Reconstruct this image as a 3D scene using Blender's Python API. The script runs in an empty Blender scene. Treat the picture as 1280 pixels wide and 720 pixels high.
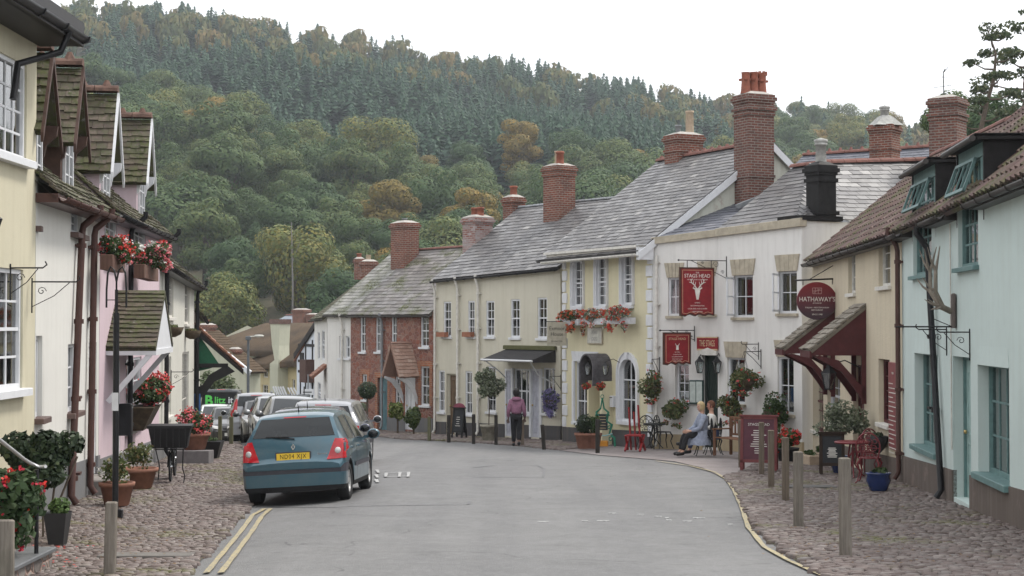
import bpy, bmesh, math, random
import numpy as np
from mathutils import Vector, Matrix, noise
R = math.radians
rng = random.Random(7)
S = bpy.context.scene
COL = S.collection
EYE = 1.85
PIT = math.atan(45/2000)

# ---------------------------------------------------------------- camera maths (used to survey the place)
def ray(u, v):
    a, b = (u-640)/2000, (360-v)/2000
    c, s = math.cos(PIT), math.sin(PIT)
    return a, c - s*b, s + c*b
def sstep(t):
    t = min(1, max(0, t)); return t*t*(3-2*t)
def G(x, y):
    """height of the street ground"""
    z = -0.036*min(y, 112.0)
    if y > 112: z += -0.004*(y-112)
    if x < -2.3 and y < 60: z -= 0.10*sstep((-2.3-x)/1.5)*(1-sstep((-4.6-x)/1.6))*sstep((60-y)/20)
    if x<-6.5 and y>47: z -= .55*sstep((y-47)/14)*sstep((-6.5-x)/2)
    return z
def gp(u, v):
    """ground point seen at pixel u,v"""
    dx, dy, dz = ray(u, v)
    t = 3700/max(v-477, 1)
    for _ in range(12):
        z = G(dx*t, dy*t); t = t*0.4 + 0.6*((z-EYE)/dz)
    return Vector((dx*t, dy*t, G(dx*t, dy*t)))
def at(u, v, Y):
    dx, dy, dz = ray(u, v); t = Y/dy
    return Vector((dx*t, Y, EYE+dz*t))

# ---------------------------------------------------------------- mesh builder
class MB:
    def __init__(s): s.v=[]; s.f=[]; s.uv=[]; s.sm=[]; s.mi=[]
    def add(s, vs, fs, uv=None, smooth=False, mi=0):
        o=len(s.v); s.v.extend([tuple(p) for p in vs])
        for f in fs:
            s.f.append([i+o for i in f]); s.uv.append(uv); s.sm.append(smooth); s.mi.append(mi)
        return s
    def quad(s, a, b, c, d, **k): return s.add([a,b,c,d], [(0,1,2,3)], **k)
    def box(s, x0, y0, z0, x1, y1, z1, M=None, **k):
        if x0>x1: x0,x1=x1,x0
        if y0>y1: y0,y1=y1,y0
        if z0>z1: z0,z1=z1,z0
        vs=[Vector(p) for p in ((x0,y0,z0),(x1,y0,z0),(x1,y1,z0),(x0,y1,z0),(x0,y0,z1),(x1,y0,z1),(x1,y1,z1),(x0,y1,z1))]
        if M: vs=[M@p for p in vs]
        return s.add(vs, [(0,3,2,1),(4,5,6,7),(0,1,5,4),(1,2,6,5),(2,3,7,6),(3,0,4,7)], **k)
    def bbox(s, x0, y0, z0, x1, y1, z1, b=0.01, M=None, **k):
        """box with chamfered vertical and top edges"""
        p=[(x0+b,y0),(x1-b,y0),(x1,y0+b),(x1,y1-b),(x1-b,y1),(x0+b,y1),(x0,y1-b),(x0,y0+b)]
        cx,cy=(x0+x1)/2,(y0+y1)/2
        def sh(q,d):
            return (q[0]-math.copysign(min(d,abs(q[0]-cx)),q[0]-cx), q[1]-math.copysign(min(d,abs(q[1]-cy)),q[1]-cy))
        vs=[(a,c,z0) for a,c in p]+[(a,c,z1-b) for a,c in p]+[(*sh(q,b),z1) for q in p]
        vs=[Vector(q) for q in vs]
        if M: vs=[M@q for q in vs]
        fs=[(i,(i+1)%8,8+(i+1)%8,8+i) for i in range(8)]+[(8+i,8+(i+1)%8,16+(i+1)%8,16+i) for i in range(8)]
        fs+=[tuple(range(16,24)),tuple(range(7,-1,-1))]
        return s.add(vs,fs,**k)
    def beam(s, a, b, w, h=None, up=(0,0,1), **k):
        a,b=Vector(a),Vector(b); h=h or w; d=(b-a); L=d.length
        if L<1e-6: return s
        d.normalize(); upv=Vector(up)
        if abs(d.dot(upv))>.98: upv=Vector((1,0,0))
        x=d.cross(upv).normalized(); z=x.cross(d)
        M=Matrix((x,d,z)).transposed().to_4x4(); M.translation=a
        return s.box(-w/2,0,-h/2,w/2,L,h/2,M=M,**k)
    def tube(s, path, r, n=8, cap=True, smooth=True, **k):
        P=[Vector(p) for p in path]; m=len(P)
        rr=r if isinstance(r,(list,tuple)) else [r]*m
        vs=[]; prev=None
        for i,p in enumerate(P):
            d=(P[min(i+1,m-1)]-P[max(i-1,0)])
            d=d.normalized() if d.length>1e-9 else Vector((0,0,1))
            if prev is None:
                a=d.orthogonal().normalized()
            else:
                a=(prev-d*prev.dot(d)); a=a.normalized() if a.length>1e-6 else d.orthogonal().normalized()
            prev=a; b=d.cross(a)
            for j in range(n):
                t=2*math.pi*j/n; vs.append(p+(a*math.cos(t)+b*math.sin(t))*rr[i])
        fs=[(i*n+j,i*n+(j+1)%n,(i+1)*n+(j+1)%n,(i+1)*n+j) for i in range(m-1) for j in range(n)]
        s.add(vs,fs,smooth=smooth,**k)
        if cap:
            s.add(vs[:n],[tuple(range(n-1,-1,-1))],**k); s.add(vs[-n:],[tuple(range(n))],**k)
        return s
    def lathe(s, prof, n=16, c=(0,0,0), sx=1, sy=1, smooth=True, M=None, **k):
        vs=[]
        for r,z in prof:
            for j in range(n):
                t=2*math.pi*j/n; p=Vector((c[0]+r*sx*math.cos(t), c[1]+r*sy*math.sin(t), c[2]+z)); vs.append(M@p if M else p)
        fs=[(i*n+j,i*n+(j+1)%n,(i+1)*n+(j+1)%n,(i+1)*n+j) for i in range(len(prof)-1) for j in range(n)]
        s.add(vs,fs,smooth=smooth,**k)
        if prof[0][0]>1e-4: s.add(vs[:n],[tuple(range(n-1,-1,-1))],**k)
        if prof[-1][0]>1e-4: s.add(vs[-n:],[tuple(range(n))],**k)
        return s
    def prism(s, poly, y0, y1, M=None, **k):
        """polygon given in (x,z) extruded along y"""
        n=len(poly); vs=[Vector((x,y0,z)) for x,z in poly]+[Vector((x,y1,z)) for x,z in poly]
        if M: vs=[M@p for p in vs]
        s.add(vs,[tuple(range(n)),tuple(range(2*n-1,n-1,-1))]+[(i,i+n,(i+1)%n+n,(i+1)%n) for i in range(n)],**k); return s
    def band(s, outer, inner, y0, y1, M=None, **k):
        """ring between two open polylines of equal length given in (x,z), extruded along y"""
        n=len(outer)
        for i in range(n-1):
            s.prism([outer[i],outer[i+1],inner[i+1],inner[i]],y0,y1,M=M,**k)
        return s
    def mesh(s, name):
        me=bpy.data.meshes.new(name); me.from_pydata(s.v,[],s.f); me.update()
        if not s.f: return me
        lay=me.uv_layers.new(name='UVMap'); co=s.v
        data=np.zeros((len(me.loops),2),dtype=np.float32); li=0
        for f,uv,p in zip(s.f,s.uv,me.polygons):
            k=len(f)
            if uv is not None: data[li:li+k]=uv if not isinstance(uv,list) else np.array(uv)
            else:
                n=p.normal
                if abs(n.z)>.75:
                    for q,i in enumerate(f): data[li+q]=(co[i][0],co[i][1])
                elif abs(n.x)>abs(n.y):
                    for q,i in enumerate(f): data[li+q]=(co[i][1],co[i][2])
                else:
                    for q,i in enumerate(f): data[li+q]=(co[i][0],co[i][2])
            li+=k
        lay.data.foreach_set('uv',data.ravel())
        me.polygons.foreach_set('use_smooth',np.array(s.sm,dtype=bool))
        if any(s.mi): me.polygons.foreach_set('material_index',np.array(s.mi,dtype=np.int32))
        return me
    def build_each(s, name, mat, parent=None):
        """one object per connected piece"""
        n=len(s.v); par=list(range(n))
        def fd(i):
            while par[i]!=i: par[i]=par[par[i]]; i=par[i]
            return i
        seen={}
        for i,p in enumerate(s.v):
            k=(round(p[0],4),round(p[1],4),round(p[2],4))
            if k in seen: par[fd(i)]=fd(seen[k])
            else: seen[k]=i
        for f in s.f:
            for i in f[1:]: par[fd(i)]=fd(f[0])
        # merge pieces whose boxes touch
        gr={}
        for k,f in enumerate(s.f): gr.setdefault(fd(f[0]),[]).append(k)
        bx={}
        for r,fs in gr.items():
            P=[s.v[i] for k in fs for i in s.f[k]]; bx[r]=[[min(p[a] for p in P)-.02 for a in range(3)],[max(p[a] for p in P)+.02 for a in range(3)]]
        keys=list(gr); ch=True
        while ch:
            ch=False
            for i in range(len(keys)):
                for j in range(i+1,len(keys)):
                    a,b=bx[keys[i]],bx[keys[j]]
                    if all(a[0][q]<=b[1][q] and b[0][q]<=a[1][q] for q in range(3)):
                        gr[keys[i]]+=gr.pop(keys[j]); bx[keys[i]]=[[min(a[0][q],b[0][q]) for q in range(3)],[max(a[1][q],b[1][q]) for q in range(3)]]; keys.pop(j); ch=True; break
                if ch: break
        out=[]
        for r in keys:
            m=MB()
            for k in sorted(gr[r]): m.add([s.v[i] for i in s.f[k]],[tuple(range(len(s.f[k])))],uv=s.uv[k],smooth=False,mi=s.mi[k])
            out.append(m.build(name,mat,parent))
        return out
    def build(s, name, mat, parent=None, **kw):
        me=s.mesh(name); o=bpy.data.objects.new(name,me); COL.objects.link(o)
        for m in (mat if isinstance(mat,(list,tuple)) else [mat]): me.materials.append(m)
        if parent: o.parent=parent
        if kw: tag(o,**kw)
        return o
def fast_mesh(name, verts, faces4, uv=None, smooth=False):
    """verts (n,3), faces (m,4) numpy, uv (m,2) one value per face"""
    me=bpy.data.meshes.new(name); m=len(faces4); k=faces4.shape[1]
    me.vertices.add(len(verts)); me.vertices.foreach_set('co',np.asarray(verts,dtype=np.float32).ravel())
    me.loops.add(m*k); me.loops.foreach_set('vertex_index',np.asarray(faces4,dtype=np.int32).ravel())
    me.polygons.add(m); me.polygons.foreach_set('loop_start',np.arange(0,m*k,k,dtype=np.int32))
    me.update(calc_edges=True)
    if uv is not None:
        lay=me.uv_layers.new(name='UVMap'); lay.data.foreach_set('uv',np.repeat(np.asarray(uv,dtype=np.float32),k,axis=0).ravel())
    if smooth: me.polygons.foreach_set('use_smooth',np.ones(m,dtype=bool))
    return me
def tag(o, label=None, cat=None, group=None, kind=None):
    if label: o['label']=label
    if cat: o['category']=cat
    if group: o['group']=group
    if kind: o['kind']=kind
    return o
def thing(name, label, cat, loc=(0,0,0), rz=0, group=None):
    o=bpy.data.objects.new(name,None); o.empty_display_size=.2; COL.objects.link(o)
    o.location=loc; o.rotation_euler=(0,0,rz); return tag(o,label,cat,group)
def mobj(name, me, mat, parent=None, **kw):
    o=bpy.data.objects.new(name,me); COL.objects.link(o)
    if mat and not me.materials: me.materials.append(mat)
    if parent: o.parent=parent
    if kw: tag(o,**kw)
    return o
def kids(o): return [c for c in COL.objects if c.parent is o]
KID={}
def dup(root, loc, rz=0, label=None, group=None, scale=None):
    if root.name not in KID: KID[root.name]=[(c,[d for d in kids(c)]) for c in kids(root)]
    r=root.copy(); COL.objects.link(r); r.location=loc; r.rotation_euler=(0,0,rz)
    if scale: r.scale=(scale,)*3 if not isinstance(scale,(tuple,list)) else scale
    if label: r['label']=label
    if group: r['group']=group
    for c,ds in KID[root.name]:
        q=c.copy(); COL.objects.link(q); q.parent=r
        for d in ds:
            e=d.copy(); COL.objects.link(e); e.parent=q
    return r

# ---------------------------------------------------------------- materials
def newmat(name):
    m=bpy.data.materials.new(name); m.use_nodes=True; nt=m.node_tree; nt.nodes.clear(); return m,nt
def N(nt,t,**k):
    n=nt.nodes.new(t)
    for a,b in k.items():
        if a.startswith('i_'):
            key=a[2:]; key=int(key) if key.isdigit() else key.replace('_',' ')
            n.inputs[key].default_value=b
        else: setattr(n,a,b)
    return n
def ramp(nt,stops,interp='LINEAR'):
    r=N(nt,'ShaderNodeValToRGB'); cr=r.color_ramp; cr.interpolation=interp
    while len(cr.elements)<len(stops): cr.elements.new(.5)
    for e,(p,c) in zip(cr.elements,stops): e.position=p; e.color=(*c,1) if len(c)==3 else c
    return r
def col(c): return (*c,1) if len(c)==3 else c
def mixc(nt,f,a,b,mode='MIX'):
    m=N(nt,'ShaderNodeMix',data_type='RGBA',blend_type=mode)
    for s,v in ((0,f),(6,a),(7,b)):
        if isinstance(v,bpy.types.NodeSocket): nt.links.new(v,m.inputs[s])
        else: m.inputs[s].default_value=col(v) if s else v
    return m.outputs[2]
def mth(nt,op,a,b=None,clamp=False):
    m=N(nt,'ShaderNodeMath',operation=op,use_clamp=clamp)
    for i,v in enumerate((a,b)):
        if v is None: continue
        if isinstance(v,bpy.types.NodeSocket): nt.links.new(v,m.inputs[i])
        else: m.inputs[i].default_value=v
    return m.outputs[0]
def noi(nt,scale,vec=None,detail=5,rough=.6,dist=0):
    n=N(nt,'ShaderNodeTexNoise'); n.inputs['Scale'].default_value=scale; n.inputs['Detail'].default_value=detail
    n.inputs['Roughness'].default_value=rough; n.inputs['Distortion'].default_value=dist
    if vec is None: vec=objco(nt)
    nt.links.new(vec,n.inputs['Vector']); return n.outputs['Fac']
def objco(nt,scale=None):
    t=N(nt,'ShaderNodeTexCoord').outputs['Object']
    if scale:
        m=N(nt,'ShaderNodeMapping'); m.inputs['Scale'].default_value=scale; nt.links.new(t,m.inputs[0]); return m.outputs[0]
    return t
def remap(nt,v,a,b,c=0,d=1):
    m=N(nt,'ShaderNodeMapRange'); nt.links.new(v,m.inputs[0])
    for i,x in enumerate((a,b,c,d)): m.inputs[i+1].default_value=x
    return m.outputs[0]
def finish(nt,base,rough=.8,bump=None,bstr=.3,bdist=.01,metal=0,spec=.5,trans=None,coat=0,extra=None):
    p=N(nt,'ShaderNodeBsdfPrincipled'); o=N(nt,'ShaderNodeOutputMaterial')
    def put(k,v):
        if v is None: return
        if isinstance(v,bpy.types.NodeSocket): nt.links.new(v,p.inputs[k])
        else: p.inputs[k].default_value=col(v) if isinstance(v,(tuple,list)) else v
    put('Base Color',base); put('Roughness',rough); put('Metallic',metal); put('Specular IOR Level',spec); put('Coat Weight',coat)
    if coat: p.inputs['Coat Roughness'].default_value=.05
    if bump is not None:
        b=N(nt,'ShaderNodeBump'); b.inputs['Strength'].default_value=bstr; b.inputs['Distance'].default_value=bdist
        nt.links.new(bump,b.inputs['Height']); nt.links.new(b.outputs[0],p.inputs['Normal'])
    nt.links.new(p.outputs[0],o.inputs[0]); return p
MC={}
def plain(name,c,rough=.6,metal=0,var=.16,scale=8,spec=.3,coat=0,bump=.15):
    k=('p',name)
    if k in MC: return MC[k]
    m,nt=newmat(name); n=noi(nt,scale); n2=noi(nt,scale*7,detail=3)
    f=remap(nt,n,.3,.7,1-var,1+var)
    vm=N(nt,'ShaderNodeVectorMath',operation='SCALE'); vm.inputs[0].default_value=c; nt.links.new(f,vm.inputs['Scale'])
    finish(nt,vm.outputs[0],rough,bump=n2 if bump else None,bstr=bump,bdist=.004,metal=metal,spec=spec,coat=coat)
    MC[k]=m; return m
def render_wall(name,c,dirt=(.25,.22,.17),amt=.35,rough=.9,grain=60,gb=.25,splash=True,patch=None):
    """painted render: fine grain, faint vertical rain streaks, blotchy dirt with shapes of its own"""
    m,nt=newmat(name); oc=objco(nt)
    big=noi(nt,.7,oc,4,.6); fine=noi(nt,grain,oc,3,.6); st=noi(nt,1,objco(nt,(5,5,.35)),5,.65); mid=noi(nt,4,oc,6,.7)
    cc=mixc(nt,remap(nt,big,.35,.7,0,.5),c,tuple(x*.86 for x in c))
    cc=mixc(nt,remap(nt,st,.48,.80,0,amt*1.25),cc,dirt)
    cc=mixc(nt,remap(nt,mid,.52,.80,0,amt*1.1),cc,tuple(x*.7 for x in c))
    if patch: 
        pn=noi(nt,1.3,oc,7,.7); cc=mixc(nt,remap(nt,pn,.60,.64,0,.8),cc,patch)
    h=mth(nt,'ADD',mth(nt,'MULTIPLY',fine,.5),mth(nt,'MULTIPLY',mid,1.0))
    finish(nt,cc,rough,bump=h,bstr=gb,bdist=.02,spec=.3); return m
def brick_mat(name,c1,c2,mortar,scale=1,rough=.9,bw=.225,rh=.075,ms=.012,soot=.55):
    m,nt=newmat(name); uv=N(nt,'ShaderNodeTexCoord').outputs['UV']
    b=N(nt,'ShaderNodeTexBrick'); b.offset=.5
    b.inputs['Color1'].default_value=col(c1); b.inputs['Color2'].default_value=col(c2); b.inputs['Mortar'].default_value=col(mortar)
    b.inputs['Scale'].default_value=1; b.inputs['Mortar Size'].default_value=ms; b.inputs['Brick Width'].default_value=bw; b.inputs['Row Height'].default_value=rh; b.inputs['Bias'].default_value=-.1
    nt.links.new(uv,b.inputs['Vector'])
    oc=objco(nt); n=noi(nt,3,oc,6,.7); n2=noi(nt,25,oc,4,.6)
    cc=mixc(nt,remap(nt,n2,.3,.7,0,.35),b.outputs['Color'],tuple(x*.6 for x in c2))
    cc=mixc(nt,remap(nt,n,.42,.72,0,soot),cc,(.06,.05,.045))
    h=mth(nt,'SUBTRACT',mth(nt,'MULTIPLY',n2,.3),b.outputs['Fac'])
    finish(nt,cc,rough,bump=h,bstr=.6,bdist=.012,spec=.25); return m
def rubble_mat(name):
    """red sandstone rubble"""
    m,nt=newmat(name); oc=objco(nt,(1,1,1.5))
    v=N(nt,'ShaderNodeTexVoronoi',feature='F1'); v.inputs['Scale'].default_value=4.5; nt.links.new(oc,v.inputs['Vector'])
    e=N(nt,'ShaderNodeTexVoronoi',feature='DISTANCE_TO_EDGE'); e.inputs['Scale'].default_value=4.5; nt.links.new(oc,e.inputs['Vector'])
    r=ramp(nt,[(0,(.20,.085,.065)),(.35,(.30,.12,.085)),(.65,(.22,.11,.095)),(1,(.36,.19,.14))]); 
    sx=N(nt,'ShaderNodeSeparateColor'); nt.links.new(v.outputs['Color'],sx.inputs[0]); nt.links.new(sx.outputs[0],r.inputs[0])
    cc=mixc(nt,remap(nt,e.outputs['Distance'],.02,.07,1,0),r.outputs[0],(.34,.24,.2))
    n=noi(nt,30,None,4); cc=mixc(nt,remap(nt,n,.3,.7,0,.3),cc,(.12,.07,.06))
    h=mth(nt,'ADD',remap(nt,e.outputs['Distance'],0,.12,0,1),mth(nt,'MULTIPLY',n,.3))
    finish(nt,cc,.9,bump=h,bstr=.7,bdist=.03,spec=.25); return m
def slate_mat(name,stops,rough=(.35,.6),moss=0,mosscol=(.075,.085,.02),lich=0,wet=.5,mscale=1.2):
    """per-slate tint comes from the UV of each slate (one random value per face)"""
    m,nt=newmat(name); uv=N(nt,'ShaderNodeTexCoord').outputs['UV']; sp=N(nt,'ShaderNodeSeparateXYZ'); nt.links.new(uv,sp.inputs[0])
    oc=objco(nt); r=ramp(nt,stops); nt.links.new(sp.outputs[0],r.inputs[0]); cc=r.outputs[0]
    n=noi(nt,14,oc,5,.7); big=noi(nt,mscale,oc,5,.65)
    cc=mixc(nt,remap(nt,n,.35,.75,0,.45),cc,tuple(x*.55 for x in stops[0][1]))
    if lich: 
        l=noi(nt,9,oc,6,.75); cc=mixc(nt,mth(nt,'MULTIPLY',remap(nt,l,.56,.66,0,1),remap(nt,big,.4,.65,0,lich)),cc,(.42,.44,.40))
    if moss:
        ms=mth(nt,'MULTIPLY',remap(nt,big,.52-.3*moss,.62-.1*moss,0,1),remap(nt,n,.36,.56,.15,1)); 
        mc=mixc(nt,remap(nt,noi(nt,5,oc,4),.35,.65,0,1),mosscol,tuple(x*.5 for x in mosscol)); cc=mixc(nt,ms,cc,mc)
    ro=remap(nt,sp.outputs[1],0,1,rough[0],rough[1])
    if moss: ro=mth(nt,'MAXIMUM',ro,mth(nt,'MULTIPLY',ms,.95))
    finish(nt,cc,ro,bump=n,bstr=.25,bdist=.006,spec=wet); return m
def thatch_mat():
    m,nt=newmat('thatch'); n=noi(nt,3,objco(nt,(14,14,1.2)),6,.7); b=noi(nt,.4,None,5,.6)
    c=mixc(nt,remap(nt,n,.3,.7,0,1),(.055,.04,.028),(.15,.11,.075)); c=mixc(nt,remap(nt,b,.42,.62,0,.6),c,(.04,.035,.03)); c=mixc(nt,remap(nt,noi(nt,.9,None,5),.6,.75,0,.5),c,(.22,.15,.09))
    finish(nt,c,.95,bump=n,bstr=.8,bdist=.05,spec=.1); return m
def glass_mat(name='window_glass',tint=(.75,.8,.8),dark=False):
    m,nt=newmat(name); tr=N(nt,'ShaderNodeBsdfTransparent'); tr.inputs[0].default_value=col(tint)
    gl=N(nt,'ShaderNodeBsdfGlossy'); gl.inputs['Roughness'].default_value=.03; gl.inputs[0].default_value=(.9,.9,.9,1)
    fr=N(nt,'ShaderNodeFresnel'); fr.inputs['IOR'].default_value=1.65
    nn=N(nt,'ShaderNodeBump'); nn.inputs['Strength'].default_value=.06; nn.inputs['Distance'].default_value=.02
    nt.links.new(noi(nt,2.2,None,2),nn.inputs['Height'])
    nt.links.new(nn.outputs[0],gl.inputs['Normal'])
    mx=N(nt,'ShaderNodeMixShader'); o=N(nt,'ShaderNodeOutputMaterial')
    nt.links.new(mth(nt,'ADD',mth(nt,'MULTIPLY',fr.outputs[0],.9),.17),mx.inputs[0]); nt.links.new(tr.outputs[0],mx.inputs[1]); nt.links.new(gl.outputs[0],mx.inputs[2])
    nt.links.new(mx.outputs[0],o.inputs[0]); return m
def wood_mat(name,c,c2,rough=.85,sc=3):
    m,nt=newmat(name); n=noi(nt,sc,objco(nt,(9,9,.8)),6,.7,.4); b=noi(nt,2,None,4)
    cc=mixc(nt,remap(nt,n,.35,.68,0,1),c,c2); cc=mixc(nt,remap(nt,b,.5,.75,0,.4),cc,(.05,.06,.03))
    finish(nt,cc,rough,bump=n,bstr=.5,bdist=.006,spec=.2); return m
def leaf_mat(name,stops,rough=.6,objvar=.0,trans=.25,uvvar=.5):
    """leaf colour varies per leaf (UV) and per plant (object random)"""
    k=('l',name)
    if k in MC: return MC[k]
    m,nt=newmat(name); uv=N(nt,'ShaderNodeTexCoord').outputs['UV']; sp=N(nt,'ShaderNodeSeparateXYZ'); nt.links.new(uv,sp.inputs[0])
    oi=N(nt,'ShaderNodeObjectInfo').outputs['Random']
    f=mth(nt,'ADD',mth(nt,'MULTIPLY',oi,objvar),mth(nt,'MULTIPLY',sp.outputs[0],uvvar),clamp=True)
    r=ramp(nt,stops); nt.links.new(f,r.inputs[0])
    cc=mixc(nt,remap(nt,sp.outputs[1],0,1,0,.5),r.outputs[0],tuple(x*.5 for x in stops[0][1]))
    d=N(nt,'ShaderNodeBsdfPrincipled'); d.inputs['Roughness'].default_value=rough; d.inputs['Specular IOR Level'].default_value=.3; nt.links.new(cc,d.inputs['Base Color'])
    t=N(nt,'ShaderNodeBsdfTranslucent'); nt.links.new(cc,t.inputs[0]); mx=N(nt,'ShaderNodeMixShader'); mx.inputs[0].default_value=trans
    o=N(nt,'ShaderNodeOutputMaterial'); nt.links.new(d.outputs[0],mx.inputs[1]); nt.links.new(t.outputs[0],mx.inputs[2]); nt.links.new(mx.outputs[0],o.inputs[0])
    MC[k]=m; return m

# ---------------------------------------------------------------- leaves
def leaf_cloud(lobes, n, size, seed, flat=.5, out=.6, aspect=1.5, fill=.75):
    """lobes: list of (centre, (rx,ry,rz)).  n leaf quads spread near the lobe surfaces"""
    g=np.random.default_rng(seed); L=len(lobes)
    C=np.array([l[0] for l in lobes],float); Rr=np.array([l[1] for l in lobes],float)
    w=(Rr.prod(axis=1))**(2/3); idx=g.choice(L,n,p=w/w.sum())
    d=g.normal(size=(n,3)); d/=np.linalg.norm(d,axis=1,keepdims=True)
    rad=(g.random(n)**(1/3))*(1-fill)+fill; rad*=g.uniform(.86,1.08,n)
    P=C[idx]+d*Rr[idx]*rad[:,None]
    nor=d*out+g.normal(size=(n,3))*(1-out)*.8; nor[:,2]+=flat*.5; nor/=np.linalg.norm(nor,axis=1,keepdims=True)
    a=np.cross(nor,g.normal(size=(n,3))); a/=np.linalg.norm(a,axis=1,keepdims=True)+1e-9; b=np.cross(nor,a)
    s=size*g.uniform(.6,1.3,n)[:,None]; a=a*s*.5*aspect; b=b*s*.5
    V=np.stack([P-a,P-b*.9+a*.1,P+a,P+b*.9+a*.1],axis=1).reshape(-1,3)
    F=np.arange(4*n).reshape(-1,4); UV=np.stack([g.random(n),g.random(n)**2],axis=1)
    return V,F,UV
def leaves(name,lobes,n,size,seed,mat,parent=None,**kw):
    fl={k:kw.pop(k) for k in ('flat','out','aspect','fill') if k in kw}
    V,F,UV=leaf_cloud(lobes,n,size,seed,**fl); me=fast_mesh(name,V,F,UV); return mobj(name,me,mat,parent,**kw)
def lobes_in(c,r,k,seed,sub=.45):
    g=random.Random(seed); out=[]
    for _ in range(k):
        while True:
            p=[g.uniform(-1,1) for _ in range(3)]
            if sum(q*q for q in p)<=1: break
        f=g.uniform(.7,1.2)*sub
        out.append((tuple(c[i]+p[i]*r[i]*(1-sub*.8) for i in range(3)),tuple(r[i]*f for i in range(3))))
    return out
# ---------------------------------------------------------------- terrain and hills
def ridge_top(u):
    pts=[(-400,-30),(-50,-12),(40,2),(110,10),(200,14),(270,22),(330,28),(420,46),(520,66),(600,80),(680,92),(740,106),(820,112),(900,130),(960,142),(1040,148),(1100,162),(1180,170),(1280,178),(1700,200)]
    for (a,b),(c,d) in zip(pts,pts[1:]):
        if u<=c: return b+(d-b)*(u-a)/(c-a)
    return pts[-1][1]
HY0,HY1=175.,560.
def hill(x,y):
    if y<2: return None
    u=640+2000*x/y; u=max(-400,min(1700,u))
    zr=EYE+(405-ridge_top(u)-4)/2000*HY1-6.5
    z0=-5.0
    t=(y-HY0)/(HY1-HY0)
    if t<=0: return z0
    if t<=1: s=t**1.05; return z0+(zr-z0)*s+2.5*math.sin(x*.05+1)*math.sin(y*.04)*min(1,t*4)
    return zr-(t-1)*60
def H(x,y):
    base=G(x,max(y,0)) if y>0 else 0
    ys=y
    # ground rises behind the right-hand houses
    if x>9 and y>0: base+= 9.0*sstep((x-13)/22)*sstep((y-20)/25)*(1-sstep((y-150)/60))
    if x<-13 and y>0: base+=2.0*sstep((-13-x)/20)*(1-sstep((y-150)/40))
    if y>HY0: return max(hill(x,y),-6) if y>HY0+5 else base+(hill(x,y)-base)*(y-HY0)/5
    return base
def patch_obj(name,poly,dz,mat,step=.5,kind='structure',f=G,wob=None):
    """sheet following the ground inside a plan polygon"""
    bm=bmesh.new()
    vs=[bm.verts.new((p[0],p[1],0)) for p in poly]; bm.faces.new(vs)
    xs=[p[0] for p in poly]; ys=[p[1] for p in poly]
    x=min(xs)+step
    while x<max(xs):
        bmesh.ops.bisect_plane(bm,geom=bm.verts[:]+bm.edges[:]+bm.faces[:],plane_co=(x,0,0),plane_no=(1,0,0)); x+=step
    y=min(ys)+step
    while y<max(ys):
        bmesh.ops.bisect_plane(bm,geom=bm.verts[:]+bm.edges[:]+bm.faces[:],plane_co=(0,y,0),plane_no=(0,1,0)); y+=step*1.5
    bmesh.ops.triangulate(bm,faces=bm.faces[:])
    for v in bm.verts: v.co.z=f(v.co.x,v.co.y)+dz
    me=bpy.data.meshes.new(name); bm.to_mesh(me); bm.free()
    for p in me.polygons:
        if p.normal.z<0: p.flip()
    return mobj(name,me,mat,None,kind=kind)

# ground: one sheet to the horizon
def make_ground():
    xs=sorted(set([-900,-600,-400,-300]+list(range(-240,241,8))+list(range(-30,31,2))+[300,400,600,900]))
    ys=sorted(set([-120,-60,-30,-10,0,10]+list(range(10,180,4))+list(range(180,620,8))+[640,700,900,1400]))
    V=[];F=[]
    for y in ys:
        for x in xs: V.append((x,y,(H(x,y) if y>0 else 0)-(.35 if (-14<x<8.5 and y<76) else .06)))
    nx=len(xs)
    for j in range(len(ys)-1):
        for i in range(nx-1): F.append((j*nx+i,j*nx+i+1,(j+1)*nx+i+1,(j+1)*nx+i))
    m,nt=newmat('hill_ground'); n=noi(nt,.6,None,6); 
    finish(nt,mixc(nt,remap(nt,n,.35,.65,0,1),(.05,.055,.025),(.09,.075,.045)),.95,bump=n,bstr=.4,bdist=.2)
    MB().add(V,F,smooth=True).build('ground',m,kind='structure')
make_ground()

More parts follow.
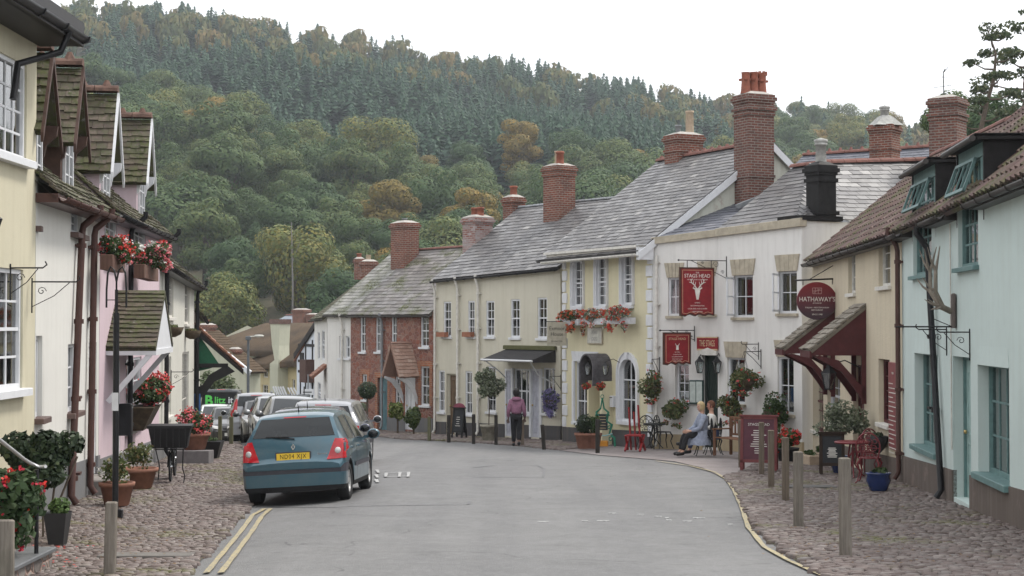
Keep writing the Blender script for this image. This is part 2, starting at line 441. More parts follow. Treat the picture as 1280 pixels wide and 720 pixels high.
# tarmac road
def road_mat():
    m,nt=newmat('tarmac'); oc=objco(nt)
    fine=noi(nt,90,oc,3,.7); v=N(nt,'ShaderNodeTexVoronoi'); v.inputs['Scale'].default_value=55; nt.links.new(oc,v.inputs['Vector'])
    big=noi(nt,.35,oc,5,.6,.5); lane=noi(nt,1,objco(nt,(1.1,.10,1)),4,.6); blot=noi(nt,1.8,oc,6,.7,.3)
    c=mixc(nt,remap(nt,fine,.3,.7,0,1),(.10,.10,.101),(.198,.197,.197))
    c=mixc(nt,remap(nt,big,.35,.7,0,.45),c,(.225,.223,.22))
    c=mixc(nt,remap(nt,lane,.45,.72,0,.5),c,(.105,.105,.11)); c=mixc(nt,remap(nt,noi(nt,5,oc,6,.75),.4,.75,0,.45),c,(.10,.10,.10)); c=mixc(nt,remap(nt,noi(nt,14,oc,4,.7),.5,.75,0,.4),c,(.26,.258,.252))
    c=mixc(nt,remap(nt,blot,.62,.74,0,.4),c,(.09,.09,.092))
    # cracks and patched seams
    e=N(nt,'ShaderNodeTexVoronoi',feature='DISTANCE_TO_EDGE'); e.inputs['Scale'].default_value=.22
    w=N(nt,'ShaderNodeVectorMath',operation='ADD'); nz=N(nt,'ShaderNodeTexNoise'); nz.inputs['Scale'].default_value=.8; nt.links.new(oc,nz.inputs['Vector'])
    nt.links.new(oc,w.inputs[0]); nt.links.new(nz.outputs['Color'],w.inputs[1]); nt.links.new(w.outputs[0],e.inputs['Vector'])
    cr=mth(nt,'MULTIPLY',remap(nt,e.outputs['Distance'],.0,.0035,1,0),remap(nt,blot,.45,.6,0,.8))
    c=mixc(nt,cr,c,(.06,.06,.062))
    sp=noi(nt,7,oc,2,.5); c=mixc(nt,mth(nt,'MULTIPLY',remap(nt,sp,.76,.79,0,.5),remap(nt,big,.5,.6,0,1)),c,(.5,.5,.48))
    ro=remap(nt,blot,.3,.7,.62,.85)
    finish(nt,c,ro,bump=mth(nt,'ADD',fine,mth(nt,'MULTIPLY',v.outputs['Distance'],.8)),bstr=.6,bdist=.012,spec=.35); return m
RIGHT_EDGE=[(1120,760),(1020,718),(985,695),(950,668),(932,640),(921,615),(905,597),(880,585),(845,577),(800,573),(750,569),(700,563),(650,558),(600,554),(540,551),(500,549),(462,545)]
LEFT_EDGE=[(195,760),(235,720),(275,676),(308,640),(316,625),(318,600),(312,580),(305,566),(298,556),(292,547)]
RE=[gp(*p).to_2d() for p in RIGHT_EDGE]; LE=[gp(*p).to_2d() for p in LEFT_EDGE]
far_r=[Vector((-7.7,62)),Vector((-9.0,70)),Vector((-11.5,84)),Vector((-16,100)),Vector((-16,112))]
far_l=[Vector((-10.3,60)),Vector((-12.5,72)),Vector((-15,84)),Vector((-22,100)),Vector((-24,112))]
road_poly=[Vector((3.9,-3)),Vector((3.6,9))]+[p+Vector((.3,.3)) for p in RE]+far_r+far_l[::-1]+[p+Vector((-.3,0)) for p in LE[::-1]]+[Vector((-3.6,9)),Vector((-3.4,-3))]
ROAD=road_mat(); patch_obj('road',road_poly,.0,ROAD,.6)

# cobbles: real stones
def cob_mat():
    m,nt=newmat('cobble_stone'); uv=N(nt,'ShaderNodeTexCoord').outputs['UV']; sp=N(nt,'ShaderNodeSeparateXYZ'); nt.links.new(uv,sp.inputs[0])
    oc=objco(nt); r=ramp(nt,[(0,(.105,.080,.072)),(.3,(.158,.124,.112)),(.6,(.20,.160,.145)),(.85,(.182,.160,.148)),(1,(.29,.252,.228))]); nt.links.new(sp.outputs[0],r.inputs[0])
    n=noi(nt,22,oc,5,.7); c=mixc(nt,remap(nt,n,.35,.7,0,.5),r.outputs[0],(.11,.085,.08))
    b=noi(nt,.55,oc,5,.65,.4); g=mth(nt,'MULTIPLY',remap(nt,b,.54,.66,0,.8),remap(nt,noi(nt,12,oc,4),.4,.55,0,1)); c=mixc(nt,g,c,(.12,.125,.035))
    finish(nt,c,remap(nt,sp.outputs[1],0,1,.5,.85),bump=n,bstr=.4,bdist=.008,spec=.4); return m
def bed_mat():
    m,nt=newmat('cobble_bed'); oc=objco(nt); b=noi(nt,.55,oc,5,.65,.4); n=noi(nt,30,oc,4)
    c=mixc(nt,remap(nt,n,.3,.7,0,1),(.05,.042,.036),(.11,.09,.08)); c=mixc(nt,remap(nt,b,.5,.64,0,.85),c,(.10,.115,.03))
    finish(nt,c,.95,bump=n,bstr=.5,bdist=.01); return m
COB=cob_mat(); BED=bed_mat()
def inside(p,poly):
    x,y=p; c=False; n=len(poly)
    for i in range(n):
        a,b=poly[i],poly[(i+1)%n]
        if (a[1]>y)!=(b[1]>y) and x<(b[0]-a[0])*(y-a[1])/(b[1]-a[1])+a[0]: c=not c
    return c
def cobbles(name,poly,sw,sl,lift,seed,skip=None,rot=0):
    g=random.Random(seed); xs=[p[0] for p in poly]; ys=[p[1] for p in poly]
    V=[];F=[];UV=[]
    y=min(ys)
    while y<max(ys):
        grow=1+max(0,(y-24))*.018
        h=sl*g.uniform(.8,1.25)*grow; x=min(xs)+g.uniform(0,sw)
        while x<max(xs):
            w=sw*g.uniform(.6,1.7)*grow; cx,cy=x+w/2,y+h/2+.05*math.sin(x*2.1+y)
            x+=w*.93
            if not inside((cx,cy),poly) or (skip and skip(cx,cy)): continue
            n=7; top=lift+g.uniform(-.006,.010); z0=G(cx,cy); tx,ty=g.uniform(-.10,.10),g.uniform(-.12,.12)
            o=len(V); ph=g.random()*6; rr=[g.uniform(.82,1.08) for _ in range(n)]
            for k,(s,zz) in enumerate(((1.0,-.03),(.98,.62),(.84,.95))):
                for i in range(n):
                    t=ph+2*math.pi*i/n; ct,st=math.cos(t),math.sin(t); e=(abs(ct)**3+abs(st)**3)**(-1/3)*.9
                    dx,dy=ct*w/2*s*e*rr[i],st*h/2*s*e*rr[i]
                    V.append((cx+dx,cy+dy,z0+(top+dx*tx+dy*ty)*zz))
            V.append((cx,cy,z0+top))
            u=(g.random(),g.random())
            for k in range(2):
                for i in range(n):
                    j=(i+1)%n; F.append((o+k*n+i,o+k*n+j,o+(k+1)*n+j,o+(k+1)*n+i)); UV.append(u)
            for i in range(n):
                F.append((o+2*n+i,o+2*n+(i+1)%n,o+3*n,o+3*n)); UV.append(u)
        y+=h*.95
    me=bpy.data.meshes.new(name); me.from_pydata(V,[],[f if f[2]!=f[3] else f[:3] for f in F]); me.update()
    lay=me.uv_layers.new(name='UVMap'); d=[]
    for p,u in zip(me.polygons,UV): d.extend(u*p.loop_total)
    lay.data.foreach_set('uv',d); me.polygons.foreach_set('use_smooth',[True]*len(me.polygons))
    return mobj(name,me,COB,None,kind='structure')
W2=Vector
wall_r=[Vector((5.9,14)),Vector((6.0,16.5)),Vector((7.05,28.9)),Vector((7.45,39.5)),Vector((7.2,39.7)),Vector((5.53,42.9)),Vector((3.85,44.0)),Vector((1.56,48.7)),Vector((1.49,49.5)),Vector((-2.62,55.2)),Vector((-2.8,56.9)),Vector((-7.2,62.9)),Vector((-8.4,70))]
wall_l=[Vector((-6.2,12)),Vector((-6.2,20.8)),Vector((-6.94,26.9)),Vector((-8.15,37)),Vector((-9.37,47.2)),Vector((-10.9,60))]
pavR=RE+[Vector((-7.7,62)),Vector((-9.0,70))]+wall_r[::-1]+[Vector((5.9,9)),Vector((3.6,9))]
# smooth paved terrace before the pub
terr=[gp(*p).to_2d()+Vector((-.05,-.12)) for p in ((700,563),(750,569),(800,573),(845,577),(880,585),(905,597),(925,592),(960,575),(985,566))]+[Vector((7.2,39.7)),Vector((5.53,42.9)),Vector((3.85,44.0)),Vector((2.9,45.9))]
def ter_mat():
    m,nt=newmat('worn_paving'); oc=objco(nt); n=noi(nt,40,oc,4); b=noi(nt,1.2,oc,6,.7)
    c=mixc(nt,remap(nt,b,.35,.7,0,1),(.20,.17,.165),(.29,.26,.25)); c=mixc(nt,remap(nt,n,.4,.7,0,.4),c,(.13,.11,.105))
    finish(nt,c,.85,bump=n,bstr=.3,bdist=.006); return m
def grow(poly,d): return poly
patch_obj('cobble_bed',pavR,.006,BED,.6)
patch_obj('pavement',terr,.014,ter_mat(),.6)
cobbles('cobbled_pavement',[p for p in pavR],.125,.062,.046,3,skip=lambda x,y: inside((x,y),terr) or y<13 or y>60)
pavL=LE[::-1]+[Vector((-3.2,9)),Vector((-6.2,9))]+wall_l[1:]
patch_obj('cobble_bed_left',pavL,.02,BED,.6)
cobbles('cobbled_pavement_left',pavL,.125,.062,.046,5,skip=lambda x,y:y<13 or y>52)
# painted lines
def paint_mat(name,c,wear=.5):
    m,nt=newmat(name); n=noi(nt,25,None,6,.75); c2=mixc(nt,remap(nt,n,wear,wear+.12,0,1),c,(.15,.15,.15)); finish(nt,c2,.7,bump=n,bstr=.2,bdist=.003); return m
YEL=paint_mat('yellow_paint',(.40,.33,.17),.46); WHT=paint_mat('white_road_paint',(.45,.45,.44),.46)
def line(name,pts,w,mat,dz=.02):
    P=[gp(*p) if len(p)==2 and p[1]>200 else Vector((p[0],p[1],0)) for p in pts]
    Q=[]
    for a,b in zip(P,P[1:]):
        k=max(1,int((b-a).length/.4))
        for i in range(k): Q.append(a.lerp(b,i/k))
    Q.append(P[-1]); mb=MB(); V=[]
    for i,p in enumerate(Q):
        d=(Q[min(i+1,len(Q)-1)]-Q[max(i-1,0)]).to_2d().normalized(); n=Vector((-d.y,d.x)); ww=w*(1+.12*math.sin(i*1.7))
        for s in (-.5,.5):
            x,y=p.x+n.x*ww*s,p.y+n.y*ww*s; V.append((x,y,G(x,y)+dz))
    mb.add(V,[(2*i,2*i+2,2*i+3,2*i+1) for i in range(len(Q)-1)])
    me=mb.mesh(name)
    for p in me.polygons:
        if p.normal.z<0: p.flip()
    return mobj(name,me,mat,None,kind='structure')
line('double_yellow_line',[(258,718),(275,697),(300,667),(316,645),(331,637)],.065,YEL)
line('double_yellow_line',[(276,718),(292,697),(314,667),(327,647),(338,637)],.065,YEL)
line('yellow_line',[(1030,722),(985,702),(955,685),(935,660),(927,635),(917,613),(908,600),(893,591),(862,583),(820,577)],.06,YEL)
for (a,b) in (((470,600),(472,604)),((470,594),(472,598)),((471,588),(473,592)),((482,597),(510,596)),((484,592),(512,591)),((483,592),(482,597)),((500,591),(499,597)),((511,591),(510,597))):
    line('parking_bay_mark',[a,b],.06,WHT)
g0=random.Random(4)
# darker repaired strip, drain cover, slab
DKT=plain('dark_patch_tarmac',(.145,.145,.15),.8,scale=20)
line('tarmac_repair',[(340,634),(420,634),(500,632),(585,631),(587,627)],.05,DKT,.008)
line('tarmac_repair',[(590,585),(618,582),(672,582),(680,586),(679,597),(590,597)],.05,DKT,.008)
mbp=MB()
for k in range(12):
    c=gp(g0.gauss(830,95),g0.uniform(640,660)); 
    mbp.box(c.x-.07*g0.random()-.02,c.y-.03,G(c.x,c.y)-.01,c.x+.07*g0.random()+.02,c.y+.03,G(c.x,c.y)+.009)
mbp.build('worn_white_road_marks',WHT,kind='structure')
def sheetbox(name,u,v,w,l,h,mat,rz=0,**kw):
    c=gp(u,v); M=Matrix.Translation((c.x,c.y,G(c.x,c.y)))@Matrix.Rotation(rz,4,'Z')@Matrix.Rotation(-.036,4,'X')
    return MB().bbox(-w/2,-l/2,-.02,w/2,l/2,h,.006,M=M).build(name,mat,**kw)

# ---------------------------------------------------------------- woods on the hill
BL=[(0,(.042,.085,.034)),(.3,(.070,.122,.042)),(.55,(.105,.150,.048)),(.75,(.17,.19,.055)),(.92,(.30,.24,.055)),(1,(.38,.26,.055))]
LEAF_H=leaf_mat('broadleaf_foliage',BL,.7,objvar=.62,uvvar=.28)
LEAF_Y=leaf_mat('autumn_foliage',[(0,(.13,.11,.03)),(.4,(.22,.17,.04)),(1,(.40,.24,.04))],.7,objvar=.4,uvvar=.5)
LEAF_C=leaf_mat('conifer_foliage',[(0,(.030,.068,.042)),(.5,(.050,.105,.062)),(.85,(.075,.14,.075)),(1,(.14,.16,.06))],.7,objvar=.3,uvvar=.8)
BARK=plain('bark',(.11,.085,.065),.95,scale=6); BARKP=plain('pale_bark',(.2,.19,.175),.9)
def crown_mesh(seed,r,hh,n,size,k=13):
    g=random.Random(seed); L=[((0,0,hh*.5),(r*.55,r*.55,hh*.36))]
    for i in range(k):
        a=g.uniform(0,6.28); q=g.uniform(-.9,1); rad=r*.62*math.sqrt(max(0,1-q*q))*g.uniform(.8,1.1)
        s=g.uniform(.30,.46)*r; L.append(((rad*math.cos(a),rad*math.sin(a),hh*(.5+.36*q)),(s,s,s*g.uniform(.7,.95))))
    V,F,UV=leaf_cloud(L,n,size,seed,flat=.35,out=.9,fill=.86,aspect=1.2); return fast_mesh('crown',V,F,UV)
def trunk_mesh(seed,h,r,kk=5):
    g=random.Random(seed); mb=MB(); p=[Vector((0,0,-1))]; 
    for i in range(1,6): p.append(Vector((g.uniform(-.2,.2)*i*.3,g.uniform(-.2,.2)*i*.3,h*i/5)))
    mb.tube(p,[r*(1.25-.17*i) for i in range(6)],6)
    for i in range(kk):
        b=p[2]+(p[4]-p[2])*g.random(); a=g.uniform(0,6.28); e=b+Vector((math.cos(a)*h*.3,math.sin(a)*h*.3,h*.28)); mb.tube([b,(b+e)/2+Vector((0,0,-.2)),e],[r*.4,r*.28,r*.1],5)
    return mb
tree_protos=[]
for i in range(7):
    rr=(5.6,6.4,5.2,6.0,6.9,4.8,5.6)[i]; hh=(11,12,12.5,10,12,13,11)[i]
    me=crown_mesh(100+i,rr*1.0,hh*1.06,10000,.36,15); me.materials.append(LEAF_H if i<5 else LEAF_Y)
    tm=trunk_mesh(100+i,9,.3).mesh('trunk'); tm.materials.append(BARK); tree_protos.append((me,tm,rr,hh))
def put_tree(i,x,y,z,s,rz,name,label,group,seedmat=None):
    me,tm,rr,hh=tree_protos[i]; t=thing(name,label,'tree',(x,y,z),rz,group); t.scale=(s,s,s*.95)
    c=mobj('crown',me,None,t); c.location=(0,0,2.6); mobj('trunk',tm,None,t); return t
def conifer_arrays(h,r,seed,whorls=9,per=9):
    g=np.random.default_rng(seed); V=[];F=[];UV=[]
    for w in range(whorls):
        t=w/whorls; z=h*(.12+.86*t); rad=r*(1-t)**.85*(.9+.3*(w%2))+.06; m=max(4,int(per*(1-t*.55)))
        for k in range(m):
            a=2*math.pi*(k+g.random()*.8)/m; rr=rad*g.uniform(.7,1.12); ca,sa=math.cos(a),math.sin(a); dz=h/whorls
            wd=rad*.26*g.uniform(.7,1.2)+.05; o=len(V)
            V+= [(0,0,z+dz*.75),(ca*rr*.55-sa*wd,sa*rr*.55+ca*wd,z+dz*.1),(ca*rr,sa*rr,z-dz*.35),(ca*rr*.55+sa*wd,sa*rr*.55-ca*wd,z+dz*.1)]
            F.append((o,o+1,o+2,o+3)); UV.append((g.random(),g.random()**2))
    return np.array(V),np.array(F),np.array(UV)
g=random.Random(21)
con_low={}
con_stuff=[]
def add_con(x,y,h,r,s):
    V,F,UV=con_var[s%8]; a=s*1.3; c,sn=math.cos(a),math.sin(a)
    P=np.empty_like(V); P[:,0]=(V[:,0]*c-V[:,1]*sn)*r+x; P[:,1]=(V[:,0]*sn+V[:,1]*c)*r+y; P[:,2]=V[:,2]*h+H(x,y)-.5
    con_stuff.append((P,F,UV*[.8,1]+[[ (s%11)/11*.2,0]]))
con_var=[conifer_arrays(1,1,300+i,13,9) for i in range(8)]
def proj(x,y,z):
    c,s=math.cos(PIT),math.sin(PIT); d=y*c+(z-EYE)*s; e=-y*s+(z-EYE)*c
    return 640+2000*x/d, 360-2000*e/d
def bound(u):   # lower edge of the conifer plantation as it lies on the hillside (picture height at that bearing)
    pts=[(-300,60),(100,95),(210,105),(300,140),(420,165),(620,178),(760,196),(900,190),(985,120),(1400,120)]
    for (a,b),(c,d) in zip(pts,pts[1:]):
        if u<=c: return b+(d-b)*(u-a)/(c-a)
    return pts[-1][1]
cand=[]
y=186.
while y<575:
    sp=9.3+ (y-186)*.006
    x=-.36*y-12
    while x<.40*y+14:
        px,py=x+g.uniform(-.34,.34)*sp,y+g.uniform(-.34,.34)*sp; cand.append((px,py)); x+=sp*1.04
    y+=sp*.98
blist=[];nconi=0
for (px,py) in cand:
    z=H(px,py); u,v=proj(px,py,z+11)
    if u<-260 or u>1500: continue
    b=bound(u)+18*noise.noise(Vector((px*.03,py*.03,1)))
    if v<b:
        upper=ridge_top(u)
        near_top=(v-upper)<26+14*noise.noise(Vector((px*.02,py*.02,5))) or (u>965)
        if near_top and g.random()<(.75 if u>965 else .42): blist.append((px,py,z,u,v,True)); continue
        k=6 if u<980 else 3
        for q in range(k):
            x2,y2=px+g.uniform(-4.4,4.4),py+g.uniform(-4.4,4.4); add_con(x2,y2,g.uniform(9.5,13.5)*(1+.25*noise.noise(Vector((x2*.02,y2*.02,3)))),g.uniform(2.9,4.4),nconi+q*7); nconi+=1
    else:
        if py>400 and g.random()<.12: add_con(px,py,g.uniform(13,18),g.uniform(3,4.2),nconi); nconi+=1
        else: blist.append((px,py,z,u,v,False))
shown=[b for b in blist if 60<b[3]<1340 and b[4]<430 and not b[5]]
rest=[b for b in blist if b not in shown]
shown.sort(key=lambda b:b[1])
# keep the individually distinguishable ones as trees; the remote rest is one wood
ind=[b for b in shown if 70<b[3]<1120][:300]; ind=ind[:296]; iset=set(id(b) for b in ind); rest=[b for b in blist if id(b) not in iset and (b[1]>330 or b[3]>120)]
for n,(px,py,z,u,v,f) in enumerate(ind):
    r=g.random(); autumn=r<(.10 if u<720 else .30)
    i=(5+g.randrange(2)) if autumn else g.randrange(5)
    s=g.uniform(.72,1.22)*(.88 if py<230 else 1)
    if autumn: put_tree(i,px,py,z,s*.92,g.uniform(0,6),'autumn_tree','yellowing broadleaf tree in the wood on the hillside','autumn trees on the wooded hill')
    else: put_tree(i,px,py,z,s,g.uniform(0,6),'broadleaf_tree','green rounded broadleaf tree in the wood on the hillside','broadleaf trees on the wooded hill')
# stuff: conifer plantation + far broadleaves
Vs=[];Fs=[];Us=[];o=0
for P,F,UV in con_stuff: Vs.append(P);Fs.append(F+o);Us.append(UV);o+=len(P)
me=fast_mesh('conifer_wood',np.concatenate(Vs),np.concatenate(Fs),np.concatenate(Us)); mobj('conifer_wood',me,LEAF_C,None,kind='stuff',label='dark green conifer plantation covering the upper hillside',cat='wood')
Vs=[];Fs=[];Us=[];o=0
far_var=[]
for i in range(4):
    L=[((0,0,.5),(.6,.6,.4))]+[((.5*math.cos(k*1.1+i),.5*math.sin(k*1.1+i),.35+.1*(k%4)),(.4,.4,.26)) for k in range(7)]
    far_var.append(leaf_cloud(L,520,.17,900+i,flat=.4,out=.75,fill=.8))
for k,(px,py,z,u,v,f) in enumerate(rest):
    V,F,UV=far_var[k%4]; s=g.uniform(4.3,6.2); P=V*[s,s,s*2.1]+[px,py,z+1]; Vs.append(P);Fs.append(F+o);o+=len(P)
    q=g.random(); Us.append(UV*[.5,1]+[[min(.5,q*.6),0]])
me=fast_mesh('far_wood',np.concatenate(Vs),np.concatenate(Fs),np.concatenate(Us))
LEAF_F=leaf_mat('far_broadleaf_foliage',[(0,(.06,.09,.035)),(.35,(.10,.125,.042)),(.65,(.17,.155,.05)),(1,(.25,.17,.06))],.7,objvar=0,uvvar=1)
mobj('far_wood',me,LEAF_F,None,kind='stuff',label='mixed green and brown wood running along the hilltop',cat='wood')
# a bare pale dead trunk and lone pines
def pine(x,y,h,seed,label,spread=2.6,name='pine_tree',grp=None,clus=11,z=None,leafm=None,ls=.28):
    g=random.Random(seed); z=H(x,y) if z is None else z
    t=thing(name,label,'tree',(x,y,z),0,grp); mb=MB(); P=[Vector((0,0,-1))]
    for i in range(1,8): P.append(Vector((.25*math.sin(i*.9+seed)*i*.35,.2*math.cos(i+seed),h*i/7)))
    mb.tube(P,[h*.019*(1.25-.15*i) for i in range(8)],7); L=[]
    for i in range(clus):
        f=.42+.56*i/clus; b=P[0].lerp(P[-1],f); b=P[min(6,int(f*7))].lerp(P[min(7,int(f*7)+1)],f*7-int(f*7))
        a=i*2.4+seed; ln=spread*(1.15-f*.55)*g.uniform(.7,1.25); e=b+Vector((math.cos(a)*ln,math.sin(a)*ln,ln*.22)); mb.tube([b,(b+e)/2+Vector((0,0,-.1)),e],[h*.007,h*.005,h*.002],5)
        for q in range(3):
            c=e+Vector((g.uniform(-1,1),g.uniform(-1,1),g.uniform(-.1,.5)))*spread*.28; s=spread*g.uniform(.24,.42); L.append((tuple(c),(s,s,s*.42)))
    L.append(((P[-1].x,P[-1].y,h),(spread*.4,spread*.4,spread*.3)))
    mb.build('trunk',BARK,t)
    leaves('crown',L,int(150*clus),ls,seed,leafm or LEAF_C,t,out=.3,fill=.35,flat=.2); return t
p=at(365,365,189); z=H(p.x,p.y); t=thing('dead_tree','bare pale dead trunk standing among the hillside trees','tree',(p.x,p.y,z)); mb=MB(); zt=at(365,278,189).z-z; mb.tube([(0,0,0),(.1,0,zt*.5),(-.1,0,zt)],[.15,.12,.05],6); mb.tube([(0,0,zt*.7),(.9,0,zt*.85)],[.08,.03],4); mb.build('trunk',BARKP,t)
PINEL=leaf_mat('pine_needles',[(0,(.04,.065,.03)),(.6,(.07,.095,.04)),(1,(.13,.14,.06))],uvvar=1)
p=at(1232,170,75); pine(p.x,p.y,8.0,3,'tall pine with bare leaning trunk above the red pantiled roofs',1.15,z=p.z-3.0,clus=13,ls=.14,leafm=PINEL)
p=at(1290,170,82); pine(p.x,p.y,9.3,8,'dense pine cut by the right edge of the photo',1.7,z=p.z-2.6,clus=14,ls=.16,leafm=PINEL)
for (u,v,Y,s,l) in ((1205,178,90,.5,'small leafy tree beside the tall aerial chimney on the right'),(1256,185,86,.5,'bushy green tree between the two pines on the right')):
    p=at(u,v,Y); put_tree(2,p.x,p.y,p.z-8*s,s,1.0,'broadleaf_tree',l,None)
# ---------------------------------------------------------------- materials of the houses
GLASS=glass_mat(); 
WHITE=plain('white_paint',(.66,.67,.69),.5,var=.05,bump=.08); OFFW=plain('aged_white_paint',(.62,.60,.55),.65)
BLACK=plain('black_metal',(.018,.018,.02),.4,metal=.2); BROWNP=plain('brown_pipe',(.075,.035,.028),.45); DKGUT=plain('dark_gutter',(.05,.045,.042),.45)
TEALP=plain('teal_paint',(.125,.215,.21),.5); REDP=plain('oxblood_paint',(.075,.017,.018),.6); STONE=plain('bath_stone',(.40,.355,.275),.9,var=.2,scale=5)
PLD=render_wall('dark_plinth_paint',(.085,.082,.085),amt=.3,dirt=(.2,.16,.12)); PLB=render_wall('brown_plinth',(.13,.105,.09),amt=.5,dirt=(.25,.21,.18),patch=(.2,.15,.13)); PLG=render_wall('grey_plinth',(.17,.17,.175),amt=.4)
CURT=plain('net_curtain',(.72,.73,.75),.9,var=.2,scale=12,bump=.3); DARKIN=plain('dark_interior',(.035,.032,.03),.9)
LEAD=plain('lead_flashing',(.22,.23,.24),.55,var=.25); MORT=plain('mortar_fillet',(.36,.34,.31),.9)
SLT=[(0,(.075,.072,.075)),(.35,(.12,.116,.118)),(.7,(.17,.164,.162)),(.9,(.23,.222,.215)),(1,(.32,.31,.30))]
SLATE=slate_mat('wet_slate',SLT,rough=(.36,.60),moss=0,lich=.3)
SLATEL=slate_mat('lichen_slate',[(0,(.16,.155,.14)),(.5,(.24,.235,.215)),(1,(.36,.35,.32))],rough=(.5,.85),moss=.30,lich=1)
SLATED=slate_mat('plain_slate',[(0,(.09,.095,.115)),(.6,(.12,.125,.15)),(1,(.19,.19,.21))],rough=(.4,.6),lich=.1)
SLATEB=slate_mat('blue_slate',[(0,(.16,.19,.23)),(1,(.21,.24,.28))],rough=(.5,.6),lich=.1)
SLATEW=slate_mat('brownish_slate',[(0,(.11,.10,.098)),(.5,(.16,.145,.135)),(1,(.25,.23,.215))],rough=(.4,.7),lich=.4,moss=.1)
MOSST=slate_mat('mossy_tile',[(0,(.055,.042,.036)),(.5,(.10,.07,.058)),(1,(.15,.11,.09))],rough=(.7,.95),moss=.85,mosscol=(.075,.085,.026),lich=.7,mscale=1.5)
PANT=slate_mat('red_pantile',[(0,(.055,.03,.026)),(.5,(.095,.05,.042)),(.85,(.135,.08,.065)),(1,(.19,.135,.115))],rough=(.6,.85),moss=.15,lich=.3)
CLAY=slate_mat('clay_tile',[(0,(.22,.09,.06)),(.5,(.34,.16,.10)),(1,(.42,.26,.18))],rough=(.7,.9),lich=.3)
STILE=slate_mat('weathered_stone_tile',[(0,(.15,.13,.10)),(.5,(.22,.19,.15)),(1,(.32,.29,.24))],rough=(.7,.95),lich=.8)
BRK=brick_mat('chimney_brick',(.23,.072,.045),(.15,.048,.034),(.30,.26,.22)); BRK2=brick_mat('dark_chimney_brick',(.19,.075,.055),(.12,.05,.042),(.26,.24,.21)); BRKW=brick_mat('limewashed_brick',(.24,.075,.05),(.40,.36,.36),(.35,.32,.30),soot=.2)
POT=plain('clay_pot',(.24,.085,.055),.8,var=.25); POTB=plain('buff_pot',(.42,.33,.24),.85,var=.2); POTG=plain('grey_pot',(.35,.35,.33),.85,var=.3); TAR=plain('black_tar',(.012,.011,.011),.6,var=.5,bump=.5,spec=.2)
RIDGET=plain('ridge_tile_clay',(.17,.08,.065),.85,var=.3,scale=5); RIDGEM=plain('mossy_ridge_tile',(.11,.065,.05),.9,var=.5,scale=6)

def bil(c,a,b):
    p=c[0].lerp(c[1],a); q=c[3].lerp(c[2],a); return p.lerp(q,b)
def slates(mb,c,w=.3,e=.2,th=.012,seed=1,tilt=.004,rag=.012,strm=None,wave=0,sag=0,clip=None):
    """individual slates on the patch c = eaves-left, eaves-right, ridge-right, ridge-left"""
    g=random.Random(seed); c=[Vector(p) for p in c]; n=(c[1]-c[0]).cross(c[3]-c[0]).normalized()
    if n.z<0: n=-n
    L=max((c[1]-c[0]).length,(c[2]-c[3]).length); Hh=((c[3]-c[0]).length+(c[2]-c[1]).length)/2
    nr=max(2,round(Hh/e)); nc=max(2,round(L/w))
    for i in range(nr):
        b0,b1=i/nr,min(1,(i+1.15)/nr); off=.5*(i%2); rowt=g.random()
        for j in range(-1,nc+1):
            a0,a1=max(0,(j+off)/nc),min(1,(j+off+1)/nc-.0015)
            if a1-a0<.12/nc: continue
            am=(a0+a1)/2
            if clip and not clip(am,(b0+b1)/2): continue
            t=th*(1+g.uniform(-.15,.4)); r=(g.uniform(-rag,rag))/Hh; k1,k2=g.uniform(-tilt,tilt),g.uniform(-tilt,tilt)
            sg=lambda a: -sag*math.sin(math.pi*a)
            z0=Vector((0,0,sg(am)))
            p0,p1,p2,p3=(bil(c,a0,b0+r)+n*(t+k1+.006)+z0,bil(c,a1,b0+r)+n*(t+k2+.006)+z0,bil(c,a1,b1)+n*(.004+k2*.5)+z0,bil(c,a0,b1)+n*(.004+k1*.5)+z0)
            q=.5*g.random()+.28*rowt+.22*g.random(); 
            if g.random()<.035: q=g.uniform(.9,1)
            uv=(min(.999,q),g.random())
            if wave:
                # S-profiled pantile
                ks=5; top=[];bot=[];low=[]
                for s in range(ks+1):
                    f=s/ks; a=a0+(a1-a0)*f; hgt=wave*(math.sin(f*math.pi*2-.6)*.5+.5)
                    bot.append(bil(c,a,b0+r)+n*(hgt+t+.012)+z0); top.append(bil(c,a,b1)+n*(hgt+.002)+z0); low.append(bil(c,a,b0+r)+n*(hgt-.014)+z0)
                mb.add(bot+top+low,[(s,s+1,ks+2+s,ks+1+s) for s in range(ks)]+[(2*ks+2+s,2*ks+3+s,s+1,s) for s in range(ks)],uv=uv)
            else:
                d=n*(-t-.012)
                mb.add([p0,p1,p2,p3,p0+d,p1+d,p2+d,p3+d],[(0,1,2,3),(4,5,1,0),(5,6,2,1),(7,4,0,3)],uv=uv)
    # boarding below
    if clip: return
    d=n*(-.03); S2=[Vector((0,0,-sag))]*4
    mb.add([p+d for p in c]+[p+n*(-.09) for p in c],[(0,1,2,3),(7,6,5,4),(0,4,5,1),(1,5,6,2),(2,6,7,3),(3,7,4,0)] if not sag else [(7,6,5,4)],uv=(.1,.8))
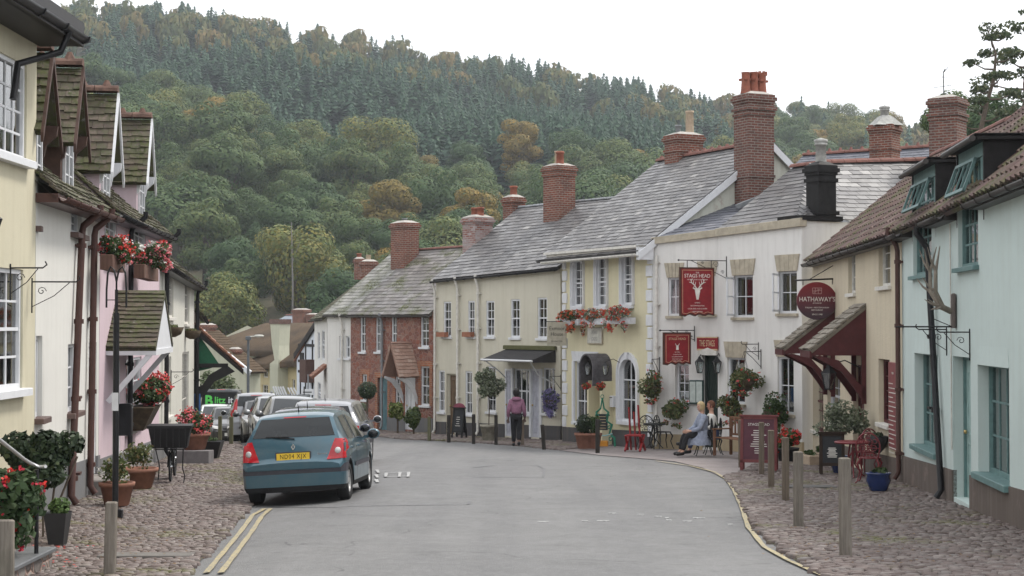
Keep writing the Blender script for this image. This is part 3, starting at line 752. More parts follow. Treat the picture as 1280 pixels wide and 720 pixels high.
def ridge_tiles(mb,a,b,r=.11,seed=0,crest=0,sag=0):
    a,b=Vector(a),Vector(b); L=(b-a).length; n=max(2,round(L/.42)); g=random.Random(seed); d=(b-a).normalized()
    x=d.cross(Vector((0,0,1))).normalized()
    for i in range(n):
        p=a.lerp(b,i/n); q=a.lerp(b,(i+.97)/n); p=p+Vector((0,0,-sag*math.sin(math.pi*i/n))); q=q+Vector((0,0,-sag*math.sin(math.pi*(i+1)/n)))
        rr=r*g.uniform(.95,1.08); vs=[]
        for P in (p,q):
            for k in range(7):
                t=math.pi*k/6; vs.append(P+x*math.cos(t)*rr*1.15+Vector((0,0,math.sin(t)*rr-.03)))
        mb.add(vs,[(k,k+1,8+k,7+k) for k in range(6)]+[tuple(range(7)),tuple(range(13,6,-1))],smooth=False)
        if crest:
            m=p.lerp(q,.5); mb.tube([m+Vector((0,0,r*.5)),m+Vector((0,0,r+crest))],[r*.8,r*.3],6)

class House:
    def __init__(s,name,label,P,Q,depth,zP,zQ,wallm,ridge=None,roff=None,base=None,group=None,cat='house',thick=.3):
        """P,Q: facade ends in plan (left, right as seen from the street); zP,zQ world heights of the eaves"""
        s.P,s.Q=Vector(P).to_2d(),Vector(Q).to_2d(); d=s.Q-s.P; s.L=d.length; s.rz=math.atan2(d.y,d.x); s.dx=d.normalized(); s.dy=Vector((-s.dx.y,s.dx.x))
        s.zb=G(*s.P) if base is None else base; s.zg=lambda x:G(*(s.P+s.dx*x))-s.zb
        s.root=thing(name,label,cat,(s.P.x,s.P.y,s.zb),s.rz,group); s.depth=depth; s.e0,s.e1=zP-s.zb,zQ-s.zb; s.wm=wallm; s.open=[]; s.ridge=(ridge-s.zb if ridge else None); s.roff=roff or depth/2
        s.M=Matrix.Translation((s.P.x,s.P.y,s.zb))@Matrix.Rotation(s.rz,4,'Z'); s.Mi=s.M.inverted(); s.th=thick
    def ez(s,x): return s.e0+(s.e1-s.e0)*x/s.L
    def px(s,u,v,off=0):
        """where the sight line through pixel u,v meets the plane y=off of this house (local x,z)"""
        o=s.Mi@Vector((0,0,EYE)); d=s.Mi.to_3x3()@Vector(ray(u,v)); t=(off-o.y)/d.y; p=o+d*t; return p.x,p.z
    def W(s,x,y,z): return s.M@Vector((x,y,z))
    def rect(s,u0,v0,u1,v1,off=0):
        uc=(u0+u1)/2; return s.px(u0,v0,off)[0],s.px(uc,v1,off)[1],s.px(u1,v0,off)[0],s.px(uc,v0,off)[1]
    def cut(s,r): s.open.append(r); return r
    def walls(s,gable=True,reveal=.22,mat=None,proud_ends=0):
        x0s,x1s=-proud_ends,s.L+proud_ends
        xs=sorted(set([x0s,x1s]+[a for r in s.open for a in (r[0],r[2])])); 
        zt=min(s.e0,s.e1); zbm=-1.2-max(0,-s.zg(s.L)); zs=sorted(set([zbm]+[a for r in s.open for a in (r[1],r[3]) if a<zt]+[zt])); mb=MB()
        tz=lambda x: s.ez(min(max(x,0),s.L))
        for i in range(len(xs)-1):
            for j in range(len(zs)-1):
                a,b,c,d=xs[i],xs[i+1],zs[j],zs[j+1]; m,k=(a+b)/2,(c+d)/2
                if any(r[0]<m<r[2] and r[1]<k<r[3] for r in s.open): continue
                mb.quad((a,0,c),(b,0,c),(b,0,d),(a,0,d))
            a,b=xs[i],xs[i+1]; 
            if abs(s.e0-s.e1)>1e-3: mb.quad((a,0,zt),(b,0,zt),(b,0,tz(b)),(a,0,tz(a)))
        rv=reveal
        for r in s.open:
            a,c,b,d=r; d=min(d,zt)
            mb.quad((a,0,c),(a,rv,c),(a,rv,d),(a,0,d)); mb.quad((b,rv,c),(b,0,c),(b,0,d),(b,rv,d))
            mb.quad((a,0,d),(a,rv,d),(b,rv,d),(b,0,d)); mb.quad((a,0,c),(b,0,c),(b,rv,c),(a,rv,c))
        D=s.depth; e0,e1=s.e0,s.e1
        for x,e in ((x0s,e0),(x1s,e1)):
            pts=[(x,0,zbm),(x,D,zbm),(x,D,e)]+([(x,s.roff,s.ridge)] if gable and s.ridge else [])+[(x,0,e)]
            mb.add(pts,[tuple(range(len(pts)))])
        mb.quad((x1s,D,zbm),(x0s,D,zbm),(x0s,D,e0),(x1s,D,e1))
        # near-black inner wall, the darkness of unlit rooms put into its colour
        o=mb.build('wall',mat or s.wm,s.root)
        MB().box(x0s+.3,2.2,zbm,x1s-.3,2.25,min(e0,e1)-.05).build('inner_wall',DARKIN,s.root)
        return o
    def roof(s,mat,w=.3,e=.2,th=.012,ov=.25,og=.08,back=True,seed=3,rt=RIDGET,wave=0,sag=0,tilt=.004,crest=0,ogl=None,ogr=None,drop=None,rag=.012,rr=.11):
        ogl=og if ogl is None else ogl; ogr=og if ogr is None else ogr
        sl=(s.ridge-(s.e0+s.e1)/2)/s.roff; mb=MB(); lift=.05
        c=[(-ogl,-ov,s.e0-sl*ov+lift),(s.L+ogr,-ov,s.e1-sl*ov+lift),(s.L+ogr,s.roff,s.ridge+lift),(-ogl,s.roff,s.ridge+lift)]
        slates(mb,c,w,e,th,seed,wave=wave,sag=sag,tilt=tilt,rag=rag)
        if back:
            bd=s.depth-s.roff; sb=(s.ridge-(s.e0+s.e1)/2)/bd
            c=[(s.L+ogr,s.depth+.2,s.e1-sb*.2+lift),(-ogl,s.depth+.2,s.e0-sb*.2+lift),(-ogl,s.roff,s.ridge+lift),(s.L+ogr,s.roff,s.ridge+lift)]
            slates(mb,c,w*1.5,e*1.5,th,seed+1,wave=wave,sag=sag)
        o=mb.build('roof',mat,s.root)
        if rt:
            m2=MB(); ridge_tiles(m2,(-ogl,s.roff,s.ridge+lift+.02),(s.L+ogr,s.roff,s.ridge+lift+.02),rr,seed,crest,sag); m2.build('ridge_tiles',rt,s.root)
        s.ov=ov; s.sl=sl; return o
    def gutter(s,mat=DKGUT,r=.06,x0=None,x1=None,y=None,dz=0,fascia=None,br=True):
        x0=-.05 if x0 is None else x0; x1=s.L+.05 if x1 is None else x1; y=-(s.ov+r*.6) if y is None else y; mb=MB()
        zz=lambda x: s.ez(min(max(x,0),s.L))-s.sl*s.ov-.0+dz
        pts=[]; n=8
        for x in (x0,x1):
            z=zz(x)
            for k in range(n+1):
                t=math.pi+math.pi*k/n; pts.append((x,y+r*math.cos(t),z+r*math.sin(t)))
            for k in range(n,-1,-1):
                t=math.pi+math.pi*k/n; pts.append((x,y+r*.86*math.cos(t),z+.004+r*.86*math.sin(t)))
        m=2*(n+1); mb.add(pts,[(k,(k+1)%m,m+(k+1)%m,m+k) for k in range(m)]+[tuple(range(m))[::-1],tuple(range(m,2*m))],smooth=True)
        if br:
            k=int((x1-x0)/.9)
            for i in range(k+1):
                x=x0+.1+(x1-x0-.2)*i/max(1,k); z=zz(x); mb.tube([(x,y-r*1.12,z),(x,y-r*.8,z-r*.8),(x,y,z-r*1.12),(x,y+r*.8,z-r*.8),(x,y+r*1.1,z)],.012,5); 
        mb.build('gutter',mat,s.root)
        if fascia:
            MB().add([(x0,-s.ov+.03,zz(x0)-.07),(x1,-s.ov+.03,zz(x1)-.07),(x1,-s.ov+.03,zz(x1)+.05),(x0,-s.ov+.03,zz(x0)+.05),(x0,0,zz(x0)-.07),(x1,0,zz(x1)-.07),(x1,0,zz(x1)+.05),(x0,0,zz(x0)+.05)],[(0,1,2,3),(4,5,1,0),(0,3,7,4),(1,5,6,2)]).build('eaves_board',fascia,s.root)
    def plinth(s,h,mat,gaps=(),t=.03,x0=None,x1=None):
        xs=[-.01 if x0 is None else x0]; 
        for a,b in sorted(gaps): xs+=[a,b]
        xs.append(s.L+.01 if x1 is None else x1); mb=MB()
        hh=h if callable(h) else (lambda x: s.zg(x)+h)
        for a,b in zip(xs[::2],xs[1::2]):
            if b<=a: continue
            vs=[(a,-t,-1.5),(b,-t,-1.5),(b,-t,hh(b)),(a,-t,hh(a)),(a,.05,-1.5),(b,.05,-1.5),(b,.05,hh(b)),(a,.05,hh(a))]
            mb.add(vs,[(0,1,2,3),(3,2,6,7),(1,5,6,2),(4,0,3,7)])
        mb.build('plinth',mat,s.root)
    def downpipe(s,u,vt=None,mat=BLACK,r=.04,x=None,zt=None,zb=None,u2=None,swan=True,y=None):
        if x is None: x=s.px(u,vt or 400)[0]
        zt=(s.ez(x)-.15) if zt is None else zt; zb=s.zg(x)+.1 if zb is None else zb; y=-.09 if y is None else y
        x2=x if u2 is None else s.px(u2,500)[0]
        p=[]
        if swan: p=[(x,-(s.ov+.04),zt+.12),(x,-(s.ov+.04),zt+.02),(x,y-.02,zt-.2)]
        p+=[(x,y,zt-.3),(x2,y,zb+.12),(x2,y-.08,zb)]; mb=MB(); mb.tube(p,r,8)
        z=zt-.5
        while z>zb+.3: mb.lathe([(r*1.35,-.035),(r*1.35,.035)],8,(x+(x2-x)*((zt-.3-z)/(zt-zb)),y,z)); mb.box(x-r*2,y,z-.02,x+r*2,.01,z+.02); z-=1.15
        mb.build('downpipe',mat,s.root)
    def sash(s,r,nx=2,nz=4,fm=None,sillm=None,off=.13,fw=.055,bar=.022,sill=True,curt=.6,seed=0,meet=True,arch=0,sh=.07,sproud=.07,arch_top=False,blind=0):
        fm=fm or WHITE; a,c,b,d=r; w=b-a; h=d-c; mb=MB(); g=random.Random(seed*13+7)
        # box frame
        mb.box(a+.002,off,c,a+fw,off+.09,d-.002); mb.box(b-fw,off,c,b-.002,off+.09,d-.002); mb.box(a+fw,off,d-fw,b-fw,off+.09,d-.002); mb.box(a+fw,off,c+.002,b-fw,off+.09,c+fw*1.2)
        mid=(c+d)/2
        if meet: mb.box(a+fw,off+.01,mid-.022,b-fw,off+.075,mid+.022)
        for i in range(1,nx):
            x=a+fw+(w-2*fw)*i/nx; mb.box(x-bar/2,off+.03,c+fw,x+bar/2,off+.06,d-fw)
        for j in range(1,nz):
            z=c+fw+(h-2*fw)*j/nz
            if meet and abs(z-mid)<.05: continue
            mb.box(a+fw,off+.032,z-bar/2,b-fw,off+.058,z+bar/2)
        f=mb.build('window',fm,s.root)
        MB().box(a+fw,off+.044,c+fw,b-fw,off+.048,d-fw).build('pane',GLASS,f)
        if sill: MB().bbox(a-.06,-sproud,c-sh,b+.06,off+.02,c+.005,.008).build('sill',sillm or fm,f)
        if curt and g.random()<curt:
            m2=MB(); n=14; kind=g.random()
            def cur(x0,x1,z0,z1):
                vs=[]
                for i in range(n+1):
                    x=x0+(x1-x0)*i/n; y=off+.075+.012*math.sin(i*2.1+seed); vs+= [(x,y,z0),(x,y,z1)]
                m2.add(vs,[(2*i,2*i+2,2*i+3,2*i+1) for i in range(n)],smooth=True)
            if kind<.4: cur(a+.04,b-.04,c+.04,c+h*g.uniform(.45,.95))
            elif kind<.8: cur(a+.04,a+w*.33,c+.03,d-.04); cur(b-w*.33,b-.04,c+.03,d-.04)
            else: cur(a+.04,b-.04,c+h*.55,d-.03)
            m2.build_each('curtain',CURT,f)
        return f
    def door(s,r,mat,off=.12,panels=True,glazed=0,handle=True,frame=WHITE,step=None,fw=.06):
        a,c,b,d=r; mb=MB(); mb.box(a+.001,off-.03,c,a+fw,off+.08,d-.001); mb.box(b-fw,off-.03,c,b-.001,off+.08,d-.001); mb.box(a+fw,off-.03,d-fw,b-fw,off+.08,d-.001)
        mb.build('door_frame',frame,s.root)
        m=MB(); a+=fw;b-=fw;d-=fw; m.box(a,off+.01,c,b,off+.06,d)
        w=b-a; h=d-c
        if panels:
            for i in (0,1):
                for (z0,z1) in ((.07,.40),(.46,.92)):
                    if glazed and z0>.4: continue
                    x0=a+w*(.1+.45*i); x1=x0+w*.35
                    for q in ((x0,c+h*z0,x1,c+h*z0+.02),(x0,c+h*z1-.02,x1,c+h*z1),(x0,c+h*z0,x0+.02,c+h*z1),(x1-.02,c+h*z0,x1,c+h*z1)): m.box(q[0],off-.004,q[1],q[2],off+.012,q[3])
        dr=m.build('door',mat,s.root)
        if glazed: MB().box(a+w*.15,off-.006,c+h*.5,b-w*.15,off+.008,c+h*.93).build('pane',GLASS,dr)
        if handle: MB().lathe([(.0,-.03),(.022,-.025),(.028,0),(.022,.025),(0,.03)],8,(a+w*.12,off-.04,c+h*.48)).build('handle',plain('brass',(.5,.36,.15),.3,metal=.9),dr)
        if step is not None: MB().bbox(a-.2,-.32,s.zg((a+b)/2)-.1,b+.2,off+.05,c,.01).build('doorstep',step,s.root)
        return dr
def chimney(H,x,y,z0,z1,w,d,mat,pots=(),seed=0,bands=((.0,.05),),cap=None,taper=None,flash=True,name='chimney',rot=0,local=True):
    """pots: list of (dx, dy, kind, height)"""
    mb=MB(); z0b=z0
    mb.box(x-w/2,y-d/2,z0,x+w/2,y+d/2,z1-.25)
    zz=z1-.25
    for k,(ov) in enumerate((.03,.07,.03)):
        hh=(.075,.10,.075)[k]; mb.box(x-w/2-ov,y-d/2-ov,zz,x+w/2+ov,y+d/2+ov,zz+hh); zz+=hh
    for zb_,ov in bands:
        if zb_>0: mb.box(x-w/2-ov,y-d/2-ov,z1-zb_,x+w/2+ov,y+d/2+ov,z1-zb_+.09)
    c=mb.build(name,mat,H.root)
    m2=MB(); m2.add([(x-w/2-.02,y-d/2-.02,z1),(x+w/2+.02,y-d/2-.02,z1),(x+w/2+.02,y+d/2+.02,z1),(x-w/2-.02,y+d/2+.02,z1),(x-w/4,y-d/4,z1+.1),(x+w/4,y-d/4,z1+.1),(x+w/4,y+d/4,z1+.1),(x-w/4,y+d/4,z1+.1)],[(0,1,5,4),(1,2,6,5),(2,3,7,6),(3,0,4,7),(4,5,6,7)]); m2.build('flaunching',cap or MORT,c)
    for (dx,dy,k,h) in pots:
        m=MB(); r=.13; zc=z1+.04
        if k=='clay': pr=[(r*1.05,0),(r,.08),(r*.95,h*.8),(r*1.12,h*.82),(r*1.15,h*.92),(r,h),(r*.8,h),(r*.75,h-.2)]; mt=POT
        elif k=='buff': pr=[(r*1.0,0),(r*.92,h*.9),(r*1.05,h*.92),(r*1.05,h),(r*.85,h),(r*.8,h-.2)]; mt=POTB
        elif k=='grey': pr=[(r*1.1,0),(r*.95,h*.75),(r*1.25,h*.76),(r*1.25,h*.84),(r*1.0,h*.86),(r*1.35,h*.9),(r*1.3,h),(0,h+.05)]; mt=POTG
        elif k=='crown':
            pr=[(r*1.5,0),(r*1.1,.12),(r*1.0,h*.6),(r*1.2,h*.7),(r*1.15,h*.88),(r*1.3,h*.9),(r*1.3,h*.93),(r,h*.93),(r*.8,h*.8)]; mt=POT
            for q in range(8): m.box(x+dx+r*1.15*math.cos(q*.785)-.03,y+dy+r*1.15*math.sin(q*.785)-.03,zc+h*.9,x+dx+r*1.15*math.cos(q*.785)+.03,y+dy+r*1.15*math.sin(q*.785)+.03,zc+h*1.03)
        elif k=='cowl':
            pr=[(r*1.2,0),(r*1.05,.1),(r*.9,h*.6),(r*.9,h*.95),(r*1.02,h),(r*.8,h),(r*.7,h-.3)]; mt=POT
            for q in range(3): m.box(-r*.35,r*.7,h*.62,r*.35,r*1.5,h*.72,M=Matrix.Translation((x+dx,y+dy,zc))@Matrix.Rotation(q*2.1,4,'Z'))
        elif k=='metal': pr=[(.08,0),(.08,h*.8),(.11,h*.8),(.11,h),(0,h)]; mt=LEAD
        m.lathe(pr,14,(x+dx,y+dy,zc)); m.build('chimney_pot',mt,c)
    return c
def text_mesh(body,size,ext=.003,align='CENTER',bold=0,width=1,spacing=1):
    cu=bpy.data.curves.new('lettering','FONT'); cu.body=body; cu.size=size; cu.extrude=ext; cu.align_x=align; cu.align_y='CENTER'; cu.offset=bold; cu.space_character=spacing; cu.resolution_u=3
    o=bpy.data.objects.new('lettering',cu); COL.objects.link(o); dg=bpy.context.evaluated_depsgraph_get(); dg.update()
    me=bpy.data.meshes.new_from_object(o.evaluated_get(dg)); COL.objects.unlink(o); bpy.data.objects.remove(o); me.transform(Matrix.Diagonal((width,1,1,1))); return me
def letters(body,size,M,mat,parent=None,**k):
    """text standing upright: local x along the board, z up, facing -y; M places it in the parent's space"""
    me=text_mesh(body,size,**k); me.transform(M@Matrix.Rotation(math.pi/2,4,'X')); me.materials.clear(); return mobj('lettering',me,mat,parent)
# ================================================================ right-hand side
tealw=render_wall('pale_teal_render',(.55,.64,.615),amt=.24,dirt=(.42,.45,.40)); creamw=render_wall('roughcast_cream',(.60,.53,.40),amt=.25,grain=28,gb=.8)
whitew=render_wall('white_stucco',(.73,.715,.685),amt=.27,dirt=(.38,.36,.32)); yelloww=render_wall('pale_yellow_stucco',(.67,.62,.43),amt=.22,dirt=(.42,.37,.24)); creamw2=render_wall('cream_stucco',(.60,.57,.47),amt=.3,dirt=(.4,.36,.26))
# --- R1 pale teal house
H1=House('cottage','pale teal rendered cottage with red pantiled roof and barred teal windows',(7.05,28.9),(5.93,15.5),6.5,3.62,3.75,tealw,ridge=6.55,roff=3.1)
A=H1.rect(1197,200,1222,334); B=H1.rect(1141,225,1164,344); C=H1.rect(1222,456,1260,598); D=H1.rect(1143,441,1172,561); E=H1.rect(1191,446,1213,640)
C=(C[0],C[1],C[2]+.05,C[3])
E=(E[0],H1.zg(E[0])+.12,max(E[2],E[0]+.75),E[3])
for r in (A,B,C,D,E): H1.cut((r[0],r[1],r[2],min(r[3],3.62-H1.zb+.0)))
H1.walls(reveal=.28)
for i,r in enumerate((A,B)):
    H1.sash((r[0],r[1],r[2],r[3]),4,5,TEALP,sillm=TEALP,off=.06,curt=0,meet=False,bar=.03,sh=.06,sproud=.09)
for r in (C,D): H1.sash(r,4,3,TEALP,off=.15,curt=1,seed=4,meet=False,bar=.026,sh=.08,sproud=.09,sillm=TEALP)
# splayed plaster lintel hoods over the lower openings
mb=MB()
for r in (C,D):
    mb.add([(r[0]-.02,-.002,r[3]),(r[2]+.02,-.002,r[3]),(r[2]-.05,-.002,r[3]+.24),(r[0]+.05,-.002,r[3]+.24),(r[0]-.02,-.014,r[3]-.02),(r[2]+.02,-.014,r[3]-.02)],[(4,5,2,3),(0,4,3),(1,2,5),(0,1,5,4)])
mb.build_each('lintel_hood',tealw,H1.root)
H1.door(E,plain('grey_teal_door',(.30,.42,.40),.6),off=.18,frame=TEALP,step=None)
H1.plinth(lambda x:H1.zg(x)+.52,PLB,gaps=[(E[0],E[2])])
H1.roof(PANT,w=.27,e=.30,th=.02,ov=.22,wave=.045,seed=11,rag=.01,ogl=.05)
H1.ov=.22
# flat-topped dormers breaking the eaves
def flat_dormer(Hh,r,seed):
    x0,x1=r[0]-.12,r[2]+.42; z0=Hh.ez((x0+x1)/2)-.15; z1=r[3]+.16; mb=MB(); sl=Hh.sl; dd=(z1-Hh.ez(x0))/sl+.1
    for x in (x0,x1-.08):
        mb.add([(x,-.0,z0-.25),(x+.08,0,z0-.25),(x+.08,0,z1),(x,0,z1),(x,dd,z1),(x+.08,dd,z1),(x,.1,z0-.25),(x+.08,.1,z0-.25)],[(0,1,2,3),(0,3,4,6),(1,7,5,2),(3,2,5,4)])
    d=mb.build_each('dormer_cheek',TAR,Hh.root)[0]
    mb=MB(); mb.box(x0+.08,.02,r[3]-.03,x1-.08,.12,z1); mb.box(r[2],.04,z0+.1,x1-.08,.12,z1); mb.build('dormer_front',TEALP,d)
    m=MB(); m.bbox(x0-.07,-.13,z1,x1+.08,dd+.1,z1+.07,.03); m.box(x0-.07,-.14,z1+.07,x1+.08,dd+.1,z1+.09); m.build('dormer_roof',TAR,d)
    m=MB(); m.tube([(x0-.1,-.17,z1),(x1+.08,-.17,z1+.02)],.045,8); m.build('dormer_gutter',DKGUT,d)
    # top-hung light swung open
    m=MB(); a,b=r[0]+.02,r[2]-.02; zt=r[3]-.03; M=Matrix.Translation((0,-.02,zt))@Matrix.Rotation(R(-20),4,'X'); hh=.50
    for q in ((a,-.02,-hh,a+.05,.02,0),(b-.05,-.02,-hh,b,.02,0),(a,-.02,-.05,b,.02,0),(a,-.02,-hh,b,.02,-hh+.05)): m.box(*q,M=M)
    for k in (1,2,3): x=a+(b-a)*k/4; m.box(x-.012,-.012,-hh,x+.012,.012,0,M=M)
    o=m.build('open_light',TEALP,d)
flat_dormer(H1,A,1); flat_dormer(H1,B,2)
def eave_gutters(Hh,spans,**k):
    for a,b in spans: Hh.gutter(x0=a,x1=b,**k)
eave_gutters(H1,[(-.05,B[0]-.1),(B[2]+.35,A[0]-.1),(A[2]+.35,H1.L)],fascia=DKGUT)
H1.downpipe(1166,270,BLACK,.05,u2=1183,zt=3.3-H1.zb); H1.downpipe(1119,300,BROWNP,.045,x=.05)
mb=MB(); mb.tube([(H1.px(1190,300)[0],-.03,H1.px(1190,300)[1]+.25),(H1.px(1192,500)[0],-.03,H1.zg(0)+1)],.012,5); mb.build('cable',OFFW,H1.root)
# --- R2 cream roughcast restaurant
H2=House('restaurant','cream roughcast restaurant with oxblood door canopies and pantiled roof',(7.45,39.5),(7.05,28.92),6.2,3.5,3.58,creamw,ridge=5.95,roff=3.0)
w1=H2.rect(1060,308,1069,367); w2=H2.rect(1098,293,1113,358); w3=H2.rect(1098,449,1112,530); dr=H2.rect(1066,456,1080,600); w4=H2.rect(1034,462,1050,530); w5=H2.rect(1016,465,1029,540)
dr=(dr[0],H2.zg(dr[0])+.1,dr[2],dr[3])
for r in (w1,w2,w3,dr,w4,w5): H2.cut(r)
H2.walls(reveal=.2)
for r in (w1,w2): H2.sash(r,2,3,OFFW,off=.08,meet=False,curt=.5,seed=int(r[0]*9),sillm=OFFW)
H2.sash(w3,2,4,REDP,off=.1,meet=False,curt=0,sillm=OFFW); H2.sash(w4,2,3,WHITE,off=.08,curt=0,sillm=OFFW); H2.sash(w5,2,3,REDP,off=.08,curt=1,sillm=OFFW,seed=2)
H2.door(dr,REDP,frame=REDP,off=.14)
H2.plinth(lambda x:H2.zg(x)+.45,PLB,gaps=[(dr[0],dr[2])],x0=4.0)
H2.roof(PANT,w=.27,e=.30,th=.02,ov=.22,wave=.045,seed=17,ogr=-.02)
H2.gutter(fascia=DKGUT)
def side_canopy(Hh,x0,x1,zt,zb,out,label=None):
    """lean-to tiled canopy on curved timber brackets"""
    z1=zt; z0=zb; mb=MB(); slates(mb,[(x0,-out,z0),(x1,-out,z0),(x1,0,z1),(x0,0,z1)],.22,.17,.022,int(x0*7),rag=.02,tilt=.006); c=mb.build('canopy_roof',STILE,Hh.root)
    m=MB()
    for x in (x0+.02,x1-.08):
        m.prism([(0,z1-.05),(0,z0-.12),(-out+.03,z0-.12),(-out+.03,z0-.04)],0,.06,M=Matrix(((0,1,0,x),(1,0,0,0),(0,0,1,0),(0,0,0,1))))
    m.box(x0,-out,z0-.16,x1,-out+.06,z0-.03); m.build_each('canopy_side',REDP,c)
    m=MB()
    for x in (x0+.06,x1-.12):
        P=[(-.02,z0-1.05),(-.10,z0-1.0),(-.25,z0-.78),(-.5,z0-.45),(-out+.1,z0-.14)]; Q=[(-.02,z0-.75),(-.14,z0-.7),(-.32,z0-.48),(-.55,z0-.22),(-out+.22,z0-.12)]
        MM=Matrix(((0,1,0,x),(1,0,0,0),(0,0,1,0),(0,0,0,1))); m.band(P,Q,0,.09,M=MM); m.box(x,-.09,z0-1.1,x+.09,.0,z0-.1)
    m.build_each('bracket',REDP,c); return c
xa=H2.px(1083,400)[0]; zt=H2.px(1083,379)[1]; zb=H2.px(1083,447)[1]-.0
side_canopy(H2,xa-1.35,xa,zt,zb+.16,1.15)
xb=H2.px(1044,400)[0]; side_canopy(H2,xb-1.3,xb,zt-.02,zb+.13,1.2)
# vertical menu board
m=MB(); x0,z0=H2.px(1114,560); x1,_=H2.px(1124,560); zt2=H2.px(1118,453)[1]; m.bbox(x0,-.05,z0,x1+.12,0,zt2,.01); mbd=m.build('menu_board',plain('faded_red_board',(.20,.06,.06),.6),None); mbd.matrix_world=H2.M; tag(mbd,'tall narrow faded red board on the cream wall beside the downpipe','sign')
for k in range(9): letters('MENU' if k==0 else 'mmmmmm m',.06,Matrix.Translation(((x0+x1+.12)/2,-.052,zt2-.2-.2*k)),OFFW,mbd,ext=.001) if k==0 else None
mm=MB()
for k in range(16): mm.box(x0+.05,-.053,zt2-.4-.085*k,x0+.05+(x1-x0)*(.5+.4*math.sin(k*7.3)**2)+.02,-.05,zt2-.385-.085*k)
mm.build('menu_lines',OFFW,mbd)
# --- R3 white stucco pub end
H3=House('pub_building','white stucco part of the pub with stone fan lintels and black tarred corner chimney',(5.53,42.9),(7.2,39.75),6.6,4.34,4.42,whitew,ridge=6.2,roff=3.5,cat='pub')
ws=[H3.rect(917,344,941,397),H3.rect(973,339,996,392),H3.rect(909,447,931,505),H3.rect(972,446,992,518)]
ws[3]=(ws[3][0],ws[3][1],min(ws[3][2],H3.L-.3),ws[3][3])
for r in ws: H3.cut(r)
H3.walls(reveal=.18,gable=False)
def fan(Hh,r,h=.42,fl=.10,mat=STONE,keys=5):
    m=MB(); a,b=r[0]-.03,r[2]+.03; z=r[3]
    for k in range(keys):
        t0,t1=k/keys,(k+1)/keys; f=lambda t:a+(b-a)*t; q=lambda t:(a-fl)+(b-a+2*fl)*t
        m.prism([(f(t0)+.004,z),(f(t1)-.004,z),(q(t1)-.006,z+h),(q(t0)+.006,z+h)],-.035,.1)
    m.build('lintel',mat,Hh.root)
for i,r in enumerate(ws): H3.sash(r,2,2,WHITE,off=.05,curt=.9,seed=i,sillm=STONE,meet=False); fan(H3,r)
# casements hung open on the upper windows
m=MB()
for r in ws[:2]:
    M=Matrix.Translation((r[0]+.02,.0,0))@Matrix.Rotation(R(-62),4,'Z'); w=(r[2]-r[0])*.5; 
    for q in ((0,-.02,r[1]+.05,.04,.02,r[3]-.05),(w-.04,-.02,r[1]+.05,w,.02,r[3]-.05),(0,-.02,r[1]+.05,w,.02,r[1]+.1),(0,-.02,r[3]-.1,w,.02,r[3]-.05),(0,-.015,(r[1]+r[3])/2-.02,w,.015,(r[1]+r[3])/2+.02)): m.box(*q,M=M)
m.build_each('open_casement',WHITE,H3.root)
H3.plinth(lambda x:H3.zg(x)+.35,render_wall('buff_plinth',(.42,.34,.22),amt=.3))
zr3=6.15-H3.zb; L=H3.L; hx3=2.5; m=MB(); H3.ov=.02; H3.sl=.55
slates(m,[(0,-.02,H3.e0+.05),(L,-.02,H3.e1+.05),(L,hx3,zr3),(0,hx3,zr3)],.34,.21,.013,23,tilt=.005,clip=lambda a,b:a*L<L-hx3*b+.1)
slates(m,[(L+.06,-.02,H3.e1+.06),(L+.06,7.6,H3.e1+.06),(L-hx3,7.6,zr3+.35),(L-hx3,-.02,zr3-.1)],.34,.23,.013,24,tilt=.005,clip=lambda a,b:a*7.6>hx3*b*.95)
m.quad((0,hx3,zr3),(L-hx3,hx3,zr3),(L-hx3,7.6,zr3+.3),(0,7.6,zr3-.5),uv=(.3,.5)); m.add([(L,7.6,0),(L,7.6,H3.e1),(L-hx3,7.6,zr3+.3),(0,7.6,zr3-.5),(0,7.6,0)],[(0,1,2,3,4)],uv=(.1,.5))
m.build('roof',SLATE,H3.root); m=MB(); ridge_tiles(m,(L-hx3,hx3,zr3+.06),(L-hx3,7.6,zr3+.40),.11,5); ridge_tiles(m,(0,hx3,zr3+.04),(L-hx3,hx3,zr3+.04),.1,6); m.build('ridge_tiles',RIDGET,H3.root)
MB().box(L-.02,6.5,-1,L+0,7.6,H3.e1).build('back_wall',whitew,H3.root)
m=MB(); 
m.add([(-.0,-.10,H3.e0-.14),(H3.L+.06,-.10,H3.e1-.14),(H3.L+.06,-.10,H3.e1+.06),(0,-.10,H3.e0+.06),(0,.12,H3.e0-.14),(H3.L+.06,.12,H3.e1-.14),(H3.L+.06,.12,H3.e1+.10),(0,.12,H3.e0+.10)],[(0,1,2,3),(3,2,6,7),(0,4,5,1),(1,5,6,2),(0,3,7,4)]); m.build('parapet_coping',STONE,H3.root)
# black corner chimney
chimney(H3,H3.L-.2,.78,H3.e1+.0,H3.e1+1.42,.50,.55,TAR,[(0,0,'grey',.62)],bands=((1.25,.06),(.42,.04)),cap=TAR)
m=MB(); m.box(H3.L-.95,-.02,H3.e1+.02,H3.L+.08,1.25,H3.e1+.14); m.build('chimney_base',TAR,H3.root)
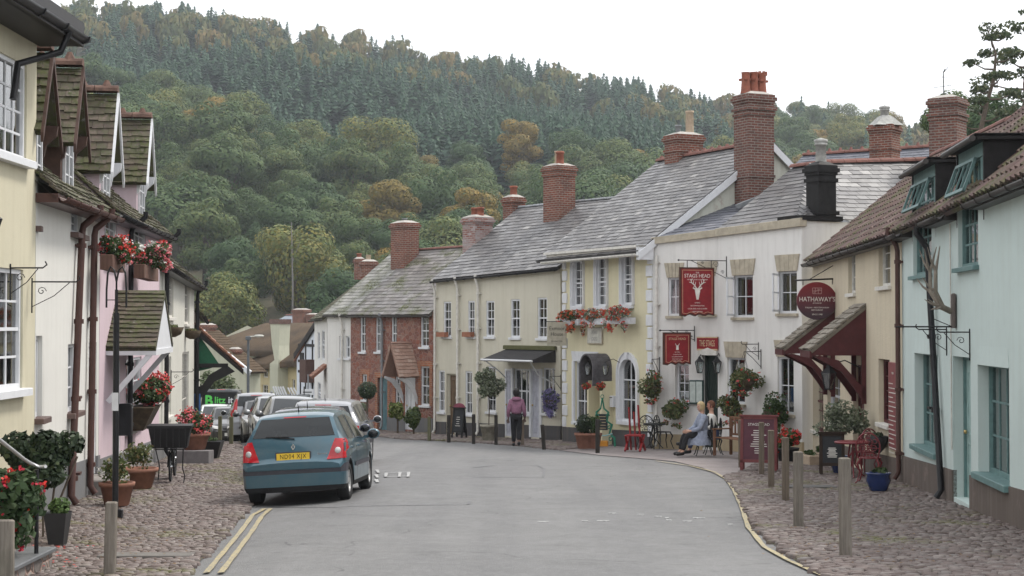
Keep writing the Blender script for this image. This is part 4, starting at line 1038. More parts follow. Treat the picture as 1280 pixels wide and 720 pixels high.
# --- R4 white pub entrance bay
H4=House('pub_entrance','white stucco pub entrance bay below a red name board reading The Stags',(3.87,44.0),(5.53,42.9),6.0,4.17,4.33,whitew,ridge=5.6,roff=3.4,cat='pub')
k1=H4.rect(835,347,847,395); k1=(k1[0],k1[1],k1[2]+.1,k1[3]); k2=H4.rect(876,345,893,393); k3=H4.rect(844,455,861,503); dd=H4.rect(878,444,896,552); dd=(dd[0],H4.zg(dd[0])+.08,min(dd[2]+.12,H4.L-.02),dd[3])
k2=(k2[0],k2[1],min(k2[2],H4.L-.05),k2[3])
for r in (k1,k2,k3,dd): H4.cut(r)
H4.walls(reveal=.2,gable=True)
for i,r in enumerate((k1,k2)): H4.sash(r,2,2,WHITE,off=.05,curt=1,seed=i+5,sillm=STONE,meet=False); fan(H4,r,.4,.08)
H4.sash(k3,2,4,WHITE,off=.12,curt=0,meet=False)
H4.door(dd,plain('open_doorway_dark',(.02,.035,.028),.4),off=.18,frame=plain('black_green',(.025,.035,.03),.5),panels=True)  # near-black door colour stands in for the dark of an open doorway
H4.plinth(lambda x:H4.zg(x)+.42,render_wall('buff_plinth2',(.42,.34,.22),amt=.3),gaps=[(dd[0],dd[2])])
H4.roof(SLATED,w=.34,e=.24,ov=.02,seed=29,og=.0)
m=MB(); m.add([(-.0,-.09,H4.e0-.13),(H4.L,-.09,H4.e1-.13),(H4.L,-.09,H4.e1+.05),(0,-.09,H4.e0+.05),(0,.1,H4.e0-.13),(H4.L,.1,H4.e1-.13),(H4.L,.1,H4.e1+.08),(0,.1,H4.e0+.08)],[(0,1,2,3),(3,2,6,7),(0,4,5,1),(0,3,7,4)]); m.build('parapet_coping',STONE,H4.root)
m=MB(); a,b=dd[0]-.08,dd[2]+.02; m.prism([(a,dd[3]+.0),(b,dd[3]),(b,dd[3]+.10),((a+b)/2,dd[3]+.2),(a,dd[3]+.10)],-.12,.0); m.build('door_hood',OFFW,H4.root)
H4.ov=.05; H4.downpipe(822,320,OFFW,.04,x=.16,swan=False)
# --- R5 pale yellow house
H5=House('town_house','pale yellow stucco house with arched white upper windows and tall brick chimney on its gable',(1.56,48.7),(3.85,44.0),7.4,4.12,4.16,yelloww,ridge=7.02,roff=3.93)
ya=[H5.rect(717,325,729,383),H5.rect(746.5,321.5,758.5,383),H5.rect(778.5,317.5,791,381)]
yl=H5.rect(719,452,744,528); yd=H5.rect(749,478,763,548); yr=H5.rect(775.5,448,796,527)
yd=(yd[0],H5.zg(yd[0])+.1,yd[2],yd[3])
for r in ya+[yl,yd,yr]: H5.cut(r)
H5.walls(reveal=.16)
def arched(Hh,r,sur=.10,rise=.3,key=True,mat=WHITE):
    a,b=r[0],r[2]; z0,z1=r[1],r[3]; cx=(a+b)/2; w=(b-a)/2; zs=z1-w*rise*2
    inn=[(a,z0)]; out=[(a-sur,z0)]
    for k in range(13):
        t=math.pi*(1-k/12); inn.append((cx+(w-.002)*math.cos(t),zs+(z1-zs)*.98*math.sin(t))); out.append((cx+(w+sur)*math.cos(t),zs+(z1-zs+sur*1.25)*math.sin(t)))
    inn.append((b,z0)); out.append((b+sur,z0)); m=MB(); m.band(out,inn,-.05,.10,M=None)
    out2=[(cx+(x-cx)*1.0,z) for x,z in out]; inn2=[(cx+(x-cx)*.9,z) for x,z in out]; m.band(out2,inn2,-.08,-.048)
    if key: m.prism([(cx-.05,z1-.03),(cx+.05,z1-.03),(cx+.08,z1+sur+.03),(cx-.08,z1+sur+.03)],-.10,.02)
    m.build_each('window_surround',mat,Hh.root)
for i,r in enumerate(ya): arched(H5,r); H5.sash(r,2,5,WHITE,off=.035,curt=1,seed=i+3,sh=.1,sproud=.1)
H5.sash(yl,3,3,WHITE,off=.05,curt=0,meet=False,bar=.04,sproud=.12,sh=.09); H5.sash(yr,2,3,WHITE,off=.05,curt=0,meet=False,bar=.035,sproud=.12,sh=.09); arched(H5,yr,.14,.5)
m=MB(); m.box(yl[0]-.12,-.06,yl[1],yl[0],.1,yl[3]); m.box(yl[2],-.06,yl[1],yl[2]+.1,.1,yl[3]); m.build_each('window_surround',WHITE,H5.root)
fan(H5,(yl[0]-.1,0,yl[2]+.1,yl[3]),.3,.08,WHITE,7)
H5.door(yd,plain('cream_door',(.52,.46,.28),.5),off=.14,frame=yelloww)
m=MB(); m.box(yd[2],-.35,yd[1]-.1,yd[2]+.14,0,yd[3]+.05); m.box(yd[0]-.1,-.35,yd[1]-.1,yd[0],0,yd[3]+.05); m.build_each('door_pilaster',yelloww,H5.root)
# barrel hood over the door
m=MB(); cx=(yd[0]+yd[2])/2; hw=.42; zc=yd[3]+.42; o_=[];i_=[]
o_.append((cx-hw,zc-.5)); i_.append((cx-hw+.06,zc-.5))
for k in range(15): t=math.pi*(1-k/14); o_.append((cx+hw*math.cos(t),zc+hw*math.sin(t))); i_.append((cx+(hw-.05)*math.cos(t),zc+(hw-.05)*math.sin(t)))
o_.append((cx+hw,zc-.5)); i_.append((cx+hw-.06,zc-.5))
m.band(o_,i_,-.62,-.0); m.build('door_hood',plain('lead_hood',(.085,.08,.088),.5,var=.35),H5.root)
H5.plinth(lambda x:H5.zg(x)+.48,PLD,gaps=[(yd[0],yd[2])])
m=MB(); n=12
for x in (-.02,H5.L-.30):
    z=H5.zg(0)+.5; k=0; 
    while z<H5.e0-.5: w=.30 if k%2 else .22; xx=x if x<1 else H5.L-w+.02; m.bbox(xx,-.04,z,xx+w,.02,z+.30,.012); z+=.34; k+=1
m.build_each('quoin',WHITE,H5.root)
H5.roof(SLATE,w=.33,e=.19,th=.013,ov=.50,seed=31,ogl=.9,ogr=.12,rt=RIDGET,crest=.03,tilt=.004)
m=MB(); m.box(-.3,-.42,H5.e0-.28,H5.L+.1,.0,H5.e0-.16); m.box(-.35,-.5,H5.e0-.17,H5.L+.12,.0,H5.e0-.10)
for k in range(46): x=-.25+k*.115; m.box(x,-.40,H5.e0-.33,x+.055,-.02,H5.e0-.28)
m.build('cornice',OFFW,H5.root); H5.ov=.50; H5.gutter(OFFW,.07,dz=-.02,x0=-.35,x1=H5.L+.12,br=False)
# white barge boards of the gable
def barge(Hh,x,mat=WHITE,w=.2,t=.05,y0=None,y1=None):
    m=MB(); sl=Hh.sl; pts=[(-Hh.ov,Hh.ez(x)-sl*Hh.ov-w),(-Hh.ov,Hh.ez(x)-sl*Hh.ov+.02),(Hh.roff,Hh.ridge+.03),(Hh.roff,Hh.ridge-w)]
    MM=Matrix(((0,1,0,x),(1,0,0,0),(0,0,1,0),(0,0,0,1))); m.prism(pts,0,t,M=MM)
    sb=(Hh.ridge-Hh.e1)/(Hh.depth-Hh.roff); pts=[(Hh.depth+.2,Hh.e1-sb*.2-w),(Hh.depth+.2,Hh.e1-sb*.2+.02),(Hh.roff,Hh.ridge+.03),(Hh.roff,Hh.ridge-w)]
    m.prism(pts,0,t,M=MM); m.build('bargeboard',mat,Hh.root)
barge(H5,H5.L+.10)
MB().add([(H5.L+.006,.0,2.5),(H5.L+.006,H5.depth,2.5),(H5.L+.006,H5.depth,H5.e1),(H5.L+.006,H5.roff,H5.ridge-.02),(H5.L+.006,0,H5.e1)],[(0,1,2,3,4)]).build('gable_render',render_wall('pale_gable_render',(.56,.57,.50),amt=.35,patch=(.42,.36,.31)),H5.root)
m=MB(); m.box(H5.L+.0,-.5,H5.e1-.55,H5.L+.12,-.02,H5.e1-.12); m.build('bargeboard_end',WHITE,H5.root)
# gable chimney: tall twin stack
chimney(H5,H5.L+.34,3.15,H5.e1-.1,H5.ridge+1.28,.72,.86,BRK2,[(0,-.27,'cowl',.60),(0,.0,'cowl',.62),(0,.27,'cowl',.58)],bands=((2.35,.03),(.45,.05),(.6,.03)))
chimney(H5,H5.L-.18,3.75,H5.ridge-.8,H5.ridge+1.12,.42,.62,BRK2,[(0,0,'crown',.88)],name='chimney')
m=MB(); m.beam((H5.L+.75,2.3,H5.e1+.95),(H5.L+.75,4.5,H5.e1+1.75),.14,.12); m.build('lead_flashing',LEAD,H5.root)
chimney(H5,.35,4.1,H5.ridge-.7,H5.ridge+.75,.75,.95,BRK,[(0,-.2,'metal',.28),(0,.22,'buff',.75)],bands=((.55,.04),))
# --- R6 long cream house
H6=House('terrace_house','long cream stucco house of five bays with small shop awning under a wet slate roof',(-2.62,55.2),(1.50,49.5),7.2,3.42,3.66,creamw2,ridge=5.98,roff=3.6)
up=[(554.5,377,564,421),(585,376,593.5,421),(607.5,376,618,421),(638.5,374,650,422),(672,372,684,423)]
ur=[H6.rect(*q) for q in up]; lr=[H6.rect(548.5,463,556,515),H6.rect(581.5,464,590.5,518),H6.rect(609,458,620,515)]
d1=H6.rect(558,467,564.5,545); d1=(d1[0],H6.zg(d1[0])+.06,max(d1[2],d1[0]+.6),d1[3])
sh_=H6.rect(641,461,663,517); sd=H6.rect(663.5,461,675,548); s3=H6.rect(677.5,460,694,517); sdl=H6.rect(631,461,640.5,545); sd=(sd[0],H6.zg(sd[0])+.1,sd[2],sd[3]); sdl=(sdl[0],H6.zg(sdl[0])+.1,sdl[2],sdl[3])
for r in ur+lr+[d1,sh_,sd,s3,sdl]: H6.cut(r)
H6.walls(reveal=.15)
for i,r in enumerate(ur): H6.sash(r,2,4,WHITE,off=.02,curt=1,seed=i+11)
for i,r in enumerate(lr): H6.sash(r,2,4,WHITE,off=.02,curt=1,seed=i+21)
H6.door(d1,plain('brown_door',(.16,.11,.07),.6),frame=creamw2); H6.sash(sh_,3,2,WHITE,off=.07,curt=0,meet=False,bar=.05); H6.sash(s3,3,2,WHITE,off=.07,curt=0,meet=False,bar=.05)
LAV=plain('pale_lilac_grey_paint',(.50,.51,.57),.5); H6.door(sd,LAV,frame=WHITE,off=.03); H6.door(sdl,LAV,frame=WHITE,off=.03)
m=MB()
for x in (sh_[0]-.05,sh_[2]-.02,s3[0]-.08): m.bbox(x,-.05,H6.zg(x)+.1,x+.09,.02,sh_[3]+.02,.01)
m.build_each('shop_pilaster',WHITE,H6.root)
H6.plinth(lambda x:H6.zg(x)+.48,PLD,gaps=[(d1[0],d1[2]),(sdl[0],sdl[2]),(sd[0],sd[2])])
H6.roof(SLATE,w=.34,e=.21,th=.014,ov=.16,seed=37,tilt=.004,og=.06,rt=LEAD,rr=.07)
H6.gutter(BLACK,.06)
for u in (574.5,600): H6.downpipe(u,400,OFFW,.045)
H6.downpipe(546,400,OFFW,.04,x=.05)
m=MB()
for u in (556,588): 
    a=H6.rect(u-4,414,u+6,421); m.box(a[0],-.22,a[1],a[0]+.5,-.05,a[1]+.16)
m.build_each('window_trough',plain('terracotta_trough',(.30,.13,.08),.85),H6.root)
aw=H6.rect(633,436,694,461); x0,x1=aw[0],aw[2]+.05; zt=H6.px(660,437)[1]; m=MB(); BL2=plain('charcoal_canvas',(.045,.043,.045),.85)
m.add([(x0,-.02,zt),(x1,-.02,zt),(x1,-.95,zt-.30),(x0,-.95,zt-.30)],[(0,1,2,3)]); m.add([(x0,-.02,zt-.02),(x1,-.02,zt-.02),(x1,-.95,zt-.32),(x0,-.95,zt-.32)],[(3,2,1,0)])
for x in (x0,x1): m.add([(x,-.02,zt),(x,-.95,zt-.3),(x,-.9,zt-.38),(x,-.02,zt-.38)],[(0,1,2,3)])
awn=m.build('awning',BL2,H6.root)
m=MB(); m.tube([(x0-.05,-.97,zt-.33),(x1+.05,-.97,zt-.33)],.035,6); m.tube([(x1-.1,-.95,zt-.33),(x1-.3,-.5,zt-.75),(x1-.05,-.03,zt-1.05)],.02,5); m.tube([(x0+.1,-.95,zt-.33),(x0+.3,-.5,zt-.7),(x0+.05,-.03,zt-.95)],.02,5); m.build('awning_frame',WHITE,awn)
m=MB(); m.bbox(x0-.05,-.12,zt+.0,x1+.05,.0,zt+.13,.02); m.build('awning_box',plain('mossy_board',(.10,.10,.045),.9),awn)
# chimneys: positions measured on the ridge plane
def ridge_x(Hh,u,v=300): return Hh.px(u,v,Hh.roff)[0]
chimney(H6,ridge_x(H6,642),3.6,H6.ridge-.5,H6.px(642,247,3.6)[1],.55,.55,BRK,[(0,0,'clay',.38)],bands=((.3,.03),))
chimney(H6,H6.px(699,220,2.9)[0],2.9,H6.ridge-1.1,H6.px(699,208,2.9)[1],.85,.72,BRK,[(-.18,.1,'buff',.5),(.18,-.1,'clay',.45)],bands=((.35,.04),))
chimney(H6,H6.px(597,290,2.0)[0],2.0,H6.ridge-2.3,H6.px(597,272,2.0)[1],.8,.75,BRKW,[(-.17,0,'clay',.32),(.17,0,'clay',.32)],bands=((.0,.05),))
# --- R7 red sandstone house
rub=rubble_mat('red_sandstone'); BRD=brick_mat('orange_brick',(.45,.17,.09),(.38,.14,.08),(.42,.3,.22))
H7=House('stone_house','red sandstone house with orange brick window surrounds and small tiled door hood',(-6.2,61.5),(-2.82,56.9),6.2,2.28,2.27,rub,ridge=4.72,roff=3.0)
u7=[(450,395,457,440),(469.5,395,476,440),(489,394,496,440),(525.5,393,536,434)]; r7=[H7.rect(*q) for q in u7]; l7=[H7.rect(453,468,459,500),H7.rect(494,470,501,505),H7.rect(526,458,537,507)]
bd=H7.rect(472,472,480,542); bd=(bd[0],H7.zg(bd[0])+.06,max(bd[2],bd[0]+.7),bd[3]); pd=H7.rect(507,472,518,535); pd=(pd[0],H7.zg(pd[0])+.12,max(pd[2],pd[0]+.65),pd[3])
for r in r7+l7+[bd,pd]: H7.cut(r)
H7.walls(reveal=.12)
for i,r in enumerate(r7+l7): 
    H7.sash(r,2,4,WHITE,off=.04,curt=1,seed=i+31)
m=MB()
for r in l7+[bd]:
    m.box(r[0]-.16,-.012,r[1],r[0],.0,r[3]); m.box(r[2],-.012,r[1],r[2]+.16,.0,r[3]); m.box(r[0]-.2,-.014,r[3],r[2]+.2,.0,r[3]+.2)
m.build_each('brick_surround',BRD,H7.root)
H7.door(bd,plain('blue_door',(.13,.24,.27),.5),frame=plain('blue_frame',(.15,.26,.29),.5)); H7.door(pd,WHITE,frame=WHITE,off=.02)
H7.plinth(lambda x:H7.zg(x)+.55,PLG,gaps=[(bd[0],bd[2]),(pd[0],pd[2])],x0=2.2)
H7.roof(SLATEW,w=.32,e=.2,ov=.16,seed=41,og=0,rt=RIDGET,rr=.08); H7.gutter(DKGUT,.055); H7.downpipe(480,400,plain('grey_pipe',(.2,.21,.22),.5),.05)
CLAYP=slate_mat('bleached_clay_tile',[(0,(.28,.16,.12)),(.5,(.42,.28,.22)),(1,(.55,.42,.35))],rough=(.6,.9),lich=.4)
# gabled door hood
hx=(pd[0]+pd[2])/2; zt=H7.px(512,427)[1]; zb=H7.px(512,470)[1]; m=MB(); 
for sgn in (-1,1):
    slates(m,[(hx+sgn*.62,-.85,zb),(hx+sgn*.62,-.0,zb),(hx,0,zt),(hx,-.85,zt)] if sgn<0 else [(hx+.62,0,zb),(hx+.62,-.85,zb),(hx,-.85,zt),(hx,0,zt)],.17,.14,.018,5)
hd=m.build('door_hood',CLAYP,H7.root); m=MB()
for x in (hx-.5,hx+.44):
    P=[(-.02,zb-1.0),(-.2,zb-.6),(-.5,zb-.25),(-.8,zb-.08)]; Q=[(-.02,zb-.75),(-.12,zb-.45),(-.4,zb-.1),(-.8,zb-.0)]; m.band(P,Q,0,.07,M=Matrix(((0,1,0,x),(1,0,0,0),(0,0,1,0),(0,0,0,1))))
m.build_each('bracket',WHITE,hd)
chimney(H7,H7.px(506,300,2.4)[0],2.4,H7.ridge-1.2,H7.px(506,279,2.4)[1],.95,.7,BRK,[(0,0,'metal',.15)],bands=((.0,.05),))
# --- R8 / R9 white houses further down
H8=House('white_cottage','narrow white cottage with a pale lichen covered slate roof joining the red stone house',(-7.25,62.95),(-6.2,61.5),6.2,2.3,2.28,whitew,ridge=4.68,roff=3.0)
r8=[H8.rect(424,420,429.5,448),H8.rect(432,420,438,448),H8.rect(423,505,430,530)]
r8=[(max(.08,a),b,min(H8.L-.05,c),d) for a,b,c,d in r8]
for r in r8: H8.cut(r)
H8.walls(reveal=.1); [H8.sash(r,2,2,WHITE,off=.04,curt=1,seed=4+i) for i,r in enumerate(r8)]
H8.roof(SLATEL,w=.32,e=.2,ov=.16,seed=43,og=0,rt=RIDGET,rr=.08,ogl=.1); H8.gutter(DKGUT,.05); H8.downpipe(430,400,OFFW,.045)
H9=House('white_cottage','taller white cottage with narrow windows below a mossy brown roof, beyond the lichen covered roof',(-8.7,70.5),(-7.35,63.6),6.5,2.15,2.2,whitew,ridge=4.7,roff=3.3)
r9=[H9.rect(397,415,400,450),H9.rect(402,413,406,450),H9.rect(397,478,401,505)]
for r in r9: H9.cut(r)
H9.walls(reveal=.1); [H9.sash(r,1,3,WHITE,off=.03,curt=1,seed=14+i,sill=False) for i,r in enumerate(r9)]
H9.roof(MOSST,w=.25,e=.17,ov=.2,seed=47,rr=.09); H9.gutter(DKGUT,.05)
chimney(H9,H9.px(461,320,3.3)[0],3.3,H9.ridge-.5,H9.px(461,327,3.3)[1],.8,.8,BRK,[(-.2,0,'buff',.3)],bands=((.3,.03),))
chimney(H9,H9.px(449,320,3.3)[0],3.3,H9.ridge-.5,H9.px(449,326,3.3)[1]+.1,.5,.5,BRK,[(0,0,'clay',.25)])
m=MB(); q=H9.px(407,455); slates(m,[(q[0]-1,-.6,q[1]-.5),(q[0]+.6,-.6,q[1]-.5),(q[0]+.6,0,q[1]),(q[0]-1,0,q[1])],.2,.15,.02,3); m.build('porch_roof',CLAY,H9.root)
# --- slate roofed house behind the pub, with two chimneys
Pb=at(958,190,56); Qb=at(1200,190,52)
H10=House('house_behind_pub','house behind the pub with dark slate roof, crested red ridge and two brick chimneys',(Pb.x,Pb.y),(Qb.x,Qb.y),7,at(1000,245,54).z,at(1100,250,54).z,whitew,ridge=at(1030,190,57).z,roff=3.2,base=-1)
H10.walls(); H10.roof(SLATED,w=.3,e=.2,seed=51,crest=.07,rt=RIDGET)
c=at(1106,200,50); x,y,z=H10.Mi@c; chimney(H10,x,y,1.5,(H10.Mi@at(1106,157,50)).z,.72,.72,BRK,[(0,0,'grey',.55)],bands=((.8,.03),),cap=POTG)
m=MB(); zc=(H10.Mi@at(1106,157,50)).z; m.lathe([(.62,0),(.55,.05),(.25,.3),(.14,.34)],4,(x,y,zc-.02),smooth=False); m.build('chimney_cap',POTG,H10.root)
c=at(1185,200,44); x,y,z=H10.Mi@c; zc=(H10.Mi@at(1185,124,44)).z; chimney(H10,x,y,1.0,zc,.78,.78,BRK2,[],bands=((.5,.06),(.62,.03)))
m=MB(); 
m.tube([(x-.1,y,zc),(x-.12,y,zc+.75),(x-.06,y,zc+.85)],.015,5); m.tube([(x-.4,y,zc+.35),(x+.12,y,zc+.38)],.008,4); m.tube([(x-.2,y-.1,zc+.62),(x,y+.1,zc+.62)],.008,4); m.tube([(x-.1,y,zc+.75),(x+.03,y,zc+.9)],.008,4); m.build('aerial',BLACK,H10.root)
# ================================================================ left-hand side
yw=render_wall('butter_yellow_render',(.57,.53,.40),amt=.3,dirt=(.35,.30,.20)); wl=render_wall('warm_white_render',(.66,.65,.61),amt=.22,dirt=(.45,.43,.38)); pk=render_wall('pink_render',(.60,.48,.52),amt=.25,dirt=(.42,.32,.34)); wl2=render_wall('off_white_render',(.60,.59,.53),amt=.3,dirt=(.4,.38,.32))
# --- L1 yellow house cut by the left edge
L1=House('house','butter yellow rendered house with black eaves, nearest on the left edge',(-6.22,13.0),(-6.2,20.8),6,5.95,6.0,yw,ridge=8.3,roff=3)
a=L1.rect(-30,55,34,192); b=L1.rect(-30,334,29,489); a=(a[0],a[1],a[2],a[3]-.1)
L1.cut(a); L1.cut(b); L1.walls(reveal=.12)
for r,k in ((a,1),(b,3)): L1.sash(r,6 if k==1 else 4,4,WHITE,off=.03,curt=0 if k==1 else 1,seed=k,meet=k==3,sproud=.12,sh=.09,bar=.03)
L1.roof(SLATED,ov=.55,seed=61); L1.ov=.55
m=MB(); m.box(-.1,-.52,L1.e0-.46,L1.L+.12,.0,L1.e1-.38); m.box(-.1,-.58,L1.e0-.46,L1.L+.14,-.5,L1.e1-.2); m.build('eaves_board',plain('black_boarding',(.02,.018,.018),.5),L1.root)
L1.gutter(BLACK,.075,dz=.03,x1=L1.L+.15)
x=L1.px(26,40)[0]; m=MB(); m.tube([(x,-.62,L1.e1-.45),(x,-.5,L1.e1-.72),(x-.5,-.12,L1.e1-.95),(x-.6,-.1,L1.e1-1.4)],.045,8); m.build('downpipe',BLACK,L1.root)
# --- L2 white cottage with a brown boarded dormer
L2=House('cottage','warm white rendered cottage with mossy tiled dormers and two long brown downpipes',(-6.2,20.82),(-6.94,26.9),6,3.78,3.9,wl,ridge=6.35,roff=2.9)
r1=L2.rect(34,200,47,281); r2=L2.rect(89,254,102,293); r3=L2.rect(33,420,53,524); r4=L2.rect(85,430,97,515); r5=L2.rect(111,428,121,608)
r1=(.05,r1[1],r1[2],r1[3]); r3=(.05,r3[1],r3[2],r3[3])
for r in (r1,r2,r3,r4,r5): L2.cut((r[0],r[1],r[2],min(r[3],L2.e0-.02)))
L2.walls(reveal=.14)
for i,r in enumerate((r2,r3,r4)): L2.sash((r[0],r[1],r[2],min(r[3],L2.e0-.02)),3,3,WHITE,off=.06,curt=.8,seed=40+i,meet=False,sillm=plain('brown_sill',(.12,.08,.07),.6),sproud=.12)
L2.sash((r1[0],r1[1],r1[2],min(r1[3],L2.e0-.03)),2,3,WHITE,off=.06,curt=0,meet=False,sillm=plain('brown_sill',(.12,.08,.07),.6))
L2.door((r5[0],L2.zg(r5[0])+.3,r5[2],r5[3]),WHITE,off=.05)
L2.plinth(.62,PLG,gaps=[(r5[0],r5[2])]); L2.roof(MOSST,w=.2,e=.16,th=.02,ov=.32,seed=63,rt=RIDGEM,rag=.02,tilt=.006,sag=.04); L2.gutter(BROWNP,.06,fascia=BROWNP)
L2.downpipe(95,300,BROWNP,.055,u2=82,zt=L2.ez(3)-.3); L2.downpipe(111,300,BROWNP,.055,u2=106,zt=L2.ez(5)-.3)
# --- L3 pink cottage
L3=House('cottage','pink rendered cottage with mossy dormers and a small tiled porch on white brackets',(-6.94,26.92),(-8.15,37.0),6,3.98,4.12,pk,ridge=6.6,roff=2.9)
q1=L3.rect(131,262,147,330); q2=L3.rect(167,275,183,325); q3=L3.rect(131,446,139,520); q4=L3.rect(158,447,177,535); q5=L3.rect(141,452,150,600); q6=L3.rect(183,330,192,400)
q5=(q5[0],L3.zg(q5[0])+.35,q5[2],q5[3])
for r in (q1,q2,q4,q5): L3.cut((r[0],r[1],r[2],min(r[3],L3.e0-.02)))
L3.walls(reveal=.12)
for i,r in enumerate((q1,q2,q4)): L3.sash((r[0],r[1],r[2],min(r[3],L3.e0-.03)),3,3,WHITE,off=.03,curt=.9,seed=50+i,meet=False,sproud=.08)
L3.door(q5,WHITE,off=.03,glazed=1)
L3.plinth(.55,PLG,gaps=[(q5[0],q5[2])]); L3.roof(MOSST,w=.2,e=.16,th=.02,ov=.32,seed=65,rt=RIDGEM,rag=.02,tilt=.006,sag=.05); L3.gutter(BLACK,.055,fascia=BLACK)
L3.downpipe(158,300,BLACK,.05); L3.downpipe(204,330,BLACK,.055)
def gabled_dormer(Hh,xc,w,za,ze,front,mat_board,wn,seed,board=WHITE,face=None,winm=WHITE,back=1.9):
    """gable-fronted dormer: xc centre along the facade, za apex, ze eaves, front: y of the gable face"""
    m=MB(); hw=w/2; ov=.2; sl=(za-ze)/hw; zo=ze-sl*ov
    slates(m,[(xc-hw-ov,front-.22,zo),(xc-hw-ov,back+.9,zo),(xc,back+.9,za),(xc,front-.22,za)][::1],.19,.15,.02,seed,rag=.02,tilt=.006)
    slates(m,[(xc+hw+ov,back+.9,zo),(xc+hw+ov,front-.22,zo),(xc,front-.22,za),(xc,back+.9,za)],.19,.15,.02,seed+1,rag=.02,tilt=.006)
    d=m.build('dormer',MOSST,Hh.root)
    zr=Hh.ez(xc)-.4
    m=MB(); m.prism([(xc-hw,zr),(xc+hw,zr),(xc+hw,ze-.05),(xc,za-.08),(xc-hw,ze-.05)],front,back+.8); m.build('dormer_side',mat_board,d)
    m=MB(); f=face or board; m.prism([(xc-hw-.0,ze-.02),(xc+hw,ze-.02),(xc,za-.1)],front-.012,front-.002); m.build('dormer_gable',f,d)
    m=MB(); 
    for s in (-1,1):
        P=[(xc,za+.03),(xc+s*(hw+ov+.03),zo-.02)]; Q=[(xc,za-.11),(xc+s*(hw+ov+.03),zo-.15)]
        m.prism([P[0],P[1],Q[1],Q[0]] if s<0 else [P[0],Q[0],Q[1],P[1]],front-.26,front-.22)
    m.build('bargeboard',board,d)
    m=MB(); 
    for s in (-1,1):
        x=xc+s*(hw-.06); Pp=[(0,ze-.55),(-.05,ze-.5),(-.08,ze-.35),(-.22,ze-.22),(-.24,ze-.08),(0,ze-.08)]; m.prism(Pp,-.05,.05,M=Matrix(((0,1,0,x),(1,0,0,front),(0,0,1,0),(0,0,0,1))))
    m.build_each('bracket',board,d)
    m=MB(); wz0,wz1=zr+.35,ze-.12; a,b=xc-hw*.7,xc+hw*.7; t=.05
    for q in ((a,wz0,a+t,wz1),(b-t,wz0,b,wz1),(a,wz0,b,wz0+t),(a,wz1-t,b,wz1),(xc-.025,wz0,xc+.025,wz1)): m.box(q[0],front-.05,q[1],q[2],front-.004,q[3])
    for j in (1,2): z=wz0+(wz1-wz0)*j/3; m.box(a,front-.035,z-.012,b,front-.008,z+.012)
    wn_=m.build('dormer_window',winm,d)
    MB().box(a+.02,front-.02,wz0+.02,b-.02,front-.016,wz1-.02).build('window_pane',plain('dark_glass',(.03,.035,.04),.08,bump=0),d)
    m=MB(); ridge_tiles(m,(xc,front-.24,za+.07),(xc,back+.9,za+.07),.12,seed,.06); m.build('ridge_tiles',RIDGEM,d)
BRB=plain('brown_stained_board',(.07,.038,.028),.6,var=.3)
def dorm(Hh,u,v_apex,v_eave,w,front,**k):
    xc,za=Hh.px(u,v_apex,front-.24); ze=Hh.px(u,v_eave,front-.24)[1]; gabled_dormer(Hh,xc,w,za,ze,front,**k)
dorm(L2,104,86,160,1.15,.15,mat_board=BRB,wn=None,seed=71,board=BRB)
dorm(L2,66,66,145,1.15,.15,mat_board=BRB,wn=None,seed=73,board=BRB)
dorm(L3,148,118,195,1.25,.15,mat_board=pk,wn=None,seed=75,board=WHITE)
dorm(L3,190,150,214,1.35,.15,mat_board=pk,wn=None,seed=77,board=WHITE)
# tiled porch on white brackets
xa,zt=L3.px(133,362,-.0); o1=1.05
zt=L3.px(142,362,0)[1]; zb=L3.px(170,437,-.8)[1]; x0=L3.px(133,440,0)[0]; x1=L3.px(160,440,0)[0]; po=.85
xm=(x0+x1)/2
m=MB(); slates(m,[(x0-.1,-po,zb),(x0-.1,0,zb),(xm,0,zt),(xm,-po,zt)],.2,.15,.022,9,rag=.02); slates(m,[(x1+.1,0,zb),(x1+.1,-po,zb),(xm,-po,zt),(xm,0,zt)],.2,.15,.022,9,rag=.02)
pd_=po; po=m.build('porch_roof',MOSST,L3.root)
m=MB(); m.prism([(x0,zb-.05),(x1,zb-.05),(xm,zt-.08)],-pd_+.02,-pd_+.08); m.build('porch_gable',WHITE,po)
m=MB(); m.box(x0-.06,-pd_,zb-.14,x0+.02,0,zb-.02); m.box(x1-.02,-pd_,zb-.14,x1+.06,0,zb-.02); m.box(x0,-pd_,zb-.14,x1,-pd_+.08,zb-.04); m.build_each('porch_beam',WHITE,po)
m=MB()
for x in (x0,x1): m.beam((x,-.03,zb-.95),(x,-pd_+.1,zb-.12),.08,.09)
m.build_each('bracket',WHITE,po)
# --- L4 off-white house further along
L4=House('house','off-white rendered house with narrow shuttered windows beyond the pink cottage',(-8.17,37.05),(-9.37,47.2),6,3.40,3.15,wl2,ridge=5.6,roff=2.8)
s4=[L4.rect(208,336,217,397),L4.rect(231,340,237,405),L4.rect(208,446,214,520),L4.rect(228,440,236,530)]
for r in s4: L4.cut((r[0],r[1],r[2],min(r[3],3.1-L4.zb)))
L4.walls(reveal=.1)
for i,r in enumerate(s4): L4.sash((r[0],r[1],r[2],min(r[3],3.1-L4.zb)),2,3,OFFW,off=.03,curt=1,seed=60+i,meet=False)
L4.plinth(.55,PLG); L4.roof(MOSST,w=.2,e=.16,th=.02,ov=.3,seed=67,rt=RIDGEM,rag=.02,sag=.12,tilt=.006); L4.gutter(BLACK,.05,fascia=BLACK); L4.downpipe(243,380,BLACK,.055)
